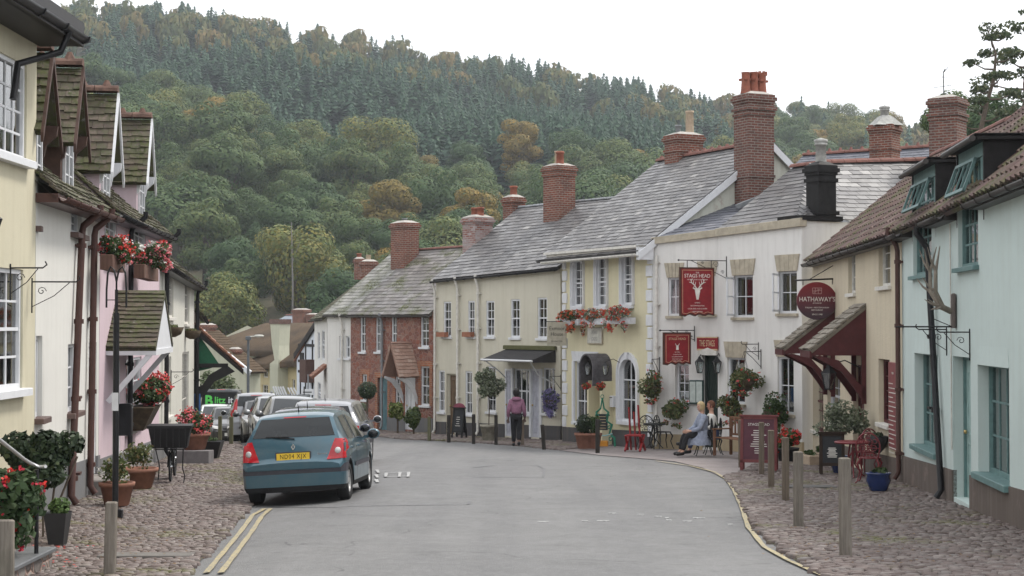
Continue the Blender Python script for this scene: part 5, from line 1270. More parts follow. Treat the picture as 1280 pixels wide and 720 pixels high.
# --- L5 shop with timber canopy
L5=House('shop','small shop with black timber canopy, orange tiles and blue painted corner past the off-white house',(-9.4,47.3),(-11.6,59.5),6,2.3,2.1,wl2,ridge=4.4,roff=2.8,cat='shop')
L5.walls(); L5.roof(MOSST,w=.25,e=.17,ov=.25,seed=69); L5.gutter(BLACK,.05)
BLT=plain('black_timber',(.022,.02,.02),.7); x0,x1=.05,1.9
zt=L5.px(244,402,0)[1]; zb=zt-1.15
zt=L5.W(0,0,0).z*0+ (EYE+(405-403)/2000*47)-L5.zb; zb=(EYE+(405-462)/2000*46)-L5.zb; ot=1.45
m=MB(); slates(m,[(x0,-ot,zb),(x1,-ot,zb),(x1,0,zt),(x0,0,zt)],.2,.16,.02,13,rag=.015); cr=m.build('canopy_roof',CLAY,L5.root)
m=MB(); MM=lambda x:Matrix(((0,1,0,x),(1,0,0,0),(0,0,1,0),(0,0,0,1)))
m.prism([(0,zt-.06),(0,zt-.3),(-ot,zb-.2),(-ot,zb-.04)],0,.1,M=MM(x0)); m.build('canopy_beam',BLT,cr)
m=MB(); m.band([(-.02,zb-1.0),(-.35,zb-.75),(-.6,zb-.4),(-1.2,zb-.1)],[(-.02,zb-.6),(-.25,zb-.5),(-.45,zb-.2),(-.95,zb+.1)],0,.12,M=MM(x0)); m.box(x0,-.14,zb-1.9,x0+.12,0,zt-.2); m.box(x0,-1.0,zb+.02,x0+.12,0,zb+.14); m.build('bracket',BLT,cr)
m=MB(); m.prism([(-.1,zt-.3),(-.1,zb-.1),(-.5,zb+.0),(-.75,zb+.1)],.13,.16,M=MM(x0)); m.build('green_board',plain('green_board_paint',(.02,.12,.06),.6),cr)
m=MB(); m.box(-.05,-.2,-1,.35,-.02,zb-.75); m.build('blue_corner',plain('blue_shop_paint',(.06,.17,.42),.5),L5.root)
# ================================================================ buildings at the bottom of the street
def far_house(name,label,p,q,Y0,Y1,vb,ve0,ve1,depth,ridge_v,wallm,roofm,roff=None,rY=None,**k):
    P=at(p,400,Y0); Q=at(q,400,Y1); return House(name,label,(P.x,P.y),(Q.x,Q.y),depth,at(p,ve0,Y0).z,at(q,ve1,Y1).z,wallm,ridge=at(p,ridge_v,rY or Y0+depth/2).z,roff=roff,base=G(P.x,P.y),**k)
yel2=render_wall('ochre_render',(.52,.44,.26),amt=.3); crm=render_wall('cream_green_render',(.46,.46,.36),amt=.3)
T1=far_house('thatched_cottage','ochre rendered cottage with brown thatched roof and tapering cream chimney breast',313,374,108,101,0,458,452,7.5,408,yel2,None)
t1=[T1.rect(318,459,324,472),T1.rect(329,459,335,472),T1.rect(355,455,358.5,470),T1.rect(328,481,335,492),T1.rect(318,482,322,492),T1.rect(351,474,355,486),T1.rect(365,474,369,486)]
for r in t1: T1.cut(r)
T1.walls(); [T1.sash(r,2,2,OFFW,off=.06,curt=1,seed=i,meet=False,sill=False) for i,r in enumerate(t1)]
TH=thatch_mat()
def thatch(Hh,hipL=0,hipR=0,ov=.5,th=.35,bumps=0,over=0):
    """thick rounded thatch with optional hips"""
    n=28; mb=MB(); L=Hh.L; rows=[]
    prof=[(-ov+.05,-.32,0),(-ov,-.02,0),(-ov+.12,.12,.0),(Hh.roff*.3,None,0),(Hh.roff*.6,None,0),(Hh.roff*.88,None,0),(Hh.roff,None,0),(Hh.roff*1.12,None,0),(Hh.roff*1.5,None,0),(Hh.depth+ov,-.2,0),(Hh.depth+ov-.1,-.5,0)]
    V=[];m=len(prof)
    for i in range(n+1):
        f=i/n; x=-over+(L+2*over)*f; e=Hh.ez(min(max(x,0),L)); 
        hl=min(1,(x+over+.02)/hipL) if hipL else 1; hr=min(1,(L+over-x+.02)/hipR) if hipR else 1; hz=math.sin(max(0,min(hl,hr))*math.pi/2)
        for j,(y,dz,_) in enumerate(prof):
            if dz is not None: z=e+dz
            else:
                t=1-abs(y-Hh.roff)/(Hh.roff+ov); z=e+(Hh.ridge-e)*(t**.9)*hz+.2
            if bumps and y<Hh.roff and f>.0: z+=.12*math.sin(f*9+1)*(1-abs(y-Hh.roff)/Hh.roff)
            V.append((x,y,z))
    F=[(i*m+j,(i+1)*m+j,(i+1)*m+j+1,i*m+j+1) for i in range(n) for j in range(m-1)]
    mb.add(V,F,smooth=True); mb.add(V[:m],[tuple(range(m))]); mb.add(V[-m:],[tuple(range(m-1,-1,-1))]); return mb.build('roof',TH,Hh.root)
thatch(T1,hipL=0,hipR=3.2,ov=.6,over=.5)
# chimney breast
cx0=T1.px(339,470)[0]; zt=T1.px(343,399,0)[1]; ze=T1.px(343,452,0)[1]; m=MB()
m.add([(cx0-.1,-.7,-1),(cx0+1.3,-.7,-1),(cx0+1.3,-.7,ze-.1),(cx0+.45,-.7,ze+.1),(cx0-.0,-.35,ze+1.5),(cx0-.6,-.15,zt),(cx0-.1,.8,-1),(cx0+1.3,.8,-1),(cx0+1.3,.8,ze),(cx0+.3,.8,zt)],[])
def loft(mb,secs,cap=True):
    """secs: list of (x0,x1,y0,y1,z) rectangles bottom to top"""
    V=[]
    for x0,x1,y0,y1,z in secs: V+=[(x0,y0,z),(x1,y0,z),(x1,y1,z),(x0,y1,z)]
    F=[(i*4+j,i*4+(j+1)%4,(i+1)*4+(j+1)%4,(i+1)*4+j) for i in range(len(secs)-1) for j in range(4)]
    mb.add(V,F); k=len(secs)*4; mb.add(V[-4:],[(0,1,2,3)])
q=lambda u,v:T1.px(u,v,-.6)
m=MB(); loft(m,[(q(339,500)[0],q(349,500)[0],-.7,.1,-1),(q(339,470)[0],q(349,470)[0],-.7,.1,q(344,455)[1]),(q(344,470)[0],q(349,470)[0],-.65,.1,q(344,450)[1]),(q(338,470)[0],q(347,470)[0],-.5,.2,q(344,432)[1]),(q(334,470)[0],q(345.5,470)[0],-.4,.35,q(344,405)[1])]); cb=m.build('chimney',crm,T1.root)
m=MB(); m.box(q(333.5,470)[0],-.45,q(344,405)[1],q(346,470)[0],.4,q(344,399)[1]); m.build('chimney_cap',BRK2,cb)
T2=far_house('thatched_cottage','cream cottage with gable to the street, mossy thatch and two red chimneys',236,306,80,95,0,440,461,9,416,crm,None)
# its gable faces us: built as a wing whose ridge runs away from the camera
Pg=at(246,460,92); Qg=at(309,460,90)
T2b=House('gabled_cottage','pale cream gable wall with white barge boards at the foot of the street',(Pg.x,Pg.y),(Qg.x,Qg.y),9,at(246,405,92).z,at(309,461,90).z,crm,base=-3.5)
for o in [T2.root]: bpy.data.objects.remove(o)
m=MB(); x,z=T2b.px(254,417); xr,zr=T2b.px(308,462); m.prism([(-1.5,-2),(xr,-2),(xr,zr),(x,z),(-1.5,z-1.1)],0,1.2); m.build('wall',crm,T2b.root)
m=MB(); m.beam((x-.2,-.06,z+.1),(xr+.35,-.06,zr-.2),.12,.28); m.beam((x+.2,-.06,z+.1),(-2.2,-.06,z-1.4),.12,.28); m.build('bargeboard',WHITE,T2b.root)
m=MB(); slates(m,[(xr+.4,1.3,zr-.15),(xr+.4,-.05,zr-.15),(x,-.05,z+.2),(x,1.3,z+.2)],.3,.25,.02,4); m.build('roof',TH,T2b.root)
for (u,v,vb,w) in ((264.5,406,432,.75),(300,436,458,.5)):
    cx=T2b.px(u,v,1.0)[0]; zt=T2b.px(u,v,1.0)[1]; chimney(T2b,cx,.6,zt-3.0,zt,w,w,BRK,[(0,0,'clay',.25)] if w>.6 else [])
T3=far_house('thatched_cottage','long brown thatched cottage behind the cream gable',251,345,112,106,0,435,440,8,407,crm,None)
T3.walls(); thatch(T3,hipL=3,ov=.5,over=.6,bumps=1)
Hb=far_house('hall','large hall with blue-grey slate roof behind the thatched cottages',300,405,135,130,0,428,428,12,395,brick_mat('far_brick',(.25,.09,.06),(.2,.07,.05),(.3,.25,.2)),None,cat='hall')
Hb.walls(); Hb.roof(SLATEB,w=.5,e=.35,seed=5,ov=.3); 
for (u,v,w) in ((377,387,1.0),(264+128,393,.8)): cx,zt=Hb.px(u,v,-1.5); chimney(Hb,cx,-1.5,zt-6.5,zt,w*1.1,w,BRK)
# timber framed gable
Pt=at(371,460,88); Qt=at(398,460,84)
TF=House('timber_framed_house','white timber framed gable with black beams beside the far white cottage',(Pt.x,Pt.y),(Qt.x,Qt.y),7,1,1,WHITE,base=-3.3)
z_=lambda u,v:TF.px(u,v); m=MB(); a=z_(371,443); bb=z_(397,408); e=z_(398,500); m.prism([(a[0],e[1]-1),(e[0]+3,e[1]-1),(e[0]+3,bb[1]-.6),(bb[0],bb[1]),(a[0],a[1])],0,6); m.build('wall',render_wall('limewash',(.62,.66,.72),amt=.15),TF.root)
m=MB(); m.beam((a[0]-.2,-.08,a[1]-.1),(bb[0]+.2,-.08,bb[1]+.25),.1,.3); m.beam((bb[0]-.1,-.08,bb[1]+.2),(e[0]+3,-.08,bb[1]-1.0),.1,.3)
for v in (431,451,464): x,z=z_(374,v); m.box(x-.1,-.05,z-.07,e[0]+2,.01,z+.07)
for u in (376,382.5,391): x,z=z_(u,460); m.box(x-.07,-.045,z-2,x+.07,.01,z_(u,440 if u<380 else 425)[1])
x,z=z_(377,458); m.box(x,-.06,z,x+.5,.012,z+.75)
m.build('timber_frame',BLT,TF.root)
m=MB(); slates(m,[(a[0]-.3,6,a[1]-.3),(a[0]-.3,-.1,a[1]-.3),(bb[0],-.1,bb[1]+.2),(bb[0],6,bb[1]+.2)],.3,.25,.02,4); m.build('roof',CLAY,TF.root)
p_=z_(388,475); m=MB(); m.box(p_[0],-.6,p_[1]-.1,p_[0]+1.2,0,p_[1]+1.1); m.build('brown_porch',plain('brown_boarding',(.09,.05,.04),.8),TF.root)
# ================================================================ vehicles
from mathutils.bvhtree import BVHTree
def lerp_pts(P,y):
    if y<=P[0][0]: return P[0][1]
    for (a,b),(c,d) in zip(P,P[1:]):
        if y<=c: return b+(d-b)*(y-a)/(c-a)
    return P[-1][1]
def car_paint(name,c,metal=.4):
    k=('car',name)
    if k in MC: return MC[k]
    m,nt=newmat(name); n=noi(nt,3,None,5,.6); fl=noi(nt,600,None,1)
    cc=mixc(nt,remap(nt,n,.4,.75,0,.18),c,(.22,.20,.17)); cc=mixc(nt,remap(nt,fl,.3,.7,0,.15),cc,tuple(min(1,x*1.6) for x in c))
    finish(nt,cc,remap(nt,n,.3,.8,.28,.42),metal=metal,coat=.8); MC[k]=m; return m
CGLASS=plain('car_glass',(.010,.013,.015),.05,var=.3,scale=2,bump=0,spec=.45); RUB=plain('tyre_rubber',(.022,.022,.023),.85,bump=.3); PLAS=plain('grey_bumper_plastic',(.045,.045,.055),.6)
RLENS=plain('red_lens',(.42,.012,.02),.12,var=.2,coat=.6,bump=0); CLENS=plain('clear_lens',(.6,.6,.6),.1,bump=0,coat=.5); RIM=plain('wheel_silver',(.42,.42,.42),.4,metal=.6); CHR=plain('chrome',(.75,.76,.78),.15,metal=1,bump=0)
PLY=plain('yellow_number_plate',(.72,.48,.04),.5,bump=0); PLW=plain('white_number_plate',(.75,.75,.72),.5,bump=0); INK=plain('black_ink',(.012,.012,.012),.6,bump=0); UND=plain('underbody',(.012,.012,.013),.9)
HATCH=dict(L=3.77,top=[(0,.62),(.04,.655),(.075,.70),(.10,.80),(.15,.95),(.27,1.16),(.42,1.335),(.58,1.385),(1.2,1.415),(1.7,1.415),(2.15,1.36),(2.5,1.17),(2.92,.93),(3.1,.885),(3.45,.79),(3.62,.70),(3.72,.58),(3.77,.5)],
  wt=[(0,.70),(.075,.735),(.15,.72),(.27,.655),(.42,.585),(.7,.58),(1.7,.58),(2.15,.58),(2.5,.63),(2.92,.70),(3.2,.68),(3.6,.60),(3.77,.50)],
  wb=[(0,.735),(.05,.775),(.12,.80),(.5,.815),(1.2,.822),(2.6,.822),(3.2,.80),(3.5,.755),(3.68,.68),(3.77,.55)], belt=[(0,.93),(1.2,.90),(2.6,.86),(3.77,.8)],wheels=(.60,3.05),R=.29)
ESTATE=dict(L=4.45,top=[(0,.60),(.04,.64),(.07,.70),(.10,.85),(.14,1.0),(.26,1.20),(.38,1.36),(.55,1.42),(1.5,1.46),(2.3,1.45),(2.7,1.38),(3.1,1.15),(3.45,.97),(3.7,.92),(4.1,.82),(4.3,.70),(4.4,.58),(4.45,.5)],
  wt=[(0,.74),(.07,.78),(.14,.74),(.26,.68),(.38,.60),(.7,.60),(2.3,.62),(2.7,.62),(3.1,.68),(3.45,.76),(3.8,.74),(4.2,.64),(4.45,.52)],
  wb=[(0,.78),(.05,.82),(.12,.85),(.6,.87),(3.0,.87),(3.8,.85),(4.1,.80),(4.35,.70),(4.45,.58)],belt=[(0,.97),(1.5,.93),(3.2,.90),(4.45,.82)],wheels=(.80,3.55),R=.31)
def build_car(name,label,paint,P=HATCH,sc=1,zsc=1,lights='clio',plate=None,plate_col=None,strip=True,rails=False,extras='',glass_front=True,group=None,cat='car'):
    root=thing(name,label,cat,(0,0,0),0,group); L=P['L']; Ra=P['R']+.055
    ys=sorted(set([a for a,_ in P['top']]+[a for a,_ in P['wb']]+[round(w+Ra*math.cos(math.pi*k/10),3) for w in P['wheels'] for k in range(11)]+[i*.15 for i in range(int(L/.15))]))
    ys=[y for i,y in enumerate(ys) if y<=L and (i==0 or y-ys[i-1]>.008)]
    def sec(y):
        zt=lerp_pts(P['top'],y)*zsc; wt=lerp_pts(P['wt'],y); wb=lerp_pts(P['wb'],y); zb=min(lerp_pts(P['belt'],y)*zsc,zt-.05); zl=.20
        for w in P['wheels']:
            if abs(y-w)<Ra: zl=max(zl,P['R']+math.sqrt(Ra*Ra-(y-w)**2))
        cr=.03; e1=min(wt,wb-.02)
        z5,z6,z7=min(.60,zb-.03),.47,.275
        z8=zl; z7=max(z7,z8+.02); z6=max(z6,z7+.02); z5=max(z5,z6+.02); zb=max(zb,z5+.02); zt=max(zt,zb+.03)
        b=.012 if (y<.5 or y>L-.5) else .0
        h=[(0,zt+cr),(.5*e1,zt+cr*.8),(.88*e1,zt+cr*.2),(e1+.015,zt-.02),(wb-.012,zb+.02),(wb,zb-.04),(wb+b,z5),(wb+b+.004,z6),(wb+b-.005,z7),(wb-.03,z8),(wb-.26,z8),(wb-.26,.19),(0,.19)]
        return [(x,y,z) for x,z in h]
    V=[];nh=13
    for y in ys:
        h=sec(y); V+=h+[(-x,yy,z) for x,yy,z in h[-2:0:-1]]
    m=len(V)//len(ys); F=[];MI=[]
    for i in range(len(ys)-1):
        for j in range(m):
            k=(j+1)%m; F.append((i*m+j,i*m+k,(i+1)*m+k,(i+1)*m+j)); jj=j if j<nh-1 else m-1-j
            y=ys[i]; mi=0
            if jj>=8: mi=2
            elif strip and jj==6 and (y<.62 or y>L-.6): mi=1
            MI.append(mi)
    for base,rev in ((0,False),((len(ys)-1)*m,True)):
        for j in range(nh-1):
            a,b=base+j,base+j+1; c,d=base+(m-j)%m,base+(m-j-1)%m
            f=[a,c,d,b] if not rev else [a,b,d,c]; f=list(dict.fromkeys(f))
            if len(f)>2: F.append(tuple(f)); MI.append(2 if j>=8 else (1 if strip and j==6 else 0))
    me=bpy.data.meshes.new('body'); me.from_pydata(V,[],F); me.polygons.foreach_set('material_index',MI); me.update()
    bm=bmesh.new(); bm.from_mesh(me); bmesh.ops.recalc_face_normals(bm,faces=bm.faces[:]); bm.to_mesh(me); bm.free()
    for q in (paint,PLAS,UND): me.materials.append(q)
    me.polygons.foreach_set('use_smooth',[True]*len(me.polygons))
    try: me.set_sharp_from_angle(angle=R(38))
    except Exception: pass
    body=mobj('body',me,None,root)
    bvh=BVHTree.FromPolygons([Vector(v) for v in V],F)
    def drape(mb,quad,axis,off=.006,n=6,mm=4,edge=True):
        """quad: 4 points (h,v) in the rear (x,z), front, or side (y,z) view, laid on the bodywork"""
        g=[]
        for i in range(n+1):
            for j in range(mm+1):
                a,b=i/n,j/mm; h=(quad[0][0]*(1-a)+quad[1][0]*a)*(1-b)+(quad[3][0]*(1-a)+quad[2][0]*a)*b; v=(quad[0][1]*(1-a)+quad[1][1]*a)*(1-b)+(quad[3][1]*(1-a)+quad[2][1]*a)*b
                if axis=='R': o,d=Vector((h,-2,v)),Vector((0,1,0))
                elif axis=='F': o,d=Vector((h,L+2,v)),Vector((0,-1,0))
                elif axis=='+': o,d=Vector((3,h,v)),Vector((-1,0,0))
                else: o,d=Vector((-3,h,v)),Vector((1,0,0))
                loc,no,_,_=bvh.ray_cast(o,d)
                if loc is None: loc,no,_,_=bvh.find_nearest(o+d*2.2)
                if no.dot(d)>0: no=-no
                g.append(loc+(no*.5-d*.5).normalized()*off)
        k=mm+1; flip=axis in ('R','+')
        fs=[(i*k+j,(i+1)*k+j,(i+1)*k+j+1,i*k+j+1) for i in range(n) for j in range(mm)]
        if not flip: fs=[f[::-1] for f in fs]
        mb.add(g,fs,smooth=True)
        return g
    zk=zsc; top=lambda y:lerp_pts(P['top'],y)*zk; wt=lambda y:lerp_pts(P['wt'],y); 
    # glass in rear and front views
    gb,gt=(.17,.415) if P is HATCH else (.14,.37)
    def endglass(nm,y0,y1,axis,ins=.06):
        mb=MB(); z0,z1=top(y0)+.05,top(y1)+.012; drape(mb,[(-wt(y0)+ins,z0),(wt(y0)-ins,z0),(wt(y1)-ins*.9,z1),(-wt(y1)+ins*.9,z1)],axis,.008,12,6); return mb.build(nm,CGLASS,root)
    rg=endglass('rear_window',gb,gb+(gt-gb)*.93,'R')
    ws,we=((2.15,2.90) if P is HATCH else (2.7,3.43)); endglass('windscreen',we-.02,ws+.03,'F',.07)
    # side glass
    for ax in ('+','-'):
        yb=[(.62,1.30),(1.36,2.25)] if P is HATCH else [(.42,1.05),(1.12,1.95),(2.02,2.85)]
        for q,(a,b) in enumerate(yb):
            mb=MB(); bl=lambda y:lerp_pts(P['belt'],y)*zk+.045; tp=lambda y:min(top(y),1e9)-.075*zk
            last=q==len(yb)-1; a2=a+.05 if q==0 else a
            b_low=b+ (.33 if last else 0); hz=lambda y:max(bl(y)+.02,tp(y))
            drape(mb,[(a,bl(a)),(b_low,bl(b_low)),(b-.02,hz(b)),(a2+.04,hz(a2))],ax,.006,8,4); mb.build('side_window',CGLASS,root)
        mb=MB(); 
        for (a,b) in yb[:-1]: 
            drape(mb,[(b-.004,.3),(b+.012,.3),(b+.012,.9*zk),(b-.004,.9*zk)],ax,.002,1,6)
        a=yb[-1][1]+.3; drape(mb,[(a,.35),(a+.012,.35),(a+.012,.86*zk),(a,.86*zk)],ax,.002,1,6); mb.build_each('door_gap',UND,root)
        s=1 if ax=='+' else -1
        for (a,b) in yb: mb=MB(); x=lerp_pts(P['wb'],a); mb.bbox(s*x-.025,a+.12,.80*zk,s*x+.025,a+.29,.83*zk,.006); mb.build('door_handle',paint,root)
        # rubbing strip and mirror
        mb=MB(); drape(mb,[(P['wheels'][0]+.45,.50),(P['wheels'][1]-.42,.50),(P['wheels'][1]-.42,.57),(P['wheels'][0]+.45,.57)],ax,.014,8,2); mb.build('rubbing_strip',PLAS,root)
        ym=yb[-1][1]+.28; zm=lerp_pts(P['belt'],ym)*zk+.10; x=lerp_pts(P['wb'],ym); mb=MB(); mb.lathe([(0,-.10),(.05,-.085),(.085,-.04),(.09,.02),(.075,.055),(0,.06)],10,(0,0,0),sx=1.25,M=Matrix.Translation((s*(x+.13),ym,zm))@Matrix.Rotation(R(90),4,'X')); mb.beam((s*(x-.04),ym+.02,zm-.05),(s*(x+.08),ym,zm-.03),.05); mo=mb.build('door_mirror',paint if extras!='teal' else paint,root)
        mb=MB(); mb.lathe([(0,0),(.07,0),(.07,.006),(0,.006)],10,sx=1.25,M=Matrix.Translation((s*(x+.13),ym-.066,zm))@Matrix.Rotation(R(90),4,'X')); mb.build('mirror_glass',CGLASS,mo)
    # lights
    for s in (-1,1):
        mb=MB()
        if lights=='clio': q=[(.50,.665),(.80,.665),(.775,.83),(.665,1.0)]; q=[(.53,.665),(.835,.675),(.80,.97),(.655,.985)]
        elif lights=='tall': q=[(.66,.75),(.90,.75),(.76,1.25),(.62,1.25)]
        else: q=[(.55,.68),(.90,.68),(.86,.92),(.60,.92)]
        q=[(s*a,b*zk) for a,b in q]; q=q if s>0 else [q[1],q[0],q[3],q[2]]
        drape(mb,q,'R',.012,8,6); t=mb.build('tail_light',RLENS,root)
        c=bvh.ray_cast(Vector((s*.70,-2,(.80 if lights!='tall' else .9)*zk)),Vector((0,1,0)))[0]
        if c: mb=MB(); mb.lathe([(0,0),(.045,0),(.05,.01),(.045,.02),(0,.025)],12,M=Matrix.Translation((s*.70,c.y-.014,c.z))@Matrix.Rotation(R(90),4,'X')@Matrix.Rotation(s*R(20),4,'Y')); mb.build('reversing_lamp',CLENS,t)
        mb=MB(); q=[(s*.42,.60),(s*.78,.66),(s*.74,.76),(s*.40,.70)]; q=q if s>0 else [q[1],q[0],q[3],q[2]]; drape(mb,q,'F',.010,6,4); mb.build('headlight',CLENS,root)
    mb=MB(); drape(mb,[(-.30,.58),(.30,.58),(.33,.66),(-.33,.66)],'F',.008,4,2); mb.build('grille',UND,root)
    # plates
    def plate_at(axis,z,colr,txt,w=.52,h=.112):
        o=Vector((0,-2 if axis=='R' else L+2,z)); d=Vector((0,1 if axis=='R' else -1,0)); c=bvh.ray_cast(o,d)[0]
        M=Matrix.Translation((0,c.y-(.02 if axis=='R' else -.02),z)); 
        if axis=='F': M=M@Matrix.Rotation(math.pi,4,'Z')
        else: M=M@Matrix.Rotation(R(-8),4,'X')
        mb=MB(); mb.bbox(-w/2-.02,-.001,-h/2-.02,w/2+.02,.03,h/2+.02,.004,M=M); f=mb.build('plate_frame',PLAS,root); mb=MB(); mb.box(-w/2,-.006,-h/2,w/2,.0,h/2,M=M); mb.build('number_plate',colr,f)
        if txt: letters(txt,.098,M@Matrix.Translation((0,-.0075,0)),INK,f,ext=.001,bold=.0,width=.85,spacing=1.16)
    plate_at('R',.735*zk if lights=='clio' else .62,plate_col or PLY,plate); plate_at('F',.42,PLW,None)
    mb=MB(); 
    if lights=='clio':
        c=bvh.ray_cast(Vector((0,-2,.87)),Vector((0,1,0)))[0]; 
        mb.band([(0,.055),(.035,0),(0,-.055),(-.035,0),(0,.055)],[(0,.025),(.016,0),(0,-.025),(-.016,0),(0,.025)],-.012,.005,M=Matrix.Translation((0,c.y-.01,.88))@Matrix.Rotation(R(-15),4,'X')); mb.build('badge',CHR,root)
        letters('Extreme',.045,Matrix.Translation((.46,bvh.ray_cast(Vector((.46,-2,.76)),Vector((0,1,0)))[0].y-.006,.76)),CHR,root,ext=.001)
    # wiper, aerial, rear shelf line
    c0=bvh.ray_cast(Vector((0,-2,top(gb)+.02)),Vector((0,1,0)))[0]; c1=bvh.ray_cast(Vector((-.32,-2,top(gb)+.06)),Vector((0,1,0)))[0]
    mb=MB(); mb.tube([c0+Vector((.02,-.03,0)),c1+Vector((0,-.03,.0))],.011,5); mb.tube([c1+Vector((-.12,-.025,.01)),c1+Vector((.25,-.03,-.005))],.009,4); mb.build('wiper',UND,root)
    mb=MB(); drape(mb,[(-.18,top(gt)-.0),(.18,top(gt)-.0),(.18,top(gt)+.016),(-.18,top(gt)+.016)],'R',.012,4,1); mb.build('brake_light',RLENS,root)
    if rails:
        for s in (-1,1): mb=MB(); mb.tube([(s*.52,.55,top(.6)+.02),(s*.53,.7,top(.7)+.07),(s*.55,2.2,top(2.2)+.07),(s*.55,2.35,top(2.3)+.02)],.02,6); mb.build('roof_rail',LEAD,root)
    else: mb=MB(); mb.tube([(0,.75,top(.75)+.02),(0,.68,top(.75)+.16)],[.012,.004],5); mb.build('aerial',UND,root)
    # wheels
    Rw=P['R']
    for w in P['wheels']:
        for s in (-1,1):
            x=lerp_pts(P['wb'],w)-.115; M=Matrix.Translation((s*x,w,Rw))@Matrix.Rotation(R(90)*s,4,'Y')
            mb=MB(); mb.lathe([(Rw*.62,-.09),(Rw*.93,-.095),(Rw,-.07),(Rw,.07),(Rw*.93,.095),(Rw*.62,.085),(Rw*.60,.05)],26,M=M); wh=mb.build('wheel',RUB,root)
            mb=MB(); mb.lathe([(0,.07),(.035,.075),(.05,.06),(Rw*.3,.05),(Rw*.3,.035),(0,.03)],16,M=M)
            for k in range(5):
                a=k*2*math.pi/5; M2=M@Matrix.Rotation(a,4,'Z'); mb.add([M2@Vector(p) for p in ((-.035,.04,.062),(.035,.04,.062),(.05,Rw*.60,.068),(-.05,Rw*.60,.068),(-.035,.04,.02),(.035,.04,.02),(.05,Rw*.60,.02),(-.05,Rw*.60,.02))],[(0,1,2,3),(0,4,5,1),(1,5,6,2),(3,2,6,7),(0,3,7,4)])
            mb.lathe([(Rw*.52,.03),(Rw*.56,.072),(Rw*.635,.085),(Rw*.64,.04)],26,M=M); mb.lathe([(0,-.0),(Rw*.6,-.0)],16,M=M); mb.build('rim',RIM,wh)
    mb=MB(); mb.tube([(-.42,-.02,.24),(-.42,.25,.24)],.028,8); mb.build('exhaust',UND,root)
    return root
def place_car(root,x,y,th,dz=0,roll=0):
    """x,y of the middle of the rear bumper; th heading from +Y (clockwise positive)"""
    Rz=Matrix.Rotation(-th,4,'Z'); f=Rz@Vector((0,1,0)); r=Rz@Vector((1,0,0)); 
    P=[Vector((x,y,0))+f*a+r*b for a in (.6,3.2) for b in (-.7,.7)]; zs=[G(p.x,p.y)+.0 for p in P]
    pitch=math.atan2((zs[2]+zs[3]-zs[0]-zs[1])/2,2.6); rl=math.atan2((zs[0]+zs[2]-zs[1]-zs[3])/2,1.4)
    z=(zs[0]+zs[1])/2-.6*math.sin(pitch); M=Matrix.Translation((x,y,z+dz+.004))@Rz@Matrix.Rotation(pitch,4,'X')@Matrix.Rotation(rl+roll,4,'Y'); root.matrix_world=M
place_car(build_car('parked_car','teal blue hatchback seen from behind with yellow number plate',car_paint('teal_paint_car',(.042,.105,.14)),plate='ND04 XJX'),-3.38,24.95,R(2.5),roll=R(.5))
place_car(build_car('parked_car','dark navy hatchback parked just beyond the teal car',car_paint('navy_paint',(.02,.025,.06)),lights='other',strip=False),-3.95,30.4,R(0))
place_car(build_car('parked_car','silver estate car with roof taller than the navy hatchback in front of it',car_paint('silver_paint',(.27,.28,.30)),P=ESTATE,lights='other',strip=False,zsc=1.04),-4.25,35.6,R(0))
kd=R(192)
def front_car(name,label,col_,u,Y,P=HATCH,zs=1.0,**k):
    c=build_car(name,label,col_,P=P,zsc=zs,lights='other',strip=False,**k); p=at(u,400,Y); L=P['L']; x0=p.x+.84
    # nose towards the camera: rear bumper lies L further on
    place_car(c,x0-L*math.sin(R(12)),Y+L*math.cos(R(12)),R(168)+0*kd)
front_car('parked_car','grey hatchback facing the camera, its windscreen left of the silver estate',car_paint('mid_grey_paint',(.12,.125,.13)),331,41.8,zs=1.03)
front_car('parked_car','silver hatchback facing the camera behind the grey hatchback',car_paint('light_silver_paint',(.26,.27,.28)),317,46.3)
front_car('parked_car','dark grey hatchback facing the camera, third along the left kerb',car_paint('dark_grey_paint',(.06,.063,.067)),304,50.8)
place_car(build_car('parked_car','tall silver car with roof rails and tall red tail lights',car_paint('silver_paint',(.27,.28,.30)),P=ESTATE,lights='tall',strip=False,rails=True,zsc=1.16),-8.35,52.6,R(-12))
front_car('parked_car','black hatchback facing the camera beside the blue shop corner',car_paint('black_paint',(.015,.015,.018)),262,60)
front_car('parked_car','white hatchback facing the camera beyond the black hatchback',car_paint('white_paint_car',(.62,.63,.64),0),247,66)
front_car('parked_car','pale silver hatchback facing the camera beside the tall silver car',car_paint('pale_silver_paint',(.3,.31,.32)),280,64,zs=1.02)
VAN=dict(L=4.6,top=[(0,.55),(.03,.7),(.05,1.0),(.09,1.4),(.16,1.70),(.35,1.80),(3.0,1.82),(3.3,1.74),(3.7,1.4),(4.0,1.12),(4.3,1.0),(4.5,.8),(4.6,.5)],wt=[(0,.82),(.05,.84),(.16,.76),(3.3,.74),(4.0,.78),(4.6,.6)],wb=[(0,.86),(.1,.90),(3.9,.90),(4.4,.82),(4.6,.7)],belt=[(0,1.05),(4.6,.95)],wheels=(.9,3.7),R=.33)
v=build_car('van','dark van with green and white lettering on its rear window',car_paint('black_paint',(.015,.015,.018)),P=VAN,lights='tall',strip=False,zsc=1.13,cat='van')
mb=MB(); mb.bbox(-.80,-.02,1.2,.80,.03,1.95,.02); mb.build('rear_panel',plain('black_window_film',(.012,.012,.014),.25,bump=0),v)
letters('B',.62,Matrix.Translation((-.50,-.03,1.55)),plain('green_lettering',(.10,.55,.10),.5,bump=0),v,ext=.002,bold=.02); letters('litz',.40,Matrix.Translation((-.02,-.03,1.58)),plain('green_lettering',(.10,.55,.10),.5,bump=0),v,ext=.002,bold=.008); letters('it',.40,Matrix.Translation((.44,-.03,1.58)),WHITE,v,ext=.002,bold=.008)
place_car(v,-12.75,70,R(-6),dz=.0)
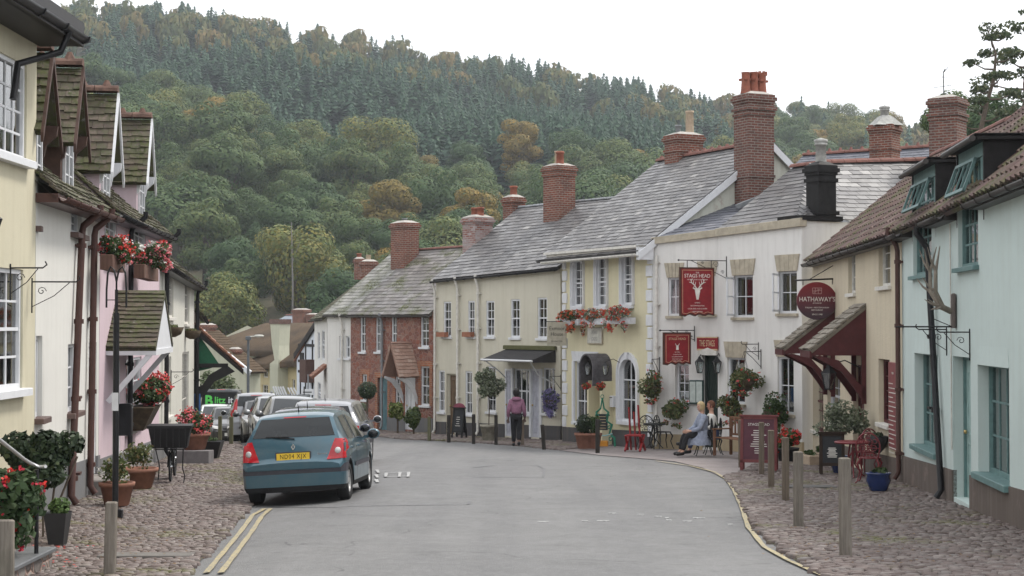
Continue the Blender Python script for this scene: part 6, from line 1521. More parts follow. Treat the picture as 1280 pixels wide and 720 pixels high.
# ================================================================ street things
def grp(p): return Vector((p.x,p.y,G(p.x,p.y)+.05))
OAK=wood_mat('weathered_oak',(.115,.09,.07),(.19,.155,.12)); BLKW=wood_mat('black_stained_post',(.025,.022,.02),(.05,.045,.04)); GRNW=wood_mat('green_weathered_post',(.10,.105,.06),(.17,.16,.10)); PALEW=wood_mat('grey_post',(.12,.105,.09),(.22,.195,.165))
def post(u,v,vt,w,mat,label,seed,lean=(0,0)):
    p=gp(u,v); h=(v-vt)/2000*p.y; b=.006; mb=MB(); M=Matrix.Rotation(lean[0],4,'X')@Matrix.Rotation(lean[1],4,'Y')@Matrix.Rotation(seed*.37,4,'Z') if 0 else Matrix.Rotation(lean[0],4,'X')@Matrix.Rotation(lean[1],4,'Y')@Matrix.Rotation(((seed*37)%13-6)*.02,4,'Z')
    mb.bbox(-w/2,-w/2,-.3,w/2,w/2,h,.009,M=M); o=mb.build('bollard',mat); o.location=p; tag(o,label,'bollard','wooden bollards along the street'); return o
post(1057,700,573,.108,PALEW,'square grey wooden bollard nearest the camera on the right cobbles',1,(0,R(-.4)))
post(998,662,565,.108,PALEW,'grey wooden bollard second nearest on the right cobbles',2)
post(982,629,547,.10,OAK,'brownish wooden bollard third from the front on the right cobbles',3)
post(964,612,538,.10,OAK,'wooden bollard right in front of the red board, nearer one',4)
post(952,596,528,.10,OAK,'wooden bollard in front of the left half of the red board',5)
post(926,585,525,.10,OAK,'wooden bollard between the bench and the red board',6)
post(747,567,524,.10,BLKW,'black stained bollard before the arched door hood',7)
post(680,562,531,.10,BLKW,'black bollard leaning below the purple hanging basket',8,(0,R(-4)))
post(653,558,525,.10,OAK,'brown bollard just right of the walking person',9)
post(620,556,519,.10,BLKW,'black bollard in front of the potted standard tree',10)
post(592,555,518,.10,BLKW,'black bollard between the chalkboard and the potted standard tree',11)
post(561,553,519,.10,BLKW,'black bollard left of the arched chalkboard',12)
post(536.5,551,521,.10,GRNW,'mossy green bollard at the corner of the red stone house',13)
post(137,722,628,.11,PALEW,'grey wooden bollard in the left foreground',14,(0,R(1.2)))
post(289,557,521,.11,GRNW,'green weathered bollard closest to the teal car on the left kerb',15)
post(275,553,519,.11,GRNW,'green weathered bollard in the middle of the left row',16)
post(268,551,520,.11,GRNW,'green weathered bollard farthest left beside the black crate',17)
# --- foliage materials
FGR=leaf_mat('green_plant_leaf',[(0,(.030,.060,.018)),(.6,(.055,.095,.03)),(1,(.10,.14,.05))],uvvar=1); FDK=leaf_mat('dark_evergreen_leaf',[(0,(.014,.028,.012)),(.7,(.028,.048,.02)),(1,(.06,.08,.035))],uvvar=1,trans=.1)
FSV=leaf_mat('silver_leaf',[(0,(.09,.12,.07)),(.5,(.19,.22,.14)),(1,(.42,.44,.34))],uvvar=1); FYG=leaf_mat('yellow_green_leaf',[(0,(.07,.11,.02)),(.6,(.16,.21,.05)),(1,(.34,.36,.12))],uvvar=1); FBR=leaf_mat('late_season_leaf',[(0,(.055,.08,.028)),(.5,(.11,.14,.05)),(.8,(.17,.18,.07)),(1,(.24,.17,.08))],uvvar=1)
def flow(n,a,b): return leaf_mat(n,[(0,a),(1,b)],uvvar=1,trans=.2)
FRED=flow('red_petals',(.50,.015,.015),(.70,.06,.04)); FPNK=flow('pink_petals',(.62,.10,.13),(.75,.30,.33)); FORG=flow('orange_petals',(.62,.09,.03),(.75,.22,.10)); FWHT=flow('white_petals',(.6,.6,.55),(.75,.72,.7)); FPUR=flow('purple_petals',(.13,.11,.28),(.30,.27,.48)); FCOR=flow('coral_petals',(.65,.06,.07),(.80,.20,.18)); FFUC=flow('fuchsia_petals',(.35,.01,.03),(.60,.04,.07))
def plant(parent,c,r,n,seed,leaf=FGR,size=.055,k=8,flowers=(),fn=60,fs=.045,sub=.5,trail=0,name='foliage',**kw):
    L=lobes_in(c,r,k,seed,sub)+[(c,(r[0]*.6,r[1]*.6,r[2]*.6))]
    if trail:
        g=random.Random(seed)
        for i in range(7): L.append(((c[0]+g.uniform(-.8,.8)*r[0],c[1]+g.uniform(-.8,.8)*r[1],c[2]-r[2]*.9-trail*g.random()),(r[0]*.16,r[1]*.16,trail*.45)))
    leaves(name,L,n,size,seed,leaf,parent,**kw)
    for q,(fm,sh) in enumerate(flowers):
        g=random.Random(seed*7+q); V=[];F=[];U=[]
        for i in range(int(fn*sh)):
            l=L[g.randrange(len(L))]; d=Vector((g.gauss(0,1),g.gauss(0,1),g.gauss(.25,1))).normalized(); p=Vector(l[0])+Vector((d.x*l[1][0],d.y*l[1][1],d.z*l[1][2]))*1.08
            for s in range(9):
                e=p+Vector((g.gauss(0,1),g.gauss(0,1),g.gauss(0,.8)))*fs*.42; a=Vector((g.gauss(0,1),g.gauss(0,1),g.gauss(0,1))).normalized(); b=a.orthogonal().normalized(); a*=fs*.34; b*=fs*.34; o=len(V)
                V+= [e-a,e-b,e+a,e+b]; F.append((o,o+1,o+2,o+3)); U.append((g.random(),g.random()*.5))
        me=fast_mesh('flowers',np.array(V),np.array(F),np.array(U)); mobj('flowers',me,fm,parent,kind='stuff')
def wp(Hh,u,v,off): x,z=Hh.px(u,v,-off); return Hh.W(x,-off,z),x,z
MOSSB=plain('coir_liner',(.075,.055,.035),.95,var=.4,bump=.6)
def hanging(Hh,u,v,rx,rz,off,label,leaf=FBR,flowers=((FRED,.4),(FCOR,.3)),n=1100,seed=1,bracket=True,ch=.35,size=.055,fn=45,trail=.12,cat='hanging basket',name='hanging_basket',br=.8):
    p,x,z=wp(Hh,u,v,off); t=thing(name,label,cat,p,Hh.rz,'hanging baskets on the house fronts')
    plant(t,(0,0,.02),(rx,min(rx,off*.95),rz),n,seed,leaf,size,9,flowers,fn,trail=trail,fill=.55,out=.4)
    mb=MB(); b=rx*.55; mb.lathe([(0,-b*1.0),(b*.5,-b*.9),(b*.85,-b*.5),(b,0),(b*.9,0)],14,(0,0,-.02)); mb.build('basket',MOSSB,t)
    if bracket:
        mb=MB(); h=rz+ch
        for k in range(3): a=k*2.1; mb.tube([(b*math.cos(a),b*math.sin(a),0),(0,0,h)],.005,4)
        mb.tube([(0,0,h),(0,0,h+.04),(0,off-.01,h+.05)],.011,5); mb.tube([(0,off-.015,h+.1),(0,off-.015,h-.4)],.011,5); mb.tube([(0,off-.02,h-.35),(0,off*.5,h-.12),(0,off*.15,h+.02)],.009,5); mb.build('bracket',BLACK,t)
    return t
def planter_shape(kind,r,h):
    mb=MB()
    if kind=='pot': mb.lathe([(r*.66,0),(r*.72,h*.05),(r*.95,h*.82),(r*1.04,h*.83),(r*1.06,h),(r*.92,h),(r*.88,h*.85),(0,h*.85)],20)
    elif kind=='glazed': mb.lathe([(r*.62,0),(r*.70,h*.06),(r*.98,h*.55),(r*.92,h*.85),(r*1.0,h*.93),(r*1.0,h),(r*.88,h),(r*.84,h*.86),(0,h*.86)],24)
    elif kind=='trough': mb.bbox(-r,-r*.45,0,r,r*.45,h,.015); mb.box(-r*.92,-r*.38,h,r*.92,r*.38,h+.004)
    elif kind=='cone': mb.add([(-r*.6,-r*.6,0),(r*.6,-r*.6,0),(r*.6,r*.6,0),(-r*.6,r*.6,0),(-r,-r,h),(r,-r,h),(r,r,h),(-r,r,h),(-r*.85,-r*.85,h-.03),(r*.85,-r*.85,h-.03),(r*.85,r*.85,h-.03),(-r*.85,r*.85,h-.03)],[(0,3,2,1),(0,1,5,4),(1,2,6,5),(2,3,7,6),(3,0,4,7),(4,5,9,8),(5,6,10,9),(6,7,11,10),(7,4,8,11),(8,9,10,11)])
    return mb
TERR=plain('terracotta',(.23,.11,.075),.85,var=.2); BLUEG=plain('blue_glaze',(.018,.035,.12),.2,var=.4,scale=4,coat=.5); STPOT=plain('stone_pot',(.30,.28,.23),.95,var=.3); BPL=plain('black_plastic',(.015,.015,.016),.45)
def potted(u,v,r,h,kind,mat,label,seed,pr=(.3,.3,.3),leaf=FGR,flowers=(),n=900,size=.06,fn=40,stem=0,name='potted_plant',cat='potted plant',fs=.045,dz=.05,rz=0,group=None,p=None,lift=0,**kw):
    p=p or gp(u,v); t=thing(name,label,cat,(p.x,p.y,G(p.x,p.y)+dz+lift),rz,group)
    planter_shape(kind,r,h).build('pot',mat,t)
    if n:
        cz=h+stem+pr[2]*.75
        if stem: mb=MB(); mb.tube([(0,0,h*.8),(.01,.01,h+stem*.5),(0,0,h+stem+pr[2]*.5)],.018,6); mb.build('stem',BARK,t)
        plant(t,(0,0,cz),pr,n,seed,leaf,size,kw.pop('k',9),flowers,fn,fs,**kw)
    return t
# ---------------- right pavement
potted(1098,617,.21,.30,'glazed',BLUEG,'round dark blue glazed pot with low plants on the cobbles',3,(.15,.15,.05),n=160,size=.05)
t=potted(1050,594,.20,.34,'glazed',BLUEG,'grey-green olive shrub in a blue pot beside the red garden chairs',5,(.60,.42,.50),FSV,n=2300,size=.05,stem=.32,name='olive_tree',cat='potted tree',fill=.3,out=.2,sub=.35,k=16)
potted(984,579,.26,.30,'pot',BPL,'dark pot of red geraniums right of the red board',6,(.36,.3,.26),FGR,((FRED,1),),n=700,fn=60,fs=.07)
potted(1013,583,.30,.20,'trough',plain('buff_trough',(.38,.30,.22),.9),'buff trough planter behind the second nearest bollard',7,(.22,.1,.06),n=200,rz=R(-80))
potted(1025,579,.28,.2,'trough',plain('buff_trough',(.38,.30,.22),.9),'buff trough planter beside the slate blackboard',8,(.2,.1,.08),n=220,rz=R(-80))
# blackboard easel
def aboard(u,v,w,h,rz,label,mat_f,mat_p,lines,txt=(),name='pavement_board',th=.13,top=None,p=None):
    p=p or gp(u,v); t=thing(name,label,'pavement board',(p.x,p.y,G(p.x,p.y)+.06),rz); an=R(9)
    for s in (-1,1):
        M=Matrix.Translation((0,0,h))@Matrix.Rotation(-s*an,4,'X')@Matrix.Translation((0,0,-h/math.cos(an))); mb=MB(); fw=.06
        for q in ((-w/2,-.02,0,-w/2+fw,.02,h),(w/2-fw,-.02,0,w/2,.02,h),(-w/2,-.02,h-fw,w/2,.02,h),(-w/2,-.02,.16,w/2,.02,.16+fw)): mb.bbox(*q,.004,M=M)
        f=mb.build('frame',mat_f,t); mb=MB(); mb.box(-w/2+fw,-.008,.16+fw,w/2-fw,.008,h-fw,M=M); b=mb.build('panel',mat_p,f)
        if s>0:
            mb=MB(); g=random.Random(int(u)); 
            z=h-.30
            for k in range(lines): l=w*.5*g.uniform(.35,.75); mb.box(-l*.6,-.0115,z,l*.6,-.009,z+.016,M=M); z-=(h-.6)/max(1,lines)
            mb.build('writing',OFFW,f)
            for (s_,sz,zz) in txt: letters(s_,sz,M@Matrix.Translation((0,-.012,zz)),OFFW,f,ext=.001)
    mb=MB(); mb.box(-.03-w/2,-.04,h-.02,w/2+.03,.04,h+.015); mb.build('top_rail',mat_f,t); return t
MARO=plain('maroon_panel',(.085,.022,.035),.5); MARF=plain('maroon_frame',(.15,.035,.035),.5); CHK=plain('chalkboard',(.03,.032,.035),.75)
aboard(949,591,.74,1.10,R(-14),'large maroon menu board behind two wooden bollards',MARF,MARO,11,(('STAGS HEAD',.075,.93),))
aboard(1040,596,.48,.80,R(-8),'slate blackboard with chalk writing leaning in front of the olive shrub',plain('dark_brown_frame',(.03,.018,.012),.7),CHK,8)
t=aboard(574,549,.42,.95,R(-30),'arched chalkboard with coloured writing by the cream house door',plain('black_board_frame',(.02,.02,.02),.6),CHK,5)
mb=MB(); mb.prism([(.21*math.cos(math.pi*k/10),.95+.15*math.sin(math.pi*k/10)) for k in range(11)],-.03,.03); mb.build('arched_top',plain('pink_chalk',(.25,.07,.10),.8),t)
# red cast metal garden chairs and table
CRED=plain('crimson_cast_metal',(.17,.022,.028),.4,coat=.2); CBLK=plain('black_cast_iron',(.02,.022,.022),.5)
def iron_chair(p,rz,mat,label,name='garden_chair',group=None,lace=True):
    t=thing(name,label,'garden chair',(p.x,p.y,G(p.x,p.y)+.06),rz,group)
    mb=MB(); 
    for r in (.20,.13,.06): mb.lathe([(r-.012,.43),(r-.012,.445),(r+.012,.445),(r+.012,.43),(r-.012,.43)],20)
    for k in range(10): a=k*.628; mb.beam((.02*math.cos(a),.02*math.sin(a),.437),(.2*math.cos(a),.2*math.sin(a),.437),.014,.012)
    mb.build('seat',mat,t)
    mb=MB(); pts=[]
    for k in range(15): a=math.pi*k/14; pts.append((.21*math.cos(a),.19,.62+.27*math.sin(a)))
    pts=[(.17,.17,.44)]+pts+[(-.17,.17,.44)]; mb.tube(pts,.014,6)
    for (cx,cz,r) in ((0,.72,.075),(-.10,.62,.05),(.10,.62,.05),(0,.55,.045),(-.12,.74,.04),(.12,.74,.04),(0,.83,.035),(-.07,.5,.03),(.07,.5,.03)): mb.tube([(cx+r*math.cos(q*.7),.19,cz+r*math.sin(q*.7)) for q in range(10)],.009,4)
    mb.tube([(0,.19,.44),(0,.19,.88)],.009,4); mb.tube([(-.2,.19,.62),(.2,.19,.62)],.009,4); mb.build('backrest',mat,t)
    for sx,sy in ((1,1),(1,-1),(-1,1),(-1,-1)):
        mb=MB(); mb.tube([(.14*sx,.14*sy,.43),(.19*sx,.19*sy,.34),(.15*sx,.15*sy,.2),(.19*sx,.2*sy,.03),(.22*sx,.22*sy,0)],[.02,.022,.014,.012,.016],6); mb.build('leg',mat,t)
    return t
def iron_table(p,mat,label,r=.38,h=.66):
    t=thing('garden_table',label,'garden table',(p.x,p.y,G(p.x,p.y)+.06)); mb=MB(); mb.lathe([(0,h-.01),(r-.02,h-.012),(r,h-.03),(r,h),(r-.02,h+.01),(0,h+.012)],28); mb.build('table_top',mat,t)
    for k in range(3): a=k*2.094+.4; c,s=math.cos(a),math.sin(a); mb=MB(); mb.tube([(.05*c,.05*s,h-.03),(.09*c,.09*s,h*.6),(.05*c,.05*s,h*.35),(.2*c,.2*s,.05),(.26*c,.26*s,0)],[.02,.015,.014,.013,.018],6); mb.build('leg',mat,t)
    mb=MB(); mb.tube([(0,0,h*.3),(0,0,h)],.02,8); mb.build('pedestal',mat,t); return t
iron_chair(gp(1087,607),R(160),CRED,'nearer crimson lacework chair beside the round red table','red_garden_chair',None)
iron_chair(gp(1079,597),R(205),CRED,'farther crimson lacework chair behind the red table','red_garden_chair',None)
iron_table(gp(1066,600),CRED,'small round crimson table between the olive shrub and the red chairs',.34)
iron_chair(gp(806,563),R(185),CBLK,'black cast iron chair with round back left of the black table','iron_garden_chair')
iron_chair(gp(829,563),R(110),CBLK,'black cast iron chair with round back right of the black table','iron_garden_chair')
iron_table(gp(818,563),CBLK,'small black table between the two black iron chairs at the pub',.3)
# folded red deck chair
p=gp(795,565); t=thing('deck_chair','folded red wooden chair leaning by the arched window','chair',(p.x,p.y,G(p.x,p.y)+.05),R(-20)); RW=plain('red_painted_wood',(.24,.018,.02),.55)
mb=MB(); mb.beam((-.13,0,0),(-.22,.1,1.12),.09,.03); mb.beam((.13,0,0),(.03,.1,1.18),.09,.03); mb.beam((0,0,0),(-.09,.12,1.0),.09,.03); mb.build('back_slats',RW,t); mb=MB(); mb.bbox(-.2,-.3,.38,.2,.1,.42,.005); mb.build('seat',RW,t); mb=MB(); mb.beam((-.2,-.3,.4),(-.25,.1,0),.05); mb.beam((.2,-.3,.4),(.22,.1,0),.05); mb.beam((-.2,.1,.4),(-.2,-.35,0),.05); mb.beam((.2,.1,.4),(.2,-.35,0),.05); mb.build_each('leg',RW,t)
# bench by the pub
def bench(p,rz,label,w=1.3,mat=None,name='park_bench'):
    mat=mat or wood_mat('bench_wood',(.12,.055,.03),(.20,.11,.07)); t=thing(name,label,'bench',(p.x,p.y,G(p.x,p.y)+.06),rz); mb=MB()
    for k in range(5): mb.bbox(-w/2,-.24+k*.095,.42,w/2,-.24+k*.095+.075,.44,.004)
    mb.build('seat',mat,t); mb=MB()
    for k in range(9): x=-w/2+.08+k*(w-.16)/8; mb.box(x-.025,.23,.5,x+.025,.25,.86)
    mb.bbox(-w/2,.22,.86,w/2,.26,.93,.01); mb.box(-w/2,.22,.48,w/2,.26,.53); mb.build('backrest',mat,t)
    for s in (-1,1):
        mb=MB(); x=s*(w/2-.03); mb.bbox(x-.03,-.27,0,x+.03,-.21,.62,.004); mb.build('leg',mat,t); mb=MB(); mb.bbox(x-.03,.21,0,x+.03,.27,.93,.004); mb.build('leg',mat,t); mb=MB(); mb.bbox(x-.04,-.30,.62,x+.04,.25,.65,.006); mb.build('armrest',mat,t)
    return t
bench(gp(921,574),R(-62)+math.pi*0,'brown slatted wooden bench beside the maroon board',1.2)
# ---------------- hanging baskets, pub
hanging(H4,815,482,.40,.42,.45,'full hanging basket by the drainpipe between the yellow and white fronts',n=1500,seed=11,ch=.25)
hanging(H4,843,511,.44,.42,.40,'large bushy basket left of the seated couple',n=1600,seed=12,bracket=False,flowers=((FRED,.4),),leaf=FBR)
hanging(H3,930,474,.52,.36,.55,'high hanging basket with red blooms right of the pub door',n=1700,seed=13,ch=.3,flowers=((FRED,.6),(FCOR,.4)))
hanging(H3,914,510,.42,.36,.55,'low bushy basket with red blooms just right of the pub door',n=1400,seed=14,bracket=False,flowers=((FRED,.8),))
hanging(H3,968,513,.50,.46,.45,'broad green wall basket above the maroon board',n=1900,seed=15,bracket=False,leaf=FGR,flowers=((FRED,.5),))
hanging(H6,687,499,.32,.30,.45,'purple flowered hanging basket beside the shop awning',leaf=FGR,flowers=((FPUR,5),(FPUR,4)),n=900,seed=16,ch=.35,trail=.22,fn=70,size=.045)
hanging(H5,733,483,.14,.10,1.0,'small basket of red flowers hanging left under the arched hood',flowers=((FRED,1),),n=150,seed=17,ch=.25,trail=0,fn=40,bracket=False)
hanging(H5,751,484,.15,.10,1.0,'small basket of red flowers hanging right under the arched hood',flowers=((FRED,1),),n=150,seed=18,ch=.25,trail=0,fn=40,bracket=False)
for u,v in ((1097,545),):
    p,x,z=wp(H2,u,v,.18); t=thing('wall_planter','dark wall planter with clipped green heather beside the menu board','wall planter',p,H2.rz); mb=MB(); mb.lathe([(.05,-.32),(.16,-.2),(.22,0),(.2,0)],14); mb.build('basket',BPL,t); plant(t,(0,0,.02),(.24,.17,.07),350,77,FDK,.04,6)
# window boxes
def wbox(Hh,u0,u1,v,off,label,mat,leaf,flowers,n,seed,h=.18,pr=.2,fn=60,trail=0,fs=.05,size=.05,z_up=0):
    x0,z=Hh.px(u0,v,-off); x1,_=Hh.px(u1,v,-off); xc=(x0+x1)/2; w=abs(x1-x0); t=thing('window_box',label,'window box',Hh.W(xc,-off,z),Hh.rz,'flower boxes below the windows'); mb=MB(); mb.bbox(-w/2,-.10,-h,w/2,.10,0,.01); mb.build('trough',mat,t)
    L=lobes_in((0,-.05,pr*.5),(w/2+.03,.18,pr),10,seed,.4)
    plant(t,(0,-.04-(pr-.18)*.5,pr*.45),(w/2+.05,max(.18,pr*1.15),pr),n,seed,leaf,size,12,flowers,fn,fs,sub=.35,trail=trail,fill=.4,out=.3); return t
WB=plain('pale_box',(.55,.56,.58),.6); WBR=wood_mat('brown_box',(.10,.055,.04),(.17,.10,.08))
wbox(H5,701,726,399,.24,'left window box of orange geraniums on the pale yellow front',WB,FGR,((FORG,1.3),(FRED,.6),(FWHT,.3)),1000,81,trail=.3,fn=95,pr=.24)
wbox(H5,731,758,398,.24,'middle window box of red geraniums and silver leaves on the pale yellow front',WB,FSV,((FRED,1),(FORG,.9),(FWHT,.5)),1000,82,trail=.12,fn=95,pr=.24)
wbox(H5,762,791,397,.24,'right window box of red flowers trailing from the pale yellow front',WB,FSV,((FRED,1.2),(FORG,.5),(FWHT,.5)),1050,83,trail=.25,fn=95,pr=.25)
wbox(L3,133,149,318,.30,'dark brown window box of red and white geraniums on the pink cottage',WBR,FGR,((FRED,.7),(FWHT,.5),(FPNK,.5)),1500,84,h=.24,pr=.31,fs=.06,fn=95)
wbox(L3,174,192,330,.30,'brown window box of pale pink geraniums, farther one on the pink cottage',WBR,FGR,((FPNK,1.2),(FRED,.2),(FWHT,.3)),1600,85,h=.26,pr=.36,fs=.065,fn=110)
for (u,v,s,l) in ((216,410,1,'nearer woven wall basket on the off-white house'),(240,414,2,'farther woven wall basket on the off-white house')):
    p,x,z=wp(L4,u,v,.18); t=thing('wall_basket',l,'wall basket',p,L4.rz); mb=MB(); mb.lathe([(.06,-.22),(.2,-.15),(.27,.02),(.25,.02),(.1,-.1)],14); mb.build('basket',MOSSB,t); plant(t,(0,0,.04),(.22,.17,.06),160,50+s,FBR,.05,5)
# ---------------- signs
SRED=plain('sign_red',(.24,.016,.022),.45,var=.15,bump=.02); SFR=plain('sign_frame_brown',(.07,.03,.02),.6); GOLD=plain('cream_gold_paint',(.58,.46,.28),.5,bump=0); SWH=plain('sign_white',(.72,.69,.64),.5,bump=0); IRON=plain('wrought_iron',(.015,.015,.016),.5)
def facing(p,d):
    """frame at p whose local x runs along plan direction d and whose -y side faces the camera"""
    d=Vector(d).normalized(); x=Vector((d[0],d[1],0)); y=Vector((-d[1],d[0],0)); M=Matrix.Identity(4)
    for i in range(3): M[i][0]=x[i]; M[i][1]=y[i]; M[i][2]=(0,0,1)[i]; M[i][3]=p[i]
    return M
def pub_sign(M,w,h,label,big,mat=SRED):
    t=thing('hanging_sign',label,'pub sign'); t.matrix_world=M; mb=MB(); n=12; lo=[]
    lo=[(-w/2,-h/2+.02)]+[(w*(-.35+.7*k/n),-h/2-.0+(.05*abs(math.sin(k/n*math.pi*2.5)))) for k in range(n+1)]+[(w/2,-h/2+.02)]
    mb.prism(lo+[(w/2,h/2),(-w/2,h/2)],-.03,.03); mb.build('board',SFR,t)
    mb=MB(); i_=.045; lo2=[(x*(1-2*i_/w),z+i_) for x,z in lo]; mb.prism(lo2+[(w/2-i_,h/2-i_),(-w/2+i_,h/2-i_)],-.034,.034); b=mb.build('panel',mat,t)
    mb=MB(); j=.075; e=.008
    pts=[(x*(1-2*j/w),z+j) for x,z in lo]+[(w/2-j,h/2-j),(-w/2+j,h/2-j)]; 
    for a,c in zip(pts,pts[1:]+pts[:1]): mb.beam((a[0],-.036,a[1]),(c[0],-.036,c[1]),e,.004,up=(0,1,0))
    mb.build('gold_border',GOLD,t)
    T=lambda s,sz,z,m=SWH,bo=.0,wd=1: letters(s,sz,Matrix.Translation((0,-.0365,z)),m,t,ext=.001,bold=bo,width=wd)
    if big:
        T('THE',.055,h*.39); T('STAGS HEAD',.135,h*.325,wd=.98); T('HISTORIC OLDE COUNTRY INN',.042,h*.25); T('DINING',.045,-h*.22); T('ACCOMMODATION',.045,-h*.28); T('LOCAL BEER, ALES & CIDERS',.045,-h*.34); T('BEER GARDEN',.045,-h*.40)
        # stag's head
        mb=MB(); 
        mb.prism([(-.05,.10),(.05,.10),(.075,.03),(.05,-.08),(.028,-.20),(-.028,-.20),(-.05,-.08),(-.075,.03)],-.05,-.034)
        for s in (-1,1):
            mb.prism([(s*.05,.09),(s*.13,.12),(s*.14,.10),(s*.06,.05)][::s],-.048,-.034)
            an=[(s*.03,.09),(s*.08,.17),(s*.17,.24),(s*.21,.34)]
            mb.tube([(x,-.042,z) for x,z in an],[.016,.014,.012,.005],5)
            for a,b in (((.08,.17),(.05,.27)),((.13,.21),(.11,.32)),((.17,.24),(.25,.26)),((.055,.135),(.12,.14)),((.19,.29),(.15,.36))): mb.tube([(s*a[0],-.042,a[1]),(s*b[0],-.042,b[1])],[.012,.004],5)
        mb.build('stag_emblem',SWH,t)
    else:
        T('THE',.035,h*.37,GOLD); T('STAGS HEAD',.085,h*.30,GOLD); T('HISTORIC',.035,-h*.10); T('COUNTRY INN',.035,-h*.17); T('ACCOMMODATION',.035,-h*.24); T('FINE FOOD & ALES',.035,-h*.31); T('BEER GARDEN',.035,-h*.37)
        mb=MB(); mb.prism([(-.035,-.03),(.035,-.03),(.03,.07),(0,.10),(-.03,.07)],-.045,-.034); mb.tube([(-.02,-.04,.07),(-.06,-.04,.14)],.008,4); mb.tube([(.02,-.04,.07),(.06,-.04,.14)],.008,4); mb.build('stag_emblem',SWH,t)
    return t
def iron_bracket(M,l,h,label,dirn=1,scroll=True,parent=None,r=.012):
    """bar of length l along local +x from the wall, with diagonal stay and scrolls"""
    t=thing('sign_bracket',label,'bracket'); t.matrix_world=M; mb=MB(); mb.tube([(0,0,0),(l,0,0)],r,6); mb.tube([(0,0,.12),(0,0,-h)],r,6); mb.tube([(0,0,-h*.85),(l*.35,0,-h*.45),(l*.75,0,0)],r*.75,5)
    if scroll:
        for cx,cz,rr in ((l*.22,-h*.2,h*.17),(l*.08,-h*.55,h*.1),(l*.5,-h*.12,h*.08)): mb.tube([(cx+rr*(1-k/14)*math.cos(k*.75),0,cz+rr*(1-k/14)*math.sin(k*.75)) for k in range(13)],r*.6,4)
    mb.lathe([(0,-.03),(r*1.8,-.015),(r*2.2,0),(r*1.8,.015),(0,.04)],8,M=Matrix.Translation((l,0,0))@Matrix.Rotation(R(90),4,'Y')); mb.build('ironwork',IRON,t); return t
d3=(-.886,-.463)
c=at(871,365,42.2); pub_sign(facing(c,(.93,.36)),1.02*1.0,1.30,'large red pub sign with a white stag head hanging from the upper bracket',True)
pw=at(908,326,42.55); iron_bracket(facing(pw,(-.93,-.36)),1.42,.55,'upper wrought iron bracket carrying the large red pub sign')
mb=MB(); 
for u in (859,889): a=at(u,326,42.2); b=at(u,335,42.2); mb.tube([a,b],.012,5)
o=mb.build_each('sign_hook',IRON)
for k,q in enumerate(o): tag(q,('left' if k==0 else 'right')+' iron hook holding the large red pub sign','hook')
c=at(846,436,42.7); pub_sign(facing(c,(.95,.30)),.80,.88,'smaller red pub sign hanging low beside the red name board',False)
pw=at(868,413,43.25); iron_bracket(facing(pw,(-.95,-.30)),1.0,.30,'lower wrought iron bracket carrying the smaller red pub sign')
# fascia name board
x0,z0=H4.px(871.5,438,-.04); x1,z1=H4.px(897.5,421,-.04); z0=H4.px(885,438,-.04)[1]; z1=H4.px(885,421,-.04)[1]
t=thing('name_board','red name board reading The Stags above the dark pub doorway','sign',H4.W((x0+x1)/2,-.04,(z0+z1)/2),H4.rz); w=x1-x0;h=z1-z0
mb=MB(); mb.bbox(-w/2,-.03,-h/2,w/2,.03,h/2,.006); mb.build('board',SRED,t); mb=MB(); mb.box(-w/2,-.034,-h/2,w/2,-.03,-h/2+.04); mb.box(-w/2,-.034,h/2-.03,w/2,-.03,h/2); mb.build('gold_border',GOLD,t)
letters('THE STAGS',.24,Matrix.Translation((.0,-.0345,0)),GOLD,t,ext=.002,width=min(.9,w/1.62))
# Hathaway's oval
c=at(1021,376,36.2); M=facing(c,(.98,.16)); t=thing('hanging_sign','oval dark red restaurant sign over the tiled canopies','restaurant sign'); t.matrix_world=M
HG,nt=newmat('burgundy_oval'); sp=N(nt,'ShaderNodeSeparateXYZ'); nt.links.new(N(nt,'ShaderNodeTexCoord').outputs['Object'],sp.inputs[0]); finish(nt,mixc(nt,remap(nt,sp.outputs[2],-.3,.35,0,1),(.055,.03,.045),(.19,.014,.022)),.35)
mb=MB(); pts=[(.475*math.cos(k*math.pi/24),.425*math.sin(k*math.pi/24)) for k in range(48)]; mb.prism(pts,-.02,.02); mb.build('board',HG,t)
T=lambda s,sz,z,bo=0,wd=1: letters(s,sz,Matrix.Translation((0,-.0225,z)),SWH,t,ext=.001,bold=bo,width=wd)
T("HATHAWAY'S",.150,.03,.0,.90); T('OF DUNSTER',.035,-.055); T('ITALIAN - MEDITERRANEAN',.045,-.155); T('RESTAURANT',.045,-.21); T('SINCE 1988',.05,-.31)
mb=MB()
for (a,b) in (((-.1,.16),(.1,.16)),((-.1,.29),(.11,.29)),((-.1,.16),(-.11,.29)),((.1,.16),(.11,.29)),((-.05,.16),(-.04,.29)),((.03,.16),(.02,.29)),((-.1,.22),(.1,.24)),((-.08,.19),(.08,.27))): mb.beam((a[0],-.0225,a[1]),(b[0],-.0225,b[1]),.012,.004,up=(0,1,0))
mb.build('line_emblem',plain('rose_grey_paint',(.42,.25,.24),.5,bump=0),t)
pw=at(1056,348,36.6); M=facing(pw,(-.98,-.16)); t=thing('sign_bracket','long black bar with diagonal stay holding the oval sign','bracket'); t.matrix_world=M; mb=MB(); mb.tube([(0,0,0),(1.2,0,-.05)],.02,6); mb.tube([(0,0,.45),(.85,0,-.03)],.01,5); mb.tube([(0,0,.5),(0,0,-.1)],.015,5); mb.tube([(1.0,0,-.05),(1.0,0,-.16)],.01,4); mb.tube([(.3,0,-.02),(.3,0,-.14)],.01,4); mb.build('ironwork',IRON,t)
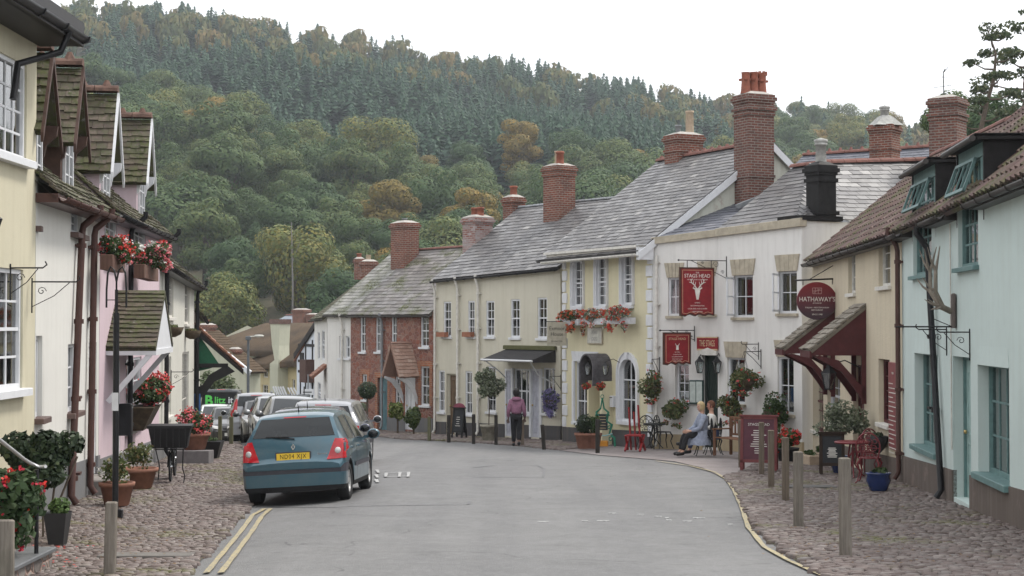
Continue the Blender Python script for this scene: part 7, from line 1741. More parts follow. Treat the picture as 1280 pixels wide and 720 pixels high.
# Exmoor House
c=at(696,417,47.6); M=facing(c,(.97,.25)); t=thing('hanging_sign','beige hanging sign reading Exmoor House','house sign'); t.matrix_world=M; BEI=plain('beige_sign',(.42,.39,.31),.6,bump=.02); mb=MB(); mb.bbox(-.30,-.015,-.36,.30,.015,.34,.006); mb.build('board',BEI,t)
DGR=plain('dark_green_ink',(.03,.035,.03),.6,bump=0); letters('Exmoor',.165,Matrix.Translation((0,-.0175,.15)),DGR,t,ext=.001,width=.9); letters('House',.165,Matrix.Translation((0,-.0175,-.02)),DGR,t,ext=.001,width=.9); letters('DUNSTER',.065,Matrix.Translation((0,-.0175,-.23)),DGR,t,ext=.001,spacing=1.3)
pw=at(709.5,402,48.0); t=iron_bracket(facing(pw,(-.97,-.25)),.68,.3,'thin iron bracket holding the beige hanging sign')
# plaque
x0,z=H5.px(734.5,430,-.03); x1,_=H5.px(753,430,-.03); z0=H5.px(744,430,-.03)[1]; z1=H5.px(744,409,-.03)[1]; t=thing('wall_plaque','pale stone plaque under the middle window box','plaque',H5.W((x0+x1)/2,-.03,(z0+z1)/2),H5.rz); w=x1-x0; h=z1-z0
mb=MB(); mb.bbox(-w/2,-.02,-h/2,w/2,.03,h/2,.01); mb.build('plaque_frame',STONE,t); mb=MB(); mb.box(-w/2+.03,-.024,-h/2+.03,w/2-.03,-.02,h/2-.03); mb.build('plaque_face',plain('pale_plaque',(.55,.54,.48),.8),t)
GRI=plain('faded_grey_ink',(.30,.29,.27),.8,bump=0); letters('SPEARS',.15,Matrix.Translation((0,-.0255,.09)),GRI,t,ext=.001,width=.72); letters('CROSS',.15,Matrix.Translation((0,-.0255,-.10)),GRI,t,ext=.001,width=.72)
# notice boards, lanterns, letter box
for i,(u,l) in enumerate(((866.5,'left glazed menu case beside the pub door'),(874.5,'right glazed menu case beside the pub door'))):
    p,x,z=wp(H4,u,490,.06); t=thing('menu_case',l,'menu case',p,H4.rz); mb=MB(); mb.bbox(-.11,-.03,-.32,.11,.05,.32,.008); mb.build('case',plain('dark_green_case',(.02,.05,.045),.5),t); mb=MB(); mb.box(-.085,-.034,-.28,.085,-.03,.28); mb.build('menu_sheet',plain('menu_paper',(.45,.5,.47),.4),t)
def lantern(p,rz,label,s=1,mat=IRON,off=.2):
    t=thing('wall_lantern',label,'lantern',p,rz); mb=MB(); 
    mb.lathe([(.0,.26),(.03,.24),(.05,.2),(.12,.13),(.13,.12)],4,smooth=False); mb.lathe([(.06,-.14),(.065,-.12)],4,smooth=False)
    for k in range(4): a=k*math.pi/2; mb.tube([(.115*math.cos(a),.115*math.sin(a),.12),(.06*math.cos(a),.06*math.sin(a),-.13)],.008,4)
    mb.tube([(0,0,.25),(0,off*.5,.32),(0,off,.2)],.01,5); mb.build('frame',mat,t); mb=MB(); mb.lathe([(.055,-.12),(.108,.12)],4,smooth=False); mb.build('lamp_glass',GLASS,t); t.scale=(s,s,s); return t
p,_,_=wp(H4,874.5,459,.2); lantern(p,H4.rz,'black lantern left of the pub doorway',1.15); p,_,_=wp(H4,896,459,.2); lantern(p,H4.rz,'black lantern right of the pub doorway',1.15)
p,_,_=wp(H5,735,463,.5); lantern(p,H5.rz,'lantern below the left edge of the arched hood',1.0,off=.5); p,_,_=wp(H5,757,463,.5); lantern(p,H5.rz,'lantern below the right edge of the arched hood',1.0,off=.5)
p,_,_=wp(H2,1036,476,.75); lantern(p,H2.rz,'lantern hanging beneath the nearer tiled canopy',1.3,off=.5)
p,x,z=wp(H5,766,499,.08); t=thing('letter_box','small white letter box right of the yellow doorway','letter box',p,H5.rz); mb=MB(); mb.bbox(-.09,-.06,-.22,.09,.08,.1,.01); mb.build('box',WHITE,t); mb=MB(); mb.box(-.07,-.07,.04,.07,-.06,.06); mb.build('slot',UND,t)
# ornate green sign on the pavement by the yellow door
p=gp(753,560); t=thing('ornate_sign','ornate green scrolled metal stand by the yellow doorway','ornate stand',(p.x,p.y,G(p.x,p.y)+.05),R(-15)); GRS=plain('green_enamel',(.02,.16,.10),.35,var=.4,scale=9); mb=MB()
for s in (-1,1):
    mb.tube([(s*.36,0,0),(s*.34,0,.25),(s*.2,0,.35),(s*.27,0,.6),(s*.13,0,.7),(s*.17,0,.95),(s*.05,0,1.05),(0,0,1.35)],[.03,.04,.03,.04,.03,.035,.025,.02],6)
    for z,r in ((.2,.09),(.52,.075),(.85,.06)): mb.tube([(s*(.28-z*.15)+r*(1-k/10)*math.cos(k*.8),-.03,z+r*(1-k/10)*math.sin(k*.8)) for k in range(9)],.016,5)
mb.tube([(.05*math.cos(k),0,1.38+.06*math.sin(k)) for k in range(7)],.012,5); mb.build('scrollwork',GRS,t); mb=MB(); mb.bbox(-.15,-.02,.45,.15,.02,.9,.01); mb.build('panel',CHK,t); mb=MB()
for k in range(5): mb.box(-.10,-.024,.5+k*.08,.10,-.02,.512+k*.08)
mb.build('writing',GOLD,t); mb=MB(); mb.bbox(-.16,-.06,.0,.16,.06,.16,.02); mb.build('base',plain('amber_paint',(.5,.22,.03),.5),t)
mb=MB(); mb.tube([(-.3,-.04,.36),(-.1,-.06,.3),(.1,-.06,.3),(.3,-.04,.36)],.018,5); mb.build('white_trim',plain('pale_teal_trim',(.3,.5,.5),.5),t)
potted(731,563,.27,.42,'pot',TERR,'terracotta pot with dense dark shrub left of the ornate green stand',31,(.30,.28,.28),FDK,n=1000,size=.05)
potted(742,563,.22,.42,'pot',TERR,'narrower terracotta pot with shrub partly behind the black bollard',32,(.2,.2,.32),FGR,n=700,size=.05)
# R6 standard tree in stone pot
potted(611,552,.27,.48,'pot',STPOT,'standard tree with round pale leafed head in a stone pot',33,(.50,.45,.55),FSV,n=2200,size=.07,stem=.85,name='standard_tree',cat='potted tree',fill=.3,out=.25,sub=.35,k=14)
mb=MB()
# R7 plants
def topiary(u,v,ub,vb,r,label,leaf=FDK,n=900,shape='ball',grp_=None):
    p=gp(u,v); h=(v-vb)/2000*p.y; t=thing('topiary',label,'shrub',(p.x,p.y,G(p.x,p.y)+.03)); mb=MB(); mb.tube([(0,0,-.05),(0,0,h)],.035,6); mb.build('stem',BARK,t)
    if shape=='ball': leaves('foliage',[((0,0,h),(r,r,r*.92))],n,.05,int(u),leaf,t,fill=.85,out=.7)
    else: plant(t,(0,0,h),(r,r,h*.75 if shape=='cone' else r*1.2),n,int(u),leaf,.07,12,sub=.42)
    return t
topiary(459,548,459,489,.31,'dark ball topiary on a tall bare stem beside the parked cars',n=1600)
topiary(453,546,453,510,.16,'small pale round bush low on a stem left of the blue door',leaf=FSV,n=500)
topiary(497,543,497,513,.34,'yellow green standard shrub left of the tiled door hood',leaf=FYG,n=1500,shape='bush')
topiary(517,544,517,522,.36,'tall conical green bush under the tiled door hood',leaf=leaf_mat('mid_green_leaf',[(0,(.04,.075,.02)),(1,(.13,.17,.05))],uvvar=1),n=2200,shape='cone')
# antlers on the teal wall
p,x,z=wp(H1,1192,385,.04); t=thing('mounted_antlers','large pair of grey antlers mounted on the pale teal wall','antlers',p,H1.rz); ANT=plain('weathered_antler',(.22,.19,.155),.8,var=.3); mb=MB(); mb.bbox(-.07,-.03,-.3,.07,.03,.22,.02); mb.build('mount',plain('skull_mount',(.12,.10,.09),.8),t)
for s in (-1,1):
    mb=MB(); B=[(0,-.04,-.05),(s*.10,-.18,.02),(s*.2,-.30,.24),(s*.24,-.30,.55),(s*.14,-.22,.92)]; mb.tube(B,[.045,.038,.034,.026,.006],8)
    for i,(dx,dy,dz) in ((1,(s*.05,-.22,.04)),(1,(s*.1,-.12,-.08)),(2,(s*.06,-.20,.12)),(3,(s*.12,-.14,.22)),(3,(-s*.1,-.10,.22))): b=Vector(B[i]); mb.tube([b,b+Vector((dx,dy,dz))*.55+Vector((0,0,.02)),b+Vector((dx,dy,dz*1.3+.06))],[.024,.017,.004],6)
    mb.build('antler',ANT,t)
mb=MB(); mb.tube([(0,-.02,-.28),(0,-.85,-.28)],.012,5); mb.tube([(0,-.02,-.28),(0,-.3,-.16)],.008,4); mb.build('bar',IRON,t)
def scroll_bracket(Hh,u,v,l,label,sc=1):
    p,x,z=wp(Hh,u,v,.01); t=thing('basket_bracket',label,'basket bracket',p,Hh.rz); mb=MB(); mb.tube([(0,0,.15),(0,0,-.3)],.010,5); mb.tube([(0,0,.1),(0,-l,.1),(0,-l-.05,.14),(0,-l-.03,.18)],.010,5); mb.tube([(0,0,-.22),(0,-l*.5,-.08),(0,-l*.85,.09)],.007,4); mb.tube([(0,-.12-.06*(1-k/12)*math.cos(k*.8),-.02+.06*(1-k/12)*math.sin(k*.8)) for k in range(11)],.006,4); mb.build('ironwork',IRON,t); t.scale=(sc,sc,sc)
scroll_bracket(H1,1183,420,.42,'empty scrolled bracket left of the lower downpipe on the teal wall'); scroll_bracket(H1,1212,424,.42,'empty scrolled bracket with curls above the teal doorway'); scroll_bracket(H3,948,435,.5,'empty iron bracket beside the stone lintel of the white pub wall')
scroll_bracket(L1,13,345,.40,'small scrolled bracket near the left edge on the yellow wall'); scroll_bracket(L2,40,362,.55,'scrolled iron bracket at the corner of the white cottage'); scroll_bracket(L4,214,470,.5,'fine scrolled bracket on the off-white wall')
sheetbox('stone_slab',1178,648,.9,.75,.03,plain('grey_slab',(.34,.34,.33),.8),R(-5),label='pale rectangular stone slab before the teal doorway',cat='slab')
sheetbox('drain_cover',1010,612,.9,.5,.065,plain('iron_grate',(.10,.095,.09),.6),0,kind='structure')
sheetbox('drain_cover',183,700,1.0,.35,.066,plain('grey_concrete',(.15,.14,.13),.9),0,kind='structure')
sheetbox('drain_cover',800,571.5,1.1,.35,.004,plain('iron_grate',(.10,.095,.09),.6),0,kind='structure')
# ---------------- left pavement
p=gp(144,652); t=thing('sign_post','tall black post with a double hooked top on the left cobbles','post',(p.x,p.y,G(p.x,p.y))); hh=EYE+(405-330)/2000*p.y-p.z; mb=MB(); mb.tube([(0,0,-.2),(0,0,hh*.81)],.042,10); mb.tube([(0,0,hh*.8),(0,0,hh*.9)],.022,8); mb.build('pole',BLACK,t); mb=MB()
for s in (-1,1): mb.tube([(0,0,hh*.78),(0,0,hh*.93),(s*.03,0,hh*.975),(s*.08,0,hh*.99),(s*.12,0,hh*.965),(s*.135,0,hh*.9),(s*.135,0,hh*.83)],.014,6)
mb.tube([(-.13,0,hh*.86),(.13,0,hh*.86)],.008,4); mb.build('double_hook',BLACK,t); mb=MB(); mb.box(-.045,-.05,hh*.43,.045,-.044,hh*.5); mb.build('white_plate',WHITE,t); mb=MB(); mb.bbox(.02,-.05,.05,.10,.05,.17,.01); mb.build('bracket',BLACK,t)
p,x,z=wp(L3,157,525,.15); t=thing('meter_box','black box fixed beside the pink cottage door','box',p,L3.rz); mb=MB(); mb.bbox(-.13,-.12,-.28,.13,.13,.3,.02); mb.build('box',BLACK,t); mb=MB(); mb.box(-.1,-.125,.22,.1,-.12,.24); mb.build('slot',LEAD,t)
p,x,z=wp(L3,183,517,.28); t=thing('wall_planter','wall trough overflowing with coral red geraniums on the pink cottage','flower trough',p,L3.rz); mb=MB(); mb.add([(-.75,-.22,.15),(.75,-.22,.15),(.75,.25,.15),(-.75,.25,.15),(-.6,0,-.3),(.6,0,-.3),(.6,.25,-.3),(-.6,.25,-.3)],[(0,1,2,3),(7,6,5,4),(4,5,1,0),(5,6,2,1),(7,4,0,3)]); mb.build('trough',MOSSB,t)
plant(t,(0,-.1,.42),(.85,.42,.38),2400,91,FGR,.06,14,((FCOR,1.3),(FRED,.6),(FPNK,.4)),85,.075,sub=.4)
potted(243,580,.34,.36,'pot',TERR,'terracotta tub of coral geraniums on a stone block',92,(.42,.38,.30),FGR,((FCOR,1),(FPNK,.4)),n=1200,fn=60,fs=.075,lift=.28)
sheetbox('stone_block',243,581,.75,.6,.32,STONE if 0 else plain('grey_stone_block',(.17,.16,.16),.9),0,label='grey stone block under the terracotta geranium tub',cat='stone block')
potted(264,575,.27,.40,'cone',BPL,'empty black square tub next to the geranium tub',93,n=60,pr=(.15,.15,.05))
potted(146,636,.25,.34,'pot',TERR,'large terracotta pot with straggly pale shrub left of the black post',94,(.30,.24,.26),FBR,n=420,size=.05,fill=.2,out=.1,flowers=((FWHT,.3),),fn=30)
potted(172,614,.33,.34,'pot',TERR,'wide terracotta pot with straggly shrub by the stone step',95,(.38,.28,.26),FBR,n=520,size=.05,fill=.2,out=.1,flowers=((FWHT,.4),),fn=30)
STP=plain('step_stone',(.22,.20,.185),.9,var=.25)
def step(Hh,u0,u1,h,d,label,seed=0):
    x0=Hh.px(u0,600,0)[0]; x1=Hh.px(u1,600,0)[0]; zg=Hh.zg((x0+x1)/2); mb=MB(); mb.bbox(x0,-d,zg-.3,x1,.05,zg+h,.02); o=mb.build('doorstep',STP); o.matrix_world=Hh.M; tag(o,label,'doorstep')
step(L2,108,120,.30,.55,'tall pale stone doorstep at the white cottage'); step(L3,140,152,.32,.6,'long stone doorstep before the pink cottage')
# delivery bicycle with crate seen end on
p=gp(213,606); t=thing('delivery_bicycle','old black delivery bicycle with a big crate on its front carrier','bicycle',(p.x,p.y,G(p.x,p.y)+.06),R(8)); 
def wheel(yc,r,nm):
    mb=MB(); M=Matrix.Translation((0,yc,r))@Matrix.Rotation(R(90),4,'Y'); mb.lathe([(r-.03,-.015),(r,-.018),(r+.004,0),(r,.018),(r-.03,.015),(r-.03,-.015)],28,M=M); w_=mb.build('wheel',RUB,t); mb=MB(); mb.lathe([(0,-.03),(.025,-.03),(.025,.03),(0,.03)],10,M=M)
    for k in range(14): a=k*math.pi/7; mb.tube([(0,yc,r),(0,yc+(r-.02)*math.cos(a),r+(r-.02)*math.sin(a))],.0025,3)
    mb.build('spokes',CHR,w_)
wheel(0,.26,'f'); wheel(1.1,.33,'r'); mb=MB(); mb.tube([(0,.33,.5),(0,.75,.28),(0,1.1,.33),(0,.85,.8),(0,.75,.28)],.016,6); mb.tube([(0,.33,.5),(0,.3,.85)],.018,6); mb.tube([(0,.33,.82),(0,.85,.78)],.016,6); mb.tube([(0,.3,.62),(.05,.15,.45),(.05,0,.26)],.012,5); mb.tube([(0,.3,.62),(-.05,.15,.45),(-.05,0,.26)],.012,5); mb.build('frame',BLACK,t)
mb=MB(); mb.tube([(-.27,.42,1.0),(-.2,.3,.98),(.2,.3,.98),(.27,.42,1.0)],.012,6); mb.build('handlebar',CHR,t); mb=MB(); mb.bbox(-.09,.75,.9,.09,1.0,.96,.02); mb.build('saddle',BPL,t)
mb=MB(); mb.tube([(-.26,-.28,.60),(.26,-.28,.60),(.26,.22,.60),(-.26,.22,.60),(-.26,-.28,.60)],.012,5); mb.tube([(.24,-.28,.6),(.23,-.26,.25),(.27,-.28,.12),(.25,-.3,.0)],.011,5); mb.tube([(-.24,-.28,.6),(-.18,-.2,.3),(-.2,-.2,.05)],.011,5); mb.build('carrier',BLACK,t)
mb=MB(); 
loft(mb,[(-.30,.30,-.30,.24,.62),(-.37,.37,-.34,.28,.99)]); mb.box(-.39,-.36,.97,.39,.30,1.02)
for k in range(6): x=-.27+k*.108; mb.box(x-.012,-.345,.64,x+.012,-.31,.98)
mb.build('crate',BPL,t)
# foreground bay shrub and tapered tub, fuchsia bed, rail
p=gp(72,686); t=thing('potted_plant','tall tapered dark tub with pale green fern near the handrail','potted plant',(p.x,p.y,p.z)); planter_shape('cone',.13,.42).build('pot',plain('dark_tub',(.03,.03,.032),.5),t); plant(t,(0,0,.48),(.17,.16,.11),500,96,leaf_mat('fern_leaf',[(0,(.06,.11,.03)),(1,(.14,.22,.07))],uvvar=1),.04,7)
p=gp(50,668); p=Vector((-5.55,19.0,G(-5.55,19))); t=thing('shrub','dark leathery leaved shrub against the yellow wall','shrub',p); plant(t,(0,0,1.02),(.50,.40,.40),3600,97,FDK,.062,12,sub=.4); mb=MB()
for k in range(5): mb.tube([(.05*k-.1,0,-.1),(.1*(k-2),.05*(k%2),.5),(.2*(k-2),.1*(k%3-1),1.0)],.014,5)
mb.build('stem',BARK,t)
# fuchsia bed with slate-topped stone wall
W0=at(-60,700,13.6); zg=G(-4.9,15); rubg=rubble_mat('grey_rubble'); 
for e in [n for n in rubg.node_tree.nodes if n.type=='VALTORGB']:
    for el,cc in zip(e.color_ramp.elements,((.13,.12,.11),(.2,.18,.165),(.16,.15,.14),(.26,.24,.22))): el.color=(*cc,1)
pr=at(52,690,15.3); pc=at(52,690,16.2); x1=pc.x; t=thing('raised_bed','low rubble stone wall with slate coping holding the fuchsia bed','stone wall',(0,0,0)); zc=pc.z; y0,y1=14.2,16.6; 
mb=MB(); mb.bbox(-6.2,y0,zg-.4,x1,y0+.3,zc-.04,.02); mb.bbox(x1-.28,y0+.3,zg-.4,x1,y1,zc-.04,.02); mb.build('wall',rubg,t); mb=MB(); mb.bbox(-6.2,y0-.04,zc-.04,x1+.04,y0+.33,zc,.01); mb.bbox(x1-.31,y0+.33,zc-.04,x1+.04,y1,zc,.01); mb.build('coping',plain('slate_coping',(.12,.125,.13),.6),t)
t=thing('fuchsia_bush','fuchsia bush with crimson flowers behind the low stone wall','bush',(at(12,640,15.9).x,15.9,zg)); plant(t,(-.05,0,.72),(.42,.5,.45),3000,98,leaf_mat('fuchsia_leaf',[(0,(.03,.06,.02)),(.7,(.06,.10,.04)),(1,(.12,.17,.09))],uvvar=1),.07,16,((FFUC,1),(FRED,.5)),100,.055,sub=.4)
t=thing('handrail','white topped metal handrail on a black post beside the fuchsia bush','handrail',(0,0,0)); a=at(46,597,16.1); mb=MB(); mb.tube([Vector((a.x,16.1,zg-.2)),Vector((a.x,16.1,a.z+.08))],.022,8); mb.build('post',BLACK,t); b=at(57,583,15.9); c_=at(30,574,15.6); d_=at(-30,526,14.8); mb=MB(); mb.tube([b,at(48,583.5,16.0),at(38,579,15.8),c_,d_],.018,8); mb.build('rail',plain('galvanised_rail',(.5,.5,.5),.35,metal=.5),t)
a=at(8,690,13.0); mb=MB(); mb.bbox(-.28,-.03,-.9,.06,.03,.26,.01); o=mb.build('timber_panel',PALEW); o.location=(a.x,13.0,a.z); tag(o,'upright weathered timber panel at the bottom left corner','post')  # upright weathered timber plank, wider than a post
a=at(-1,285,14.0); t=thing('wall_lantern','dark metal lantern corner at the left edge on the yellow wall','lantern',(a.x-.12,14.0,a.z)); mb=MB(); mb.lathe([(.07,-.16),(.15,.08),(0,.2)],4,smooth=False); mb.build('frame',BLACK,t)
# fallen petals
g=random.Random(9); V=[];F=[];U=[]
for k in range(32):
    q=gp(g.gauss(70,22),g.uniform(690,719)); z=G(q.x,q.y)+.085; a=g.random()*6; s=.02; o=len(V); V+=[(q.x+s*math.cos(a+i*1.57),q.y+s*math.sin(a+i*1.57),z+.004*(i%2)) for i in range(4)]; F.append((o,o+1,o+2,o+3)); U.append((g.random(),0))
mobj('fallen_petals',fast_mesh('fallen_petals',np.array(V),np.array(F),np.array(U)),FRED,None,kind='stuff',label='scattered red petals on the left foreground cobbles',cat='petals')
V=[];F=[];U=[]
for k in range(420):
    if k%2: u,v=g.gauss(1090,70),g.uniform(600,715)
    else: u,v=g.gauss(160,45),g.uniform(590,715)
    q=gp(u,v)
    if abs(u-1090)<90 and q.x>6.9: continue
    z=G(q.x,q.y)+.08; a=g.random()*6; s=g.uniform(.012,.028); o=len(V); V+=[(q.x+s*math.cos(a+i*1.57),q.y+s*math.sin(a+i*1.57)*.7,z+.006*(i%2)) for i in range(4)]; F.append((o,o+1,o+2,o+3)); U.append((g.random(),g.random()))
mobj('fallen_leaves',fast_mesh('fallen_leaves',np.array(V),np.array(F),np.array(U)),leaf_mat('dead_leaf',[(0,(.16,.08,.03)),(1,(.32,.20,.08))],uvvar=1),None,kind='stuff',label='small brown leaves scattered over the cobbles',cat='leaves')
# far street lamp, sign post, shrub, panels
p=at(310,520,74); t=thing('street_lamp','grey street lamp with short arm beyond the parked cars','street lamp',(p.x,p.y,G(p.x,p.y))); hh=at(310,421,74).z-G(p.x,p.y); mb=MB(); mb.tube([(0,0,0),(0,0,hh)],[.08,.055],8); mb.bbox(-.12,-.1,hh-.15,.12,.1,hh+.03,.02); mb.build('column',plain('lamp_grey',(.10,.11,.12),.6),t); mb=MB(); mb.tube([(0,0,hh),(.3,0,hh+.02)],.03,6); mb.lathe([(0,-.05),(.1,-.03),(.12,.02),(.08,.06),(0,.07)],12,(.5,0,hh+.03),sx=2); mb.build('lamp_head',plain('lamp_cover',(.55,.55,.5),.4),t)
p=at(268,520,80); t=thing('tree','small grey green tree behind the black hatchback','tree',(p.x,p.y,G(p.x,p.y))); plant(t,(0,0,2.1),(1.1,.9,1.0),1800,99,leaf_mat('grey_green_leaf',[(0,(.06,.09,.035)),(1,(.16,.19,.09))],uvvar=1),.12,12,sub=.4,fill=.4,name='crown'); mb=MB(); mb.tube([(0,0,-.2),(.1,0,1.0),(0,0,2.0)],[.09,.07,.03],6); mb.build('trunk',BARK,t)
p=at(357,505,78); t=thing('loaded_trailer','rack of white slanted boards standing beyond the parked cars','rack',(p.x,p.y,G(p.x,p.y))); mb=MB(); zz=at(352,496,78).z-G(p.x,p.y)
for k in range(5): mb.beam((-.4+k*.12,0,zz),(-.62+k*.12,0,zz+.5),.06,.07)
for k in range(3): mb.beam((.35+k*.14,0,zz),(.1+k*.14,0,zz+.45),.06,.07)
mb.build('boards',WHITE,t); mb=MB(); mb.bbox(-1.1,-.8,.3,1.1,.8,zz+.1,.04); mb.build('body',plain('dark_trailer',(.06,.065,.07),.6),t); mb=MB(); mb.tube([(.9,0,zz),(.9,0,zz+.5)],.03,6); mb.build('upright',BLACK,t)
p=at(385,505,82); t=thing('direction_sign','small white direction sign on a grey post near the timber framed gable','sign',(p.x,p.y,G(p.x,p.y))); hh=at(385,468,82).z-G(p.x,p.y); mb=MB(); mb.tube([(0,0,0),(0,0,hh)],.04,6); mb.build('post',LEAD,t); mb=MB(); mb.bbox(-.35,-.06,hh-1.05,.3,-.02,hh-.75,.01); mb.build('board',WHITE,t); mb=MB(); mb.box(-.25,-.065,hh-.93,.2,-.06,hh-.88); mb.build('writing',INK,t)
# ================================================================ people
def skin(name,joints,bones,radii,mat,parent=None,root='pelvis',sub=2,smooth=True):
    names=list(joints); idx={n:i for i,n in enumerate(names)}; me=bpy.data.meshes.new(name); me.from_pydata([joints[n] for n in names],[(idx[a],idx[b]) for a,b in bones],[]); o=bpy.data.objects.new(name,me); COL.objects.link(o)
    md=o.modifiers.new('s','SKIN'); md.use_smooth_shade=True; sv=me.skin_vertices[0].data
    for i,n in enumerate(names):
        r=radii[n]; sv[i].radius=(r,r) if not isinstance(r,tuple) else r; sv[i].use_root=(n==root)
    md2=o.modifiers.new('u','SUBSURF'); md2.levels=sub; md2.render_levels=sub
    dg=bpy.context.evaluated_depsgraph_get(); dg.update(); m2=bpy.data.meshes.new_from_object(o.evaluated_get(dg)); COL.objects.unlink(o); bpy.data.objects.remove(o)
    m2.name=name; m2.materials.clear(); m2.materials.append(mat); m2.polygons.foreach_set('use_smooth',[True]*len(m2.polygons)); return mobj(name,m2,None,parent)
SKIN=plain('skin',(.50,.30,.22),.55,var=.06,bump=.05)
def V3(*a): return Vector(a)
def figure(name,label,loc,rz,J,mats,R_=1.0,hairm=None,hair='short',jk=1.0,skirt=0,scale=1):
    """J: joint positions, facing -y.  mats: jacket, trousers, shoes"""
    t=thing(name,label,'person',loc,rz)
    bones=[('pelvis','waist'),('waist','chest'),('chest','neck0'),('neck0','neck'),('neck','head'),('head','crown')]
    for s in 'LR': bones+=[('chest','sh'+s),('sh'+s,'el'+s),('el'+s,'wr'+s),('wr'+s,'pa'+s),('pelvis','hp'+s),('hp'+s,'kn'+s),('kn'+s,'an'+s),('an'+s,'to'+s)]
    rad=dict(pelvis=(.125,.10),waist=(.11,.085),chest=(.13,.095),neck0=.055,neck=.05,head=(.075,.085),crown=(.055,.06))
    for s in 'LR': rad.update({'sh'+s:.052,'el'+s:.04,'wr'+s:.026,'pa'+s:(.034,.017),'hp'+s:.082,'kn'+s:.055,'an'+s:.038,'to'+s:.032})
    J=dict(J)
    for s in 'LR':
        w,p=Vector(J['wr'+s]),Vector(J['pa'+s]); d=(p-w).normalized(); side=(d.cross(Vector(J.get('pn'+s,(0,-1,0))))).normalized(); 
        for k in range(4):
            b='f%d'%k+s; o=side*(k-1.5)*.020; L=(.036,.042,.039,.03)[k]
            J[b+'a']=p+o+d*.035; J[b+'b']=p+o+d*(.035+L)+Vector(J.get('pn'+s,(0,-1,0)))*.010; J[b+'c']=p+o*.95+d*(.03+L*1.6)+Vector(J.get('pn'+s,(0,-1,0)))*.032
            bones+=[('pa'+s,b+'a'),(b+'a',b+'b'),(b+'b',b+'c')]; rad.update({b+'a':.010,b+'b':.009,b+'c':.0075})
        J['th'+s+'a']=p-side*.034+d*.0; J['th'+s+'b']=p-side*.05+d*.035+Vector(J.get('pn'+s,(0,-1,0)))*.015; bones+=[('pa'+s,'th'+s+'a'),('th'+s+'a','th'+s+'b')]; rad.update({'th'+s+'a':.012,'th'+s+'b':.0085})
        J.pop('pn'+s,None)
    J.pop('hd',None)
    skin('body',J,bones,rad,mats.get('skin',SKIN),t)
    # clothes
    A=['pelvis','waist','chest','neck0']; jb=[('pelvis','waist'),('waist','chest'),('chest','neck0')]; jr=dict(pelvis=(.175*jk,.145*jk),waist=(.155*jk,.13*jk),chest=(.165*jk,.135*jk),neck0=.085); jj={k:J[k] for k in A}
    for s in 'LR':
        e,w=Vector(J['el'+s]),Vector(J['wr'+s]); jj.update({'sh'+s:J['sh'+s],'el'+s:J['el'+s],'wr'+s:tuple(e.lerp(w,.93))}); jr.update({'sh'+s:.082,'el'+s:.064,'wr'+s:.050}); jb+=[('chest','sh'+s),('sh'+s,'el'+s),('el'+s,'wr'+s)]
    if 'vest' in mats: 
        skin('shirt',jj,jb,{k:(v if not isinstance(v,tuple) else (v[0]*.96,v[1]*.96)) for k,v in jr.items()},mats['jacket'],t)
        vj={k:J[k] for k in A}; skin('waistcoat',vj,jb[:3],{k:((jr[k][0]*1.12,jr[k][1]*1.12) if isinstance(jr[k],tuple) else jr[k]*.8) for k in A},mats['vest'],t)
    else: jk_=skin('jacket',jj,jb,jr,mats['jacket'],t)
    tb=[];tr=dict(pelvis=(.155,.13));tj={'pelvis':J['pelvis']}
    for s in 'LR':
        k_,a_=Vector(J['kn'+s]),Vector(J['an'+s]); tj.update({'hp'+s:J['hp'+s],'kn'+s:J['kn'+s],'an'+s:tuple(k_.lerp(a_,.92))}); tr.update({'hp'+s:.105,'kn'+s:.078,'an'+s:.062}); tb+=[('pelvis','hp'+s),('hp'+s,'kn'+s),('kn'+s,'an'+s)]
    skin('trousers',tj,tb,tr,mats['trousers'],t)
    for s in 'LR':
        a,b=Vector(J['an'+s]),Vector(J['to'+s]); d=(b-a); d.z=0; d.normalize(); h=a-d*.06; g_=min(a.z,b.z)
        skin('shoe',{'h':h+Vector((0,0,-.02)),'m':a.lerp(b,.5)+Vector((0,0,-.01)),'t':b+d*.03},[('h','m'),('m','t')],{'h':.05,'m':.052,'t':.042},mats['shoes'],t,root='h',sub=1)
    # head: face and hair
    hd,cr,nk=Vector(J['head']),Vector(J['crown']),Vector(J['neck']); 
    return t
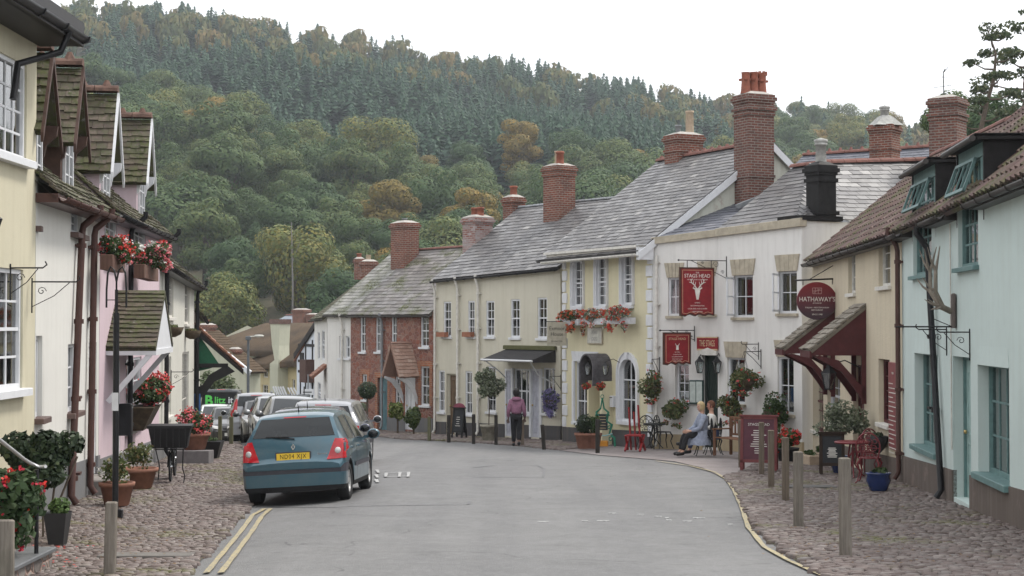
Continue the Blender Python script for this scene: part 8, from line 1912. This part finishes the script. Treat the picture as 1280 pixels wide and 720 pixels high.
def head_parts(t,c,f,up,hairm,style,skinm=SKIN):
    """c centre of the head, f facing direction"""
    f=Vector(f).normalized(); up=Vector(up).normalized(); sd=f.cross(up).normalized(); M=Matrix((sd,f,up)).transposed().to_4x4(); M.translation=c
    mb=MB(); mb.lathe([(0,-.125),(.030,-.118),(.052,-.095),(.066,-.05),(.075,.0),(.077,.04),(.068,.085),(.042,.112),(0,.122)],16,sx=.95,sy=1.15,M=M); mb.add([M@Vector(p) for p in ((-.012,.078,.012),(.012,.078,.012),(.018,.092,-.028),(-.018,.092,-.028),(0,.112,-.022))],[(0,1,4),(1,2,4),(2,3,4),(3,0,4)]); 
    for s in (-1,1): mb.lathe([(0,-.03),(.014,-.02),(.018,0),(.016,.02),(0,.03)],8,sx=.5,sy=1,M=M@Matrix.Translation((s*.076,-.005,-.01)))
    h=mb.build('face',skinm,t)
    mb=MB()
    for s in (-1,1): mb.lathe([(0,-.008),(.009,0),(0,.008)],8,M=M@Matrix.Translation((s*.028,.080,.012)))
    mb.build_each('eye',plain('eye_dark',(.05,.04,.035),.2,bump=0),h); mb=MB(); mb.box(-.022,.083,-.062,.022,.088,-.054,M=M); mb.build('mouth',plain('lips',(.35,.12,.10),.5,bump=0),h)
    g=random.Random(5); mb=MB(); V=[];n=20
    prof=[(-.10,.5),(-.06,.9),(-.02,1.04),(.03,1.08),(.08,1.0),(.112,.72),(.135,.35),(.142,0)] if style=='bob' else [(-.05,.75),(-.02,1.0),(.03,1.05),(.08,.98),(.112,.68),(.13,.33),(.136,0)]
    for (z,k) in prof:
        for j in range(n):
            a=2*math.pi*j/n; x,y=math.cos(a),math.sin(a); r=.083*k*(1+.05*math.sin(j*3.1+z*60))
            yy=y*1.15*r-.006; 
            if y>.25 and z<.07: yy=min(yy,.035 if style!='bob' else .045); 
            V.append(M@Vector((x*r*.97*(1.06 if style=='bob' else 1),yy,z)))
    m=len(prof); mb.add(V,[(i*n+j,i*n+(j+1)%n,(i+1)*n+(j+1)%n,(i+1)*n+j) for i in range(m-1) for j in range(n)],smooth=True); mb.build('hair',hairm,t)
FAB=lambda n,c:plain(n,c,.92,var=.22,scale=14,bump=.35)
# walking person from behind: facing away (+Y in the world), so local -y -> world +y
s=1.62/1.72
J={'pelvis':(0,0,.93),'waist':(0,0,1.07),'chest':(0,.0,1.27),'neck0':(0,0,1.40),'neck':(0,0,1.46),'head':(0,-.01,1.54),'crown':(0,-.0,1.62),
 'shL':(.17,0,1.33),'elL':(.23,.05,1.06),'wrL':(.24,-.03,.84),'paL':(.24,-.05,.77),'shR':(-.17,0,1.33),'elR':(-.23,.03,1.06),'wrR':(-.25,-.08,.86),'paR':(-.25,-.11,.79),
 'hpL':(.085,0,.88),'knL':(.085,-.02,.48),'anL':(.08,.02,.09),'toL':(.08,-.12,.035),'hpR':(-.085,0,.88),'knR':(-.09,.0,.48),'anR':(-.075,.20,.15),'toR':(-.075,.10,.04)}
J={k:Vector(v)*s for k,v in J.items()}
p=gp(645.5,560); HB=plain('black_hair',(.015,.013,.013),.6,bump=.4)
t=figure('person','person in a mauve pink jacket and black trousers walking away along the pavement',(p.x,p.y,G(p.x,p.y)+.045),math.pi,J,dict(jacket=FAB('mauve_jacket',(.25,.12,.18)),trousers=FAB('black_trousers',(.018,.018,.02)),shoes=plain('black_shoes',(.015,.015,.015),.4),skin=plain('gloved_skin',(.16,.10,.08),.7)),jk=1.06)
head_parts(t,Vector((0,-.012,1.575))*s,(0,-1,0),(0,0,1),HB,'bob'); 
mb=MB(); mb.lathe([(.06,-.05),(.12,-.04),(.14,0),(.12,.04),(.085,.06)],16,(0,.03,1.40*s),sx=1.0,sy=.85); mb.build('hood',FAB('mauve_jacket',(.25,.12,.18)),t)
# seated couple, facing picture-left (world -x): local -y -> world -x  => rz=-90deg
def seated(lean=0,knx=.10,cross=False):
    j={'pelvis':(0,0,.52),'waist':(0,.0,.67),'chest':(0,-.02,.88),'neck0':(0,-.02,1.01),'neck':(0,-.02,1.07),'head':(0,-.03,1.16),'crown':(0,-.03,1.24),
     'shL':(.165,-.02,.93),'elL':(.21,-.06,.68),'wrL':(.12,-.28,.62),'paL':(.08,-.34,.61),'shR':(-.165,-.02,.93),'elR':(-.21,-.06,.68),'wrR':(-.12,-.28,.63),'paR':(-.07,-.34,.62),
     'hpL':(.095,-.02,.50),'knL':(knx,-.46,.50),'anL':(.10,-.56,.09),'toL':(.10,-.70,.04),'hpR':(-.095,-.02,.50),'knR':(-knx,-.46,.50),'anR':(-.10,-.56,.09),'toR':(-.10,-.70,.04)}
    if cross: j.update({'knL':(.02,-.46,.60),'anL':(-.06,-.74,.26),'toL':(-.06,-.88,.27)})
    return j
q=gp(879,572); pw_=Vector((q.x,q.y,0)); pm=Vector((q.x+.30,q.y+.62,0))
J=seated(cross=True); t=figure('person','seated man in dark waistcoat, white sleeves and blue jeans with legs crossed',(pm.x,pm.y,G(pm.x,pm.y)+.055),R(-82),J,dict(jacket=FAB('white_shirt',(.62,.61,.57)),vest=FAB('dark_waistcoat',(.03,.03,.035)),trousers=FAB('blue_jeans',(.06,.075,.14)),shoes=plain('black_shoes',(.015,.015,.015),.4)))
head_parts(t,Vector((0,-.035,1.20)),(-.1,-1,-.05),(0,0,1),plain('reddish_hair',(.14,.06,.035),.7,bump=.4),'short',plain('ruddy_skin',(.42,.19,.14),.6,var=.08,bump=.05))
J=seated(); J['waist']=(0,-.02,.67); J['chest']=(0,-.06,.87); J['elL']=(.20,-.16,.66); J['elR']=(-.20,-.16,.66); J['wrL']=(.10,-.36,.60); J['wrR']=(-.10,-.36,.60); J['paL']=(.06,-.42,.59); J['paR']=(-.06,-.42,.59)
t=figure('person','seated blonde woman in a pale blue grey coat and black trousers',(pw_.x,pw_.y,G(pw_.x,pw_.y)+.055),R(-78),J,dict(jacket=FAB('blue_grey_coat',(.26,.29,.365)),trousers=FAB('black_trousers',(.018,.018,.02)),shoes=plain('black_boots',(.018,.016,.016),.35)),jk=1.0)
head_parts(t,Vector((0,-.06,1.18)),(.15,-1,0),(0,0,1),plain('blonde_hair',(.52,.40,.22),.65,var=.25,bump=.5),'bob')
mb=MB(); V=[];n=18
for (z,kx,ky,y0) in ((.62,.20,.17,-.03),(.50,.23,.22,-.08),(.36,.27,.28,-.10),(.26,.29,.30,-.10)):
    for j in range(n): a=2*math.pi*j/n; V.append((kx*math.cos(a)*(1+.04*math.sin(j*2.3)),y0+ky*math.sin(a),z+.015*math.sin(j*1.7)))
mb.add(V,[(i*n+j,i*n+(j+1)%n,(i+1)*n+(j+1)%n,(i+1)*n+j) for i in range(3) for j in range(n)],smooth=True); mb.build('coat_skirt',FAB('blue_grey_coat',(.26,.29,.365)),t)
iron_chair(Vector((pw_.x+.02,pw_.y,0)),R(-90),CBLK,'black iron chair under the seated blonde woman','iron_garden_chair'); iron_chair(Vector((pm.x+.02,pm.y,0)),R(-90),CBLK,'black iron chair under the seated man','iron_garden_chair')
# ---------------------------------------------------------------- air
def haze_box():
    m,nt=newmat('haze_air'); p=N(nt,'ShaderNodeVolumePrincipled'); p.inputs['Color'].default_value=(.86,.92,1,1); p.inputs['Density'].default_value=HAZE; p.inputs['Anisotropy'].default_value=.2
    o=N(nt,'ShaderNodeOutputMaterial'); nt.links.new(p.outputs[0],o.inputs['Volume'])
    MB().box(-950,-140,-70,950,1450,130).build('haze',m,kind='stuff')
HAZE=.00028
if HAZE: haze_box()
# ---------------------------------------------------------------- world, sun, camera
w=bpy.data.worlds.new('World'); S.world=w; w.use_nodes=True; nt=w.node_tree; nt.nodes.clear()
SUN_E,SUN_A=R(56),R(62)   # elevation, compass angle of the light
sky=N(nt,'ShaderNodeTexSky',sky_type='NISHITA'); sky.sun_disc=False; sky.sun_elevation=SUN_E; sky.sun_rotation=SUN_A; sky.altitude=100; sky.air_density=1.5; sky.dust_density=5
tc=N(nt,'ShaderNodeTexCoord'); n=noi(nt,2.2,tc.outputs['Generated'],5,.55); 
cloud=mixc(nt,remap(nt,n,.3,.7,0,1),(10.5,10.8,11.4),(14.5,14.5,14.6))
c=mixc(nt,.88,sky.outputs[0],cloud)
bg=N(nt,'ShaderNodeBackground'); bg.inputs['Strength'].default_value=.098; nt.links.new(c,bg.inputs[0])
o=N(nt,'ShaderNodeOutputWorld'); nt.links.new(bg.outputs[0],o.inputs[0])
sd=bpy.data.lights.new('sun','SUN'); sd.energy=2.2; sd.angle=R(12); sd.color=(1,.95,.88); so=bpy.data.objects.new('sun',sd); COL.objects.link(so)
dirv=Vector((math.sin(SUN_A)*math.cos(SUN_E),math.cos(SUN_A)*math.cos(SUN_E),math.sin(SUN_E)))
so.rotation_euler=dirv.to_track_quat('Z','Y').to_euler(); so.location=(-20,-20,60)
cd=bpy.data.cameras.new('camera'); cam=bpy.data.objects.new('camera',cd); COL.objects.link(cam); S.camera=cam
cd.lens=36*2000/1280; cd.sensor_width=36; cd.clip_end=4000; cd.clip_start=.1; cam.location=(0,0,EYE); cam.rotation_euler=(math.pi/2+PIT,0,0)
vs=S.view_settings; vs.view_transform='Standard'; vs.look='None'; vs.gamma=1; vs.use_curve_mapping=False; vs.exposure=0.45
S.cycles.use_denoising=True; S.cycles.max_bounces=6; S.cycles.diffuse_bounces=3; S.cycles.glossy_bounces=3; S.cycles.transparent_max_bounces=10; S.cycles.volume_bounces=0; S.cycles.volume_step_rate=10
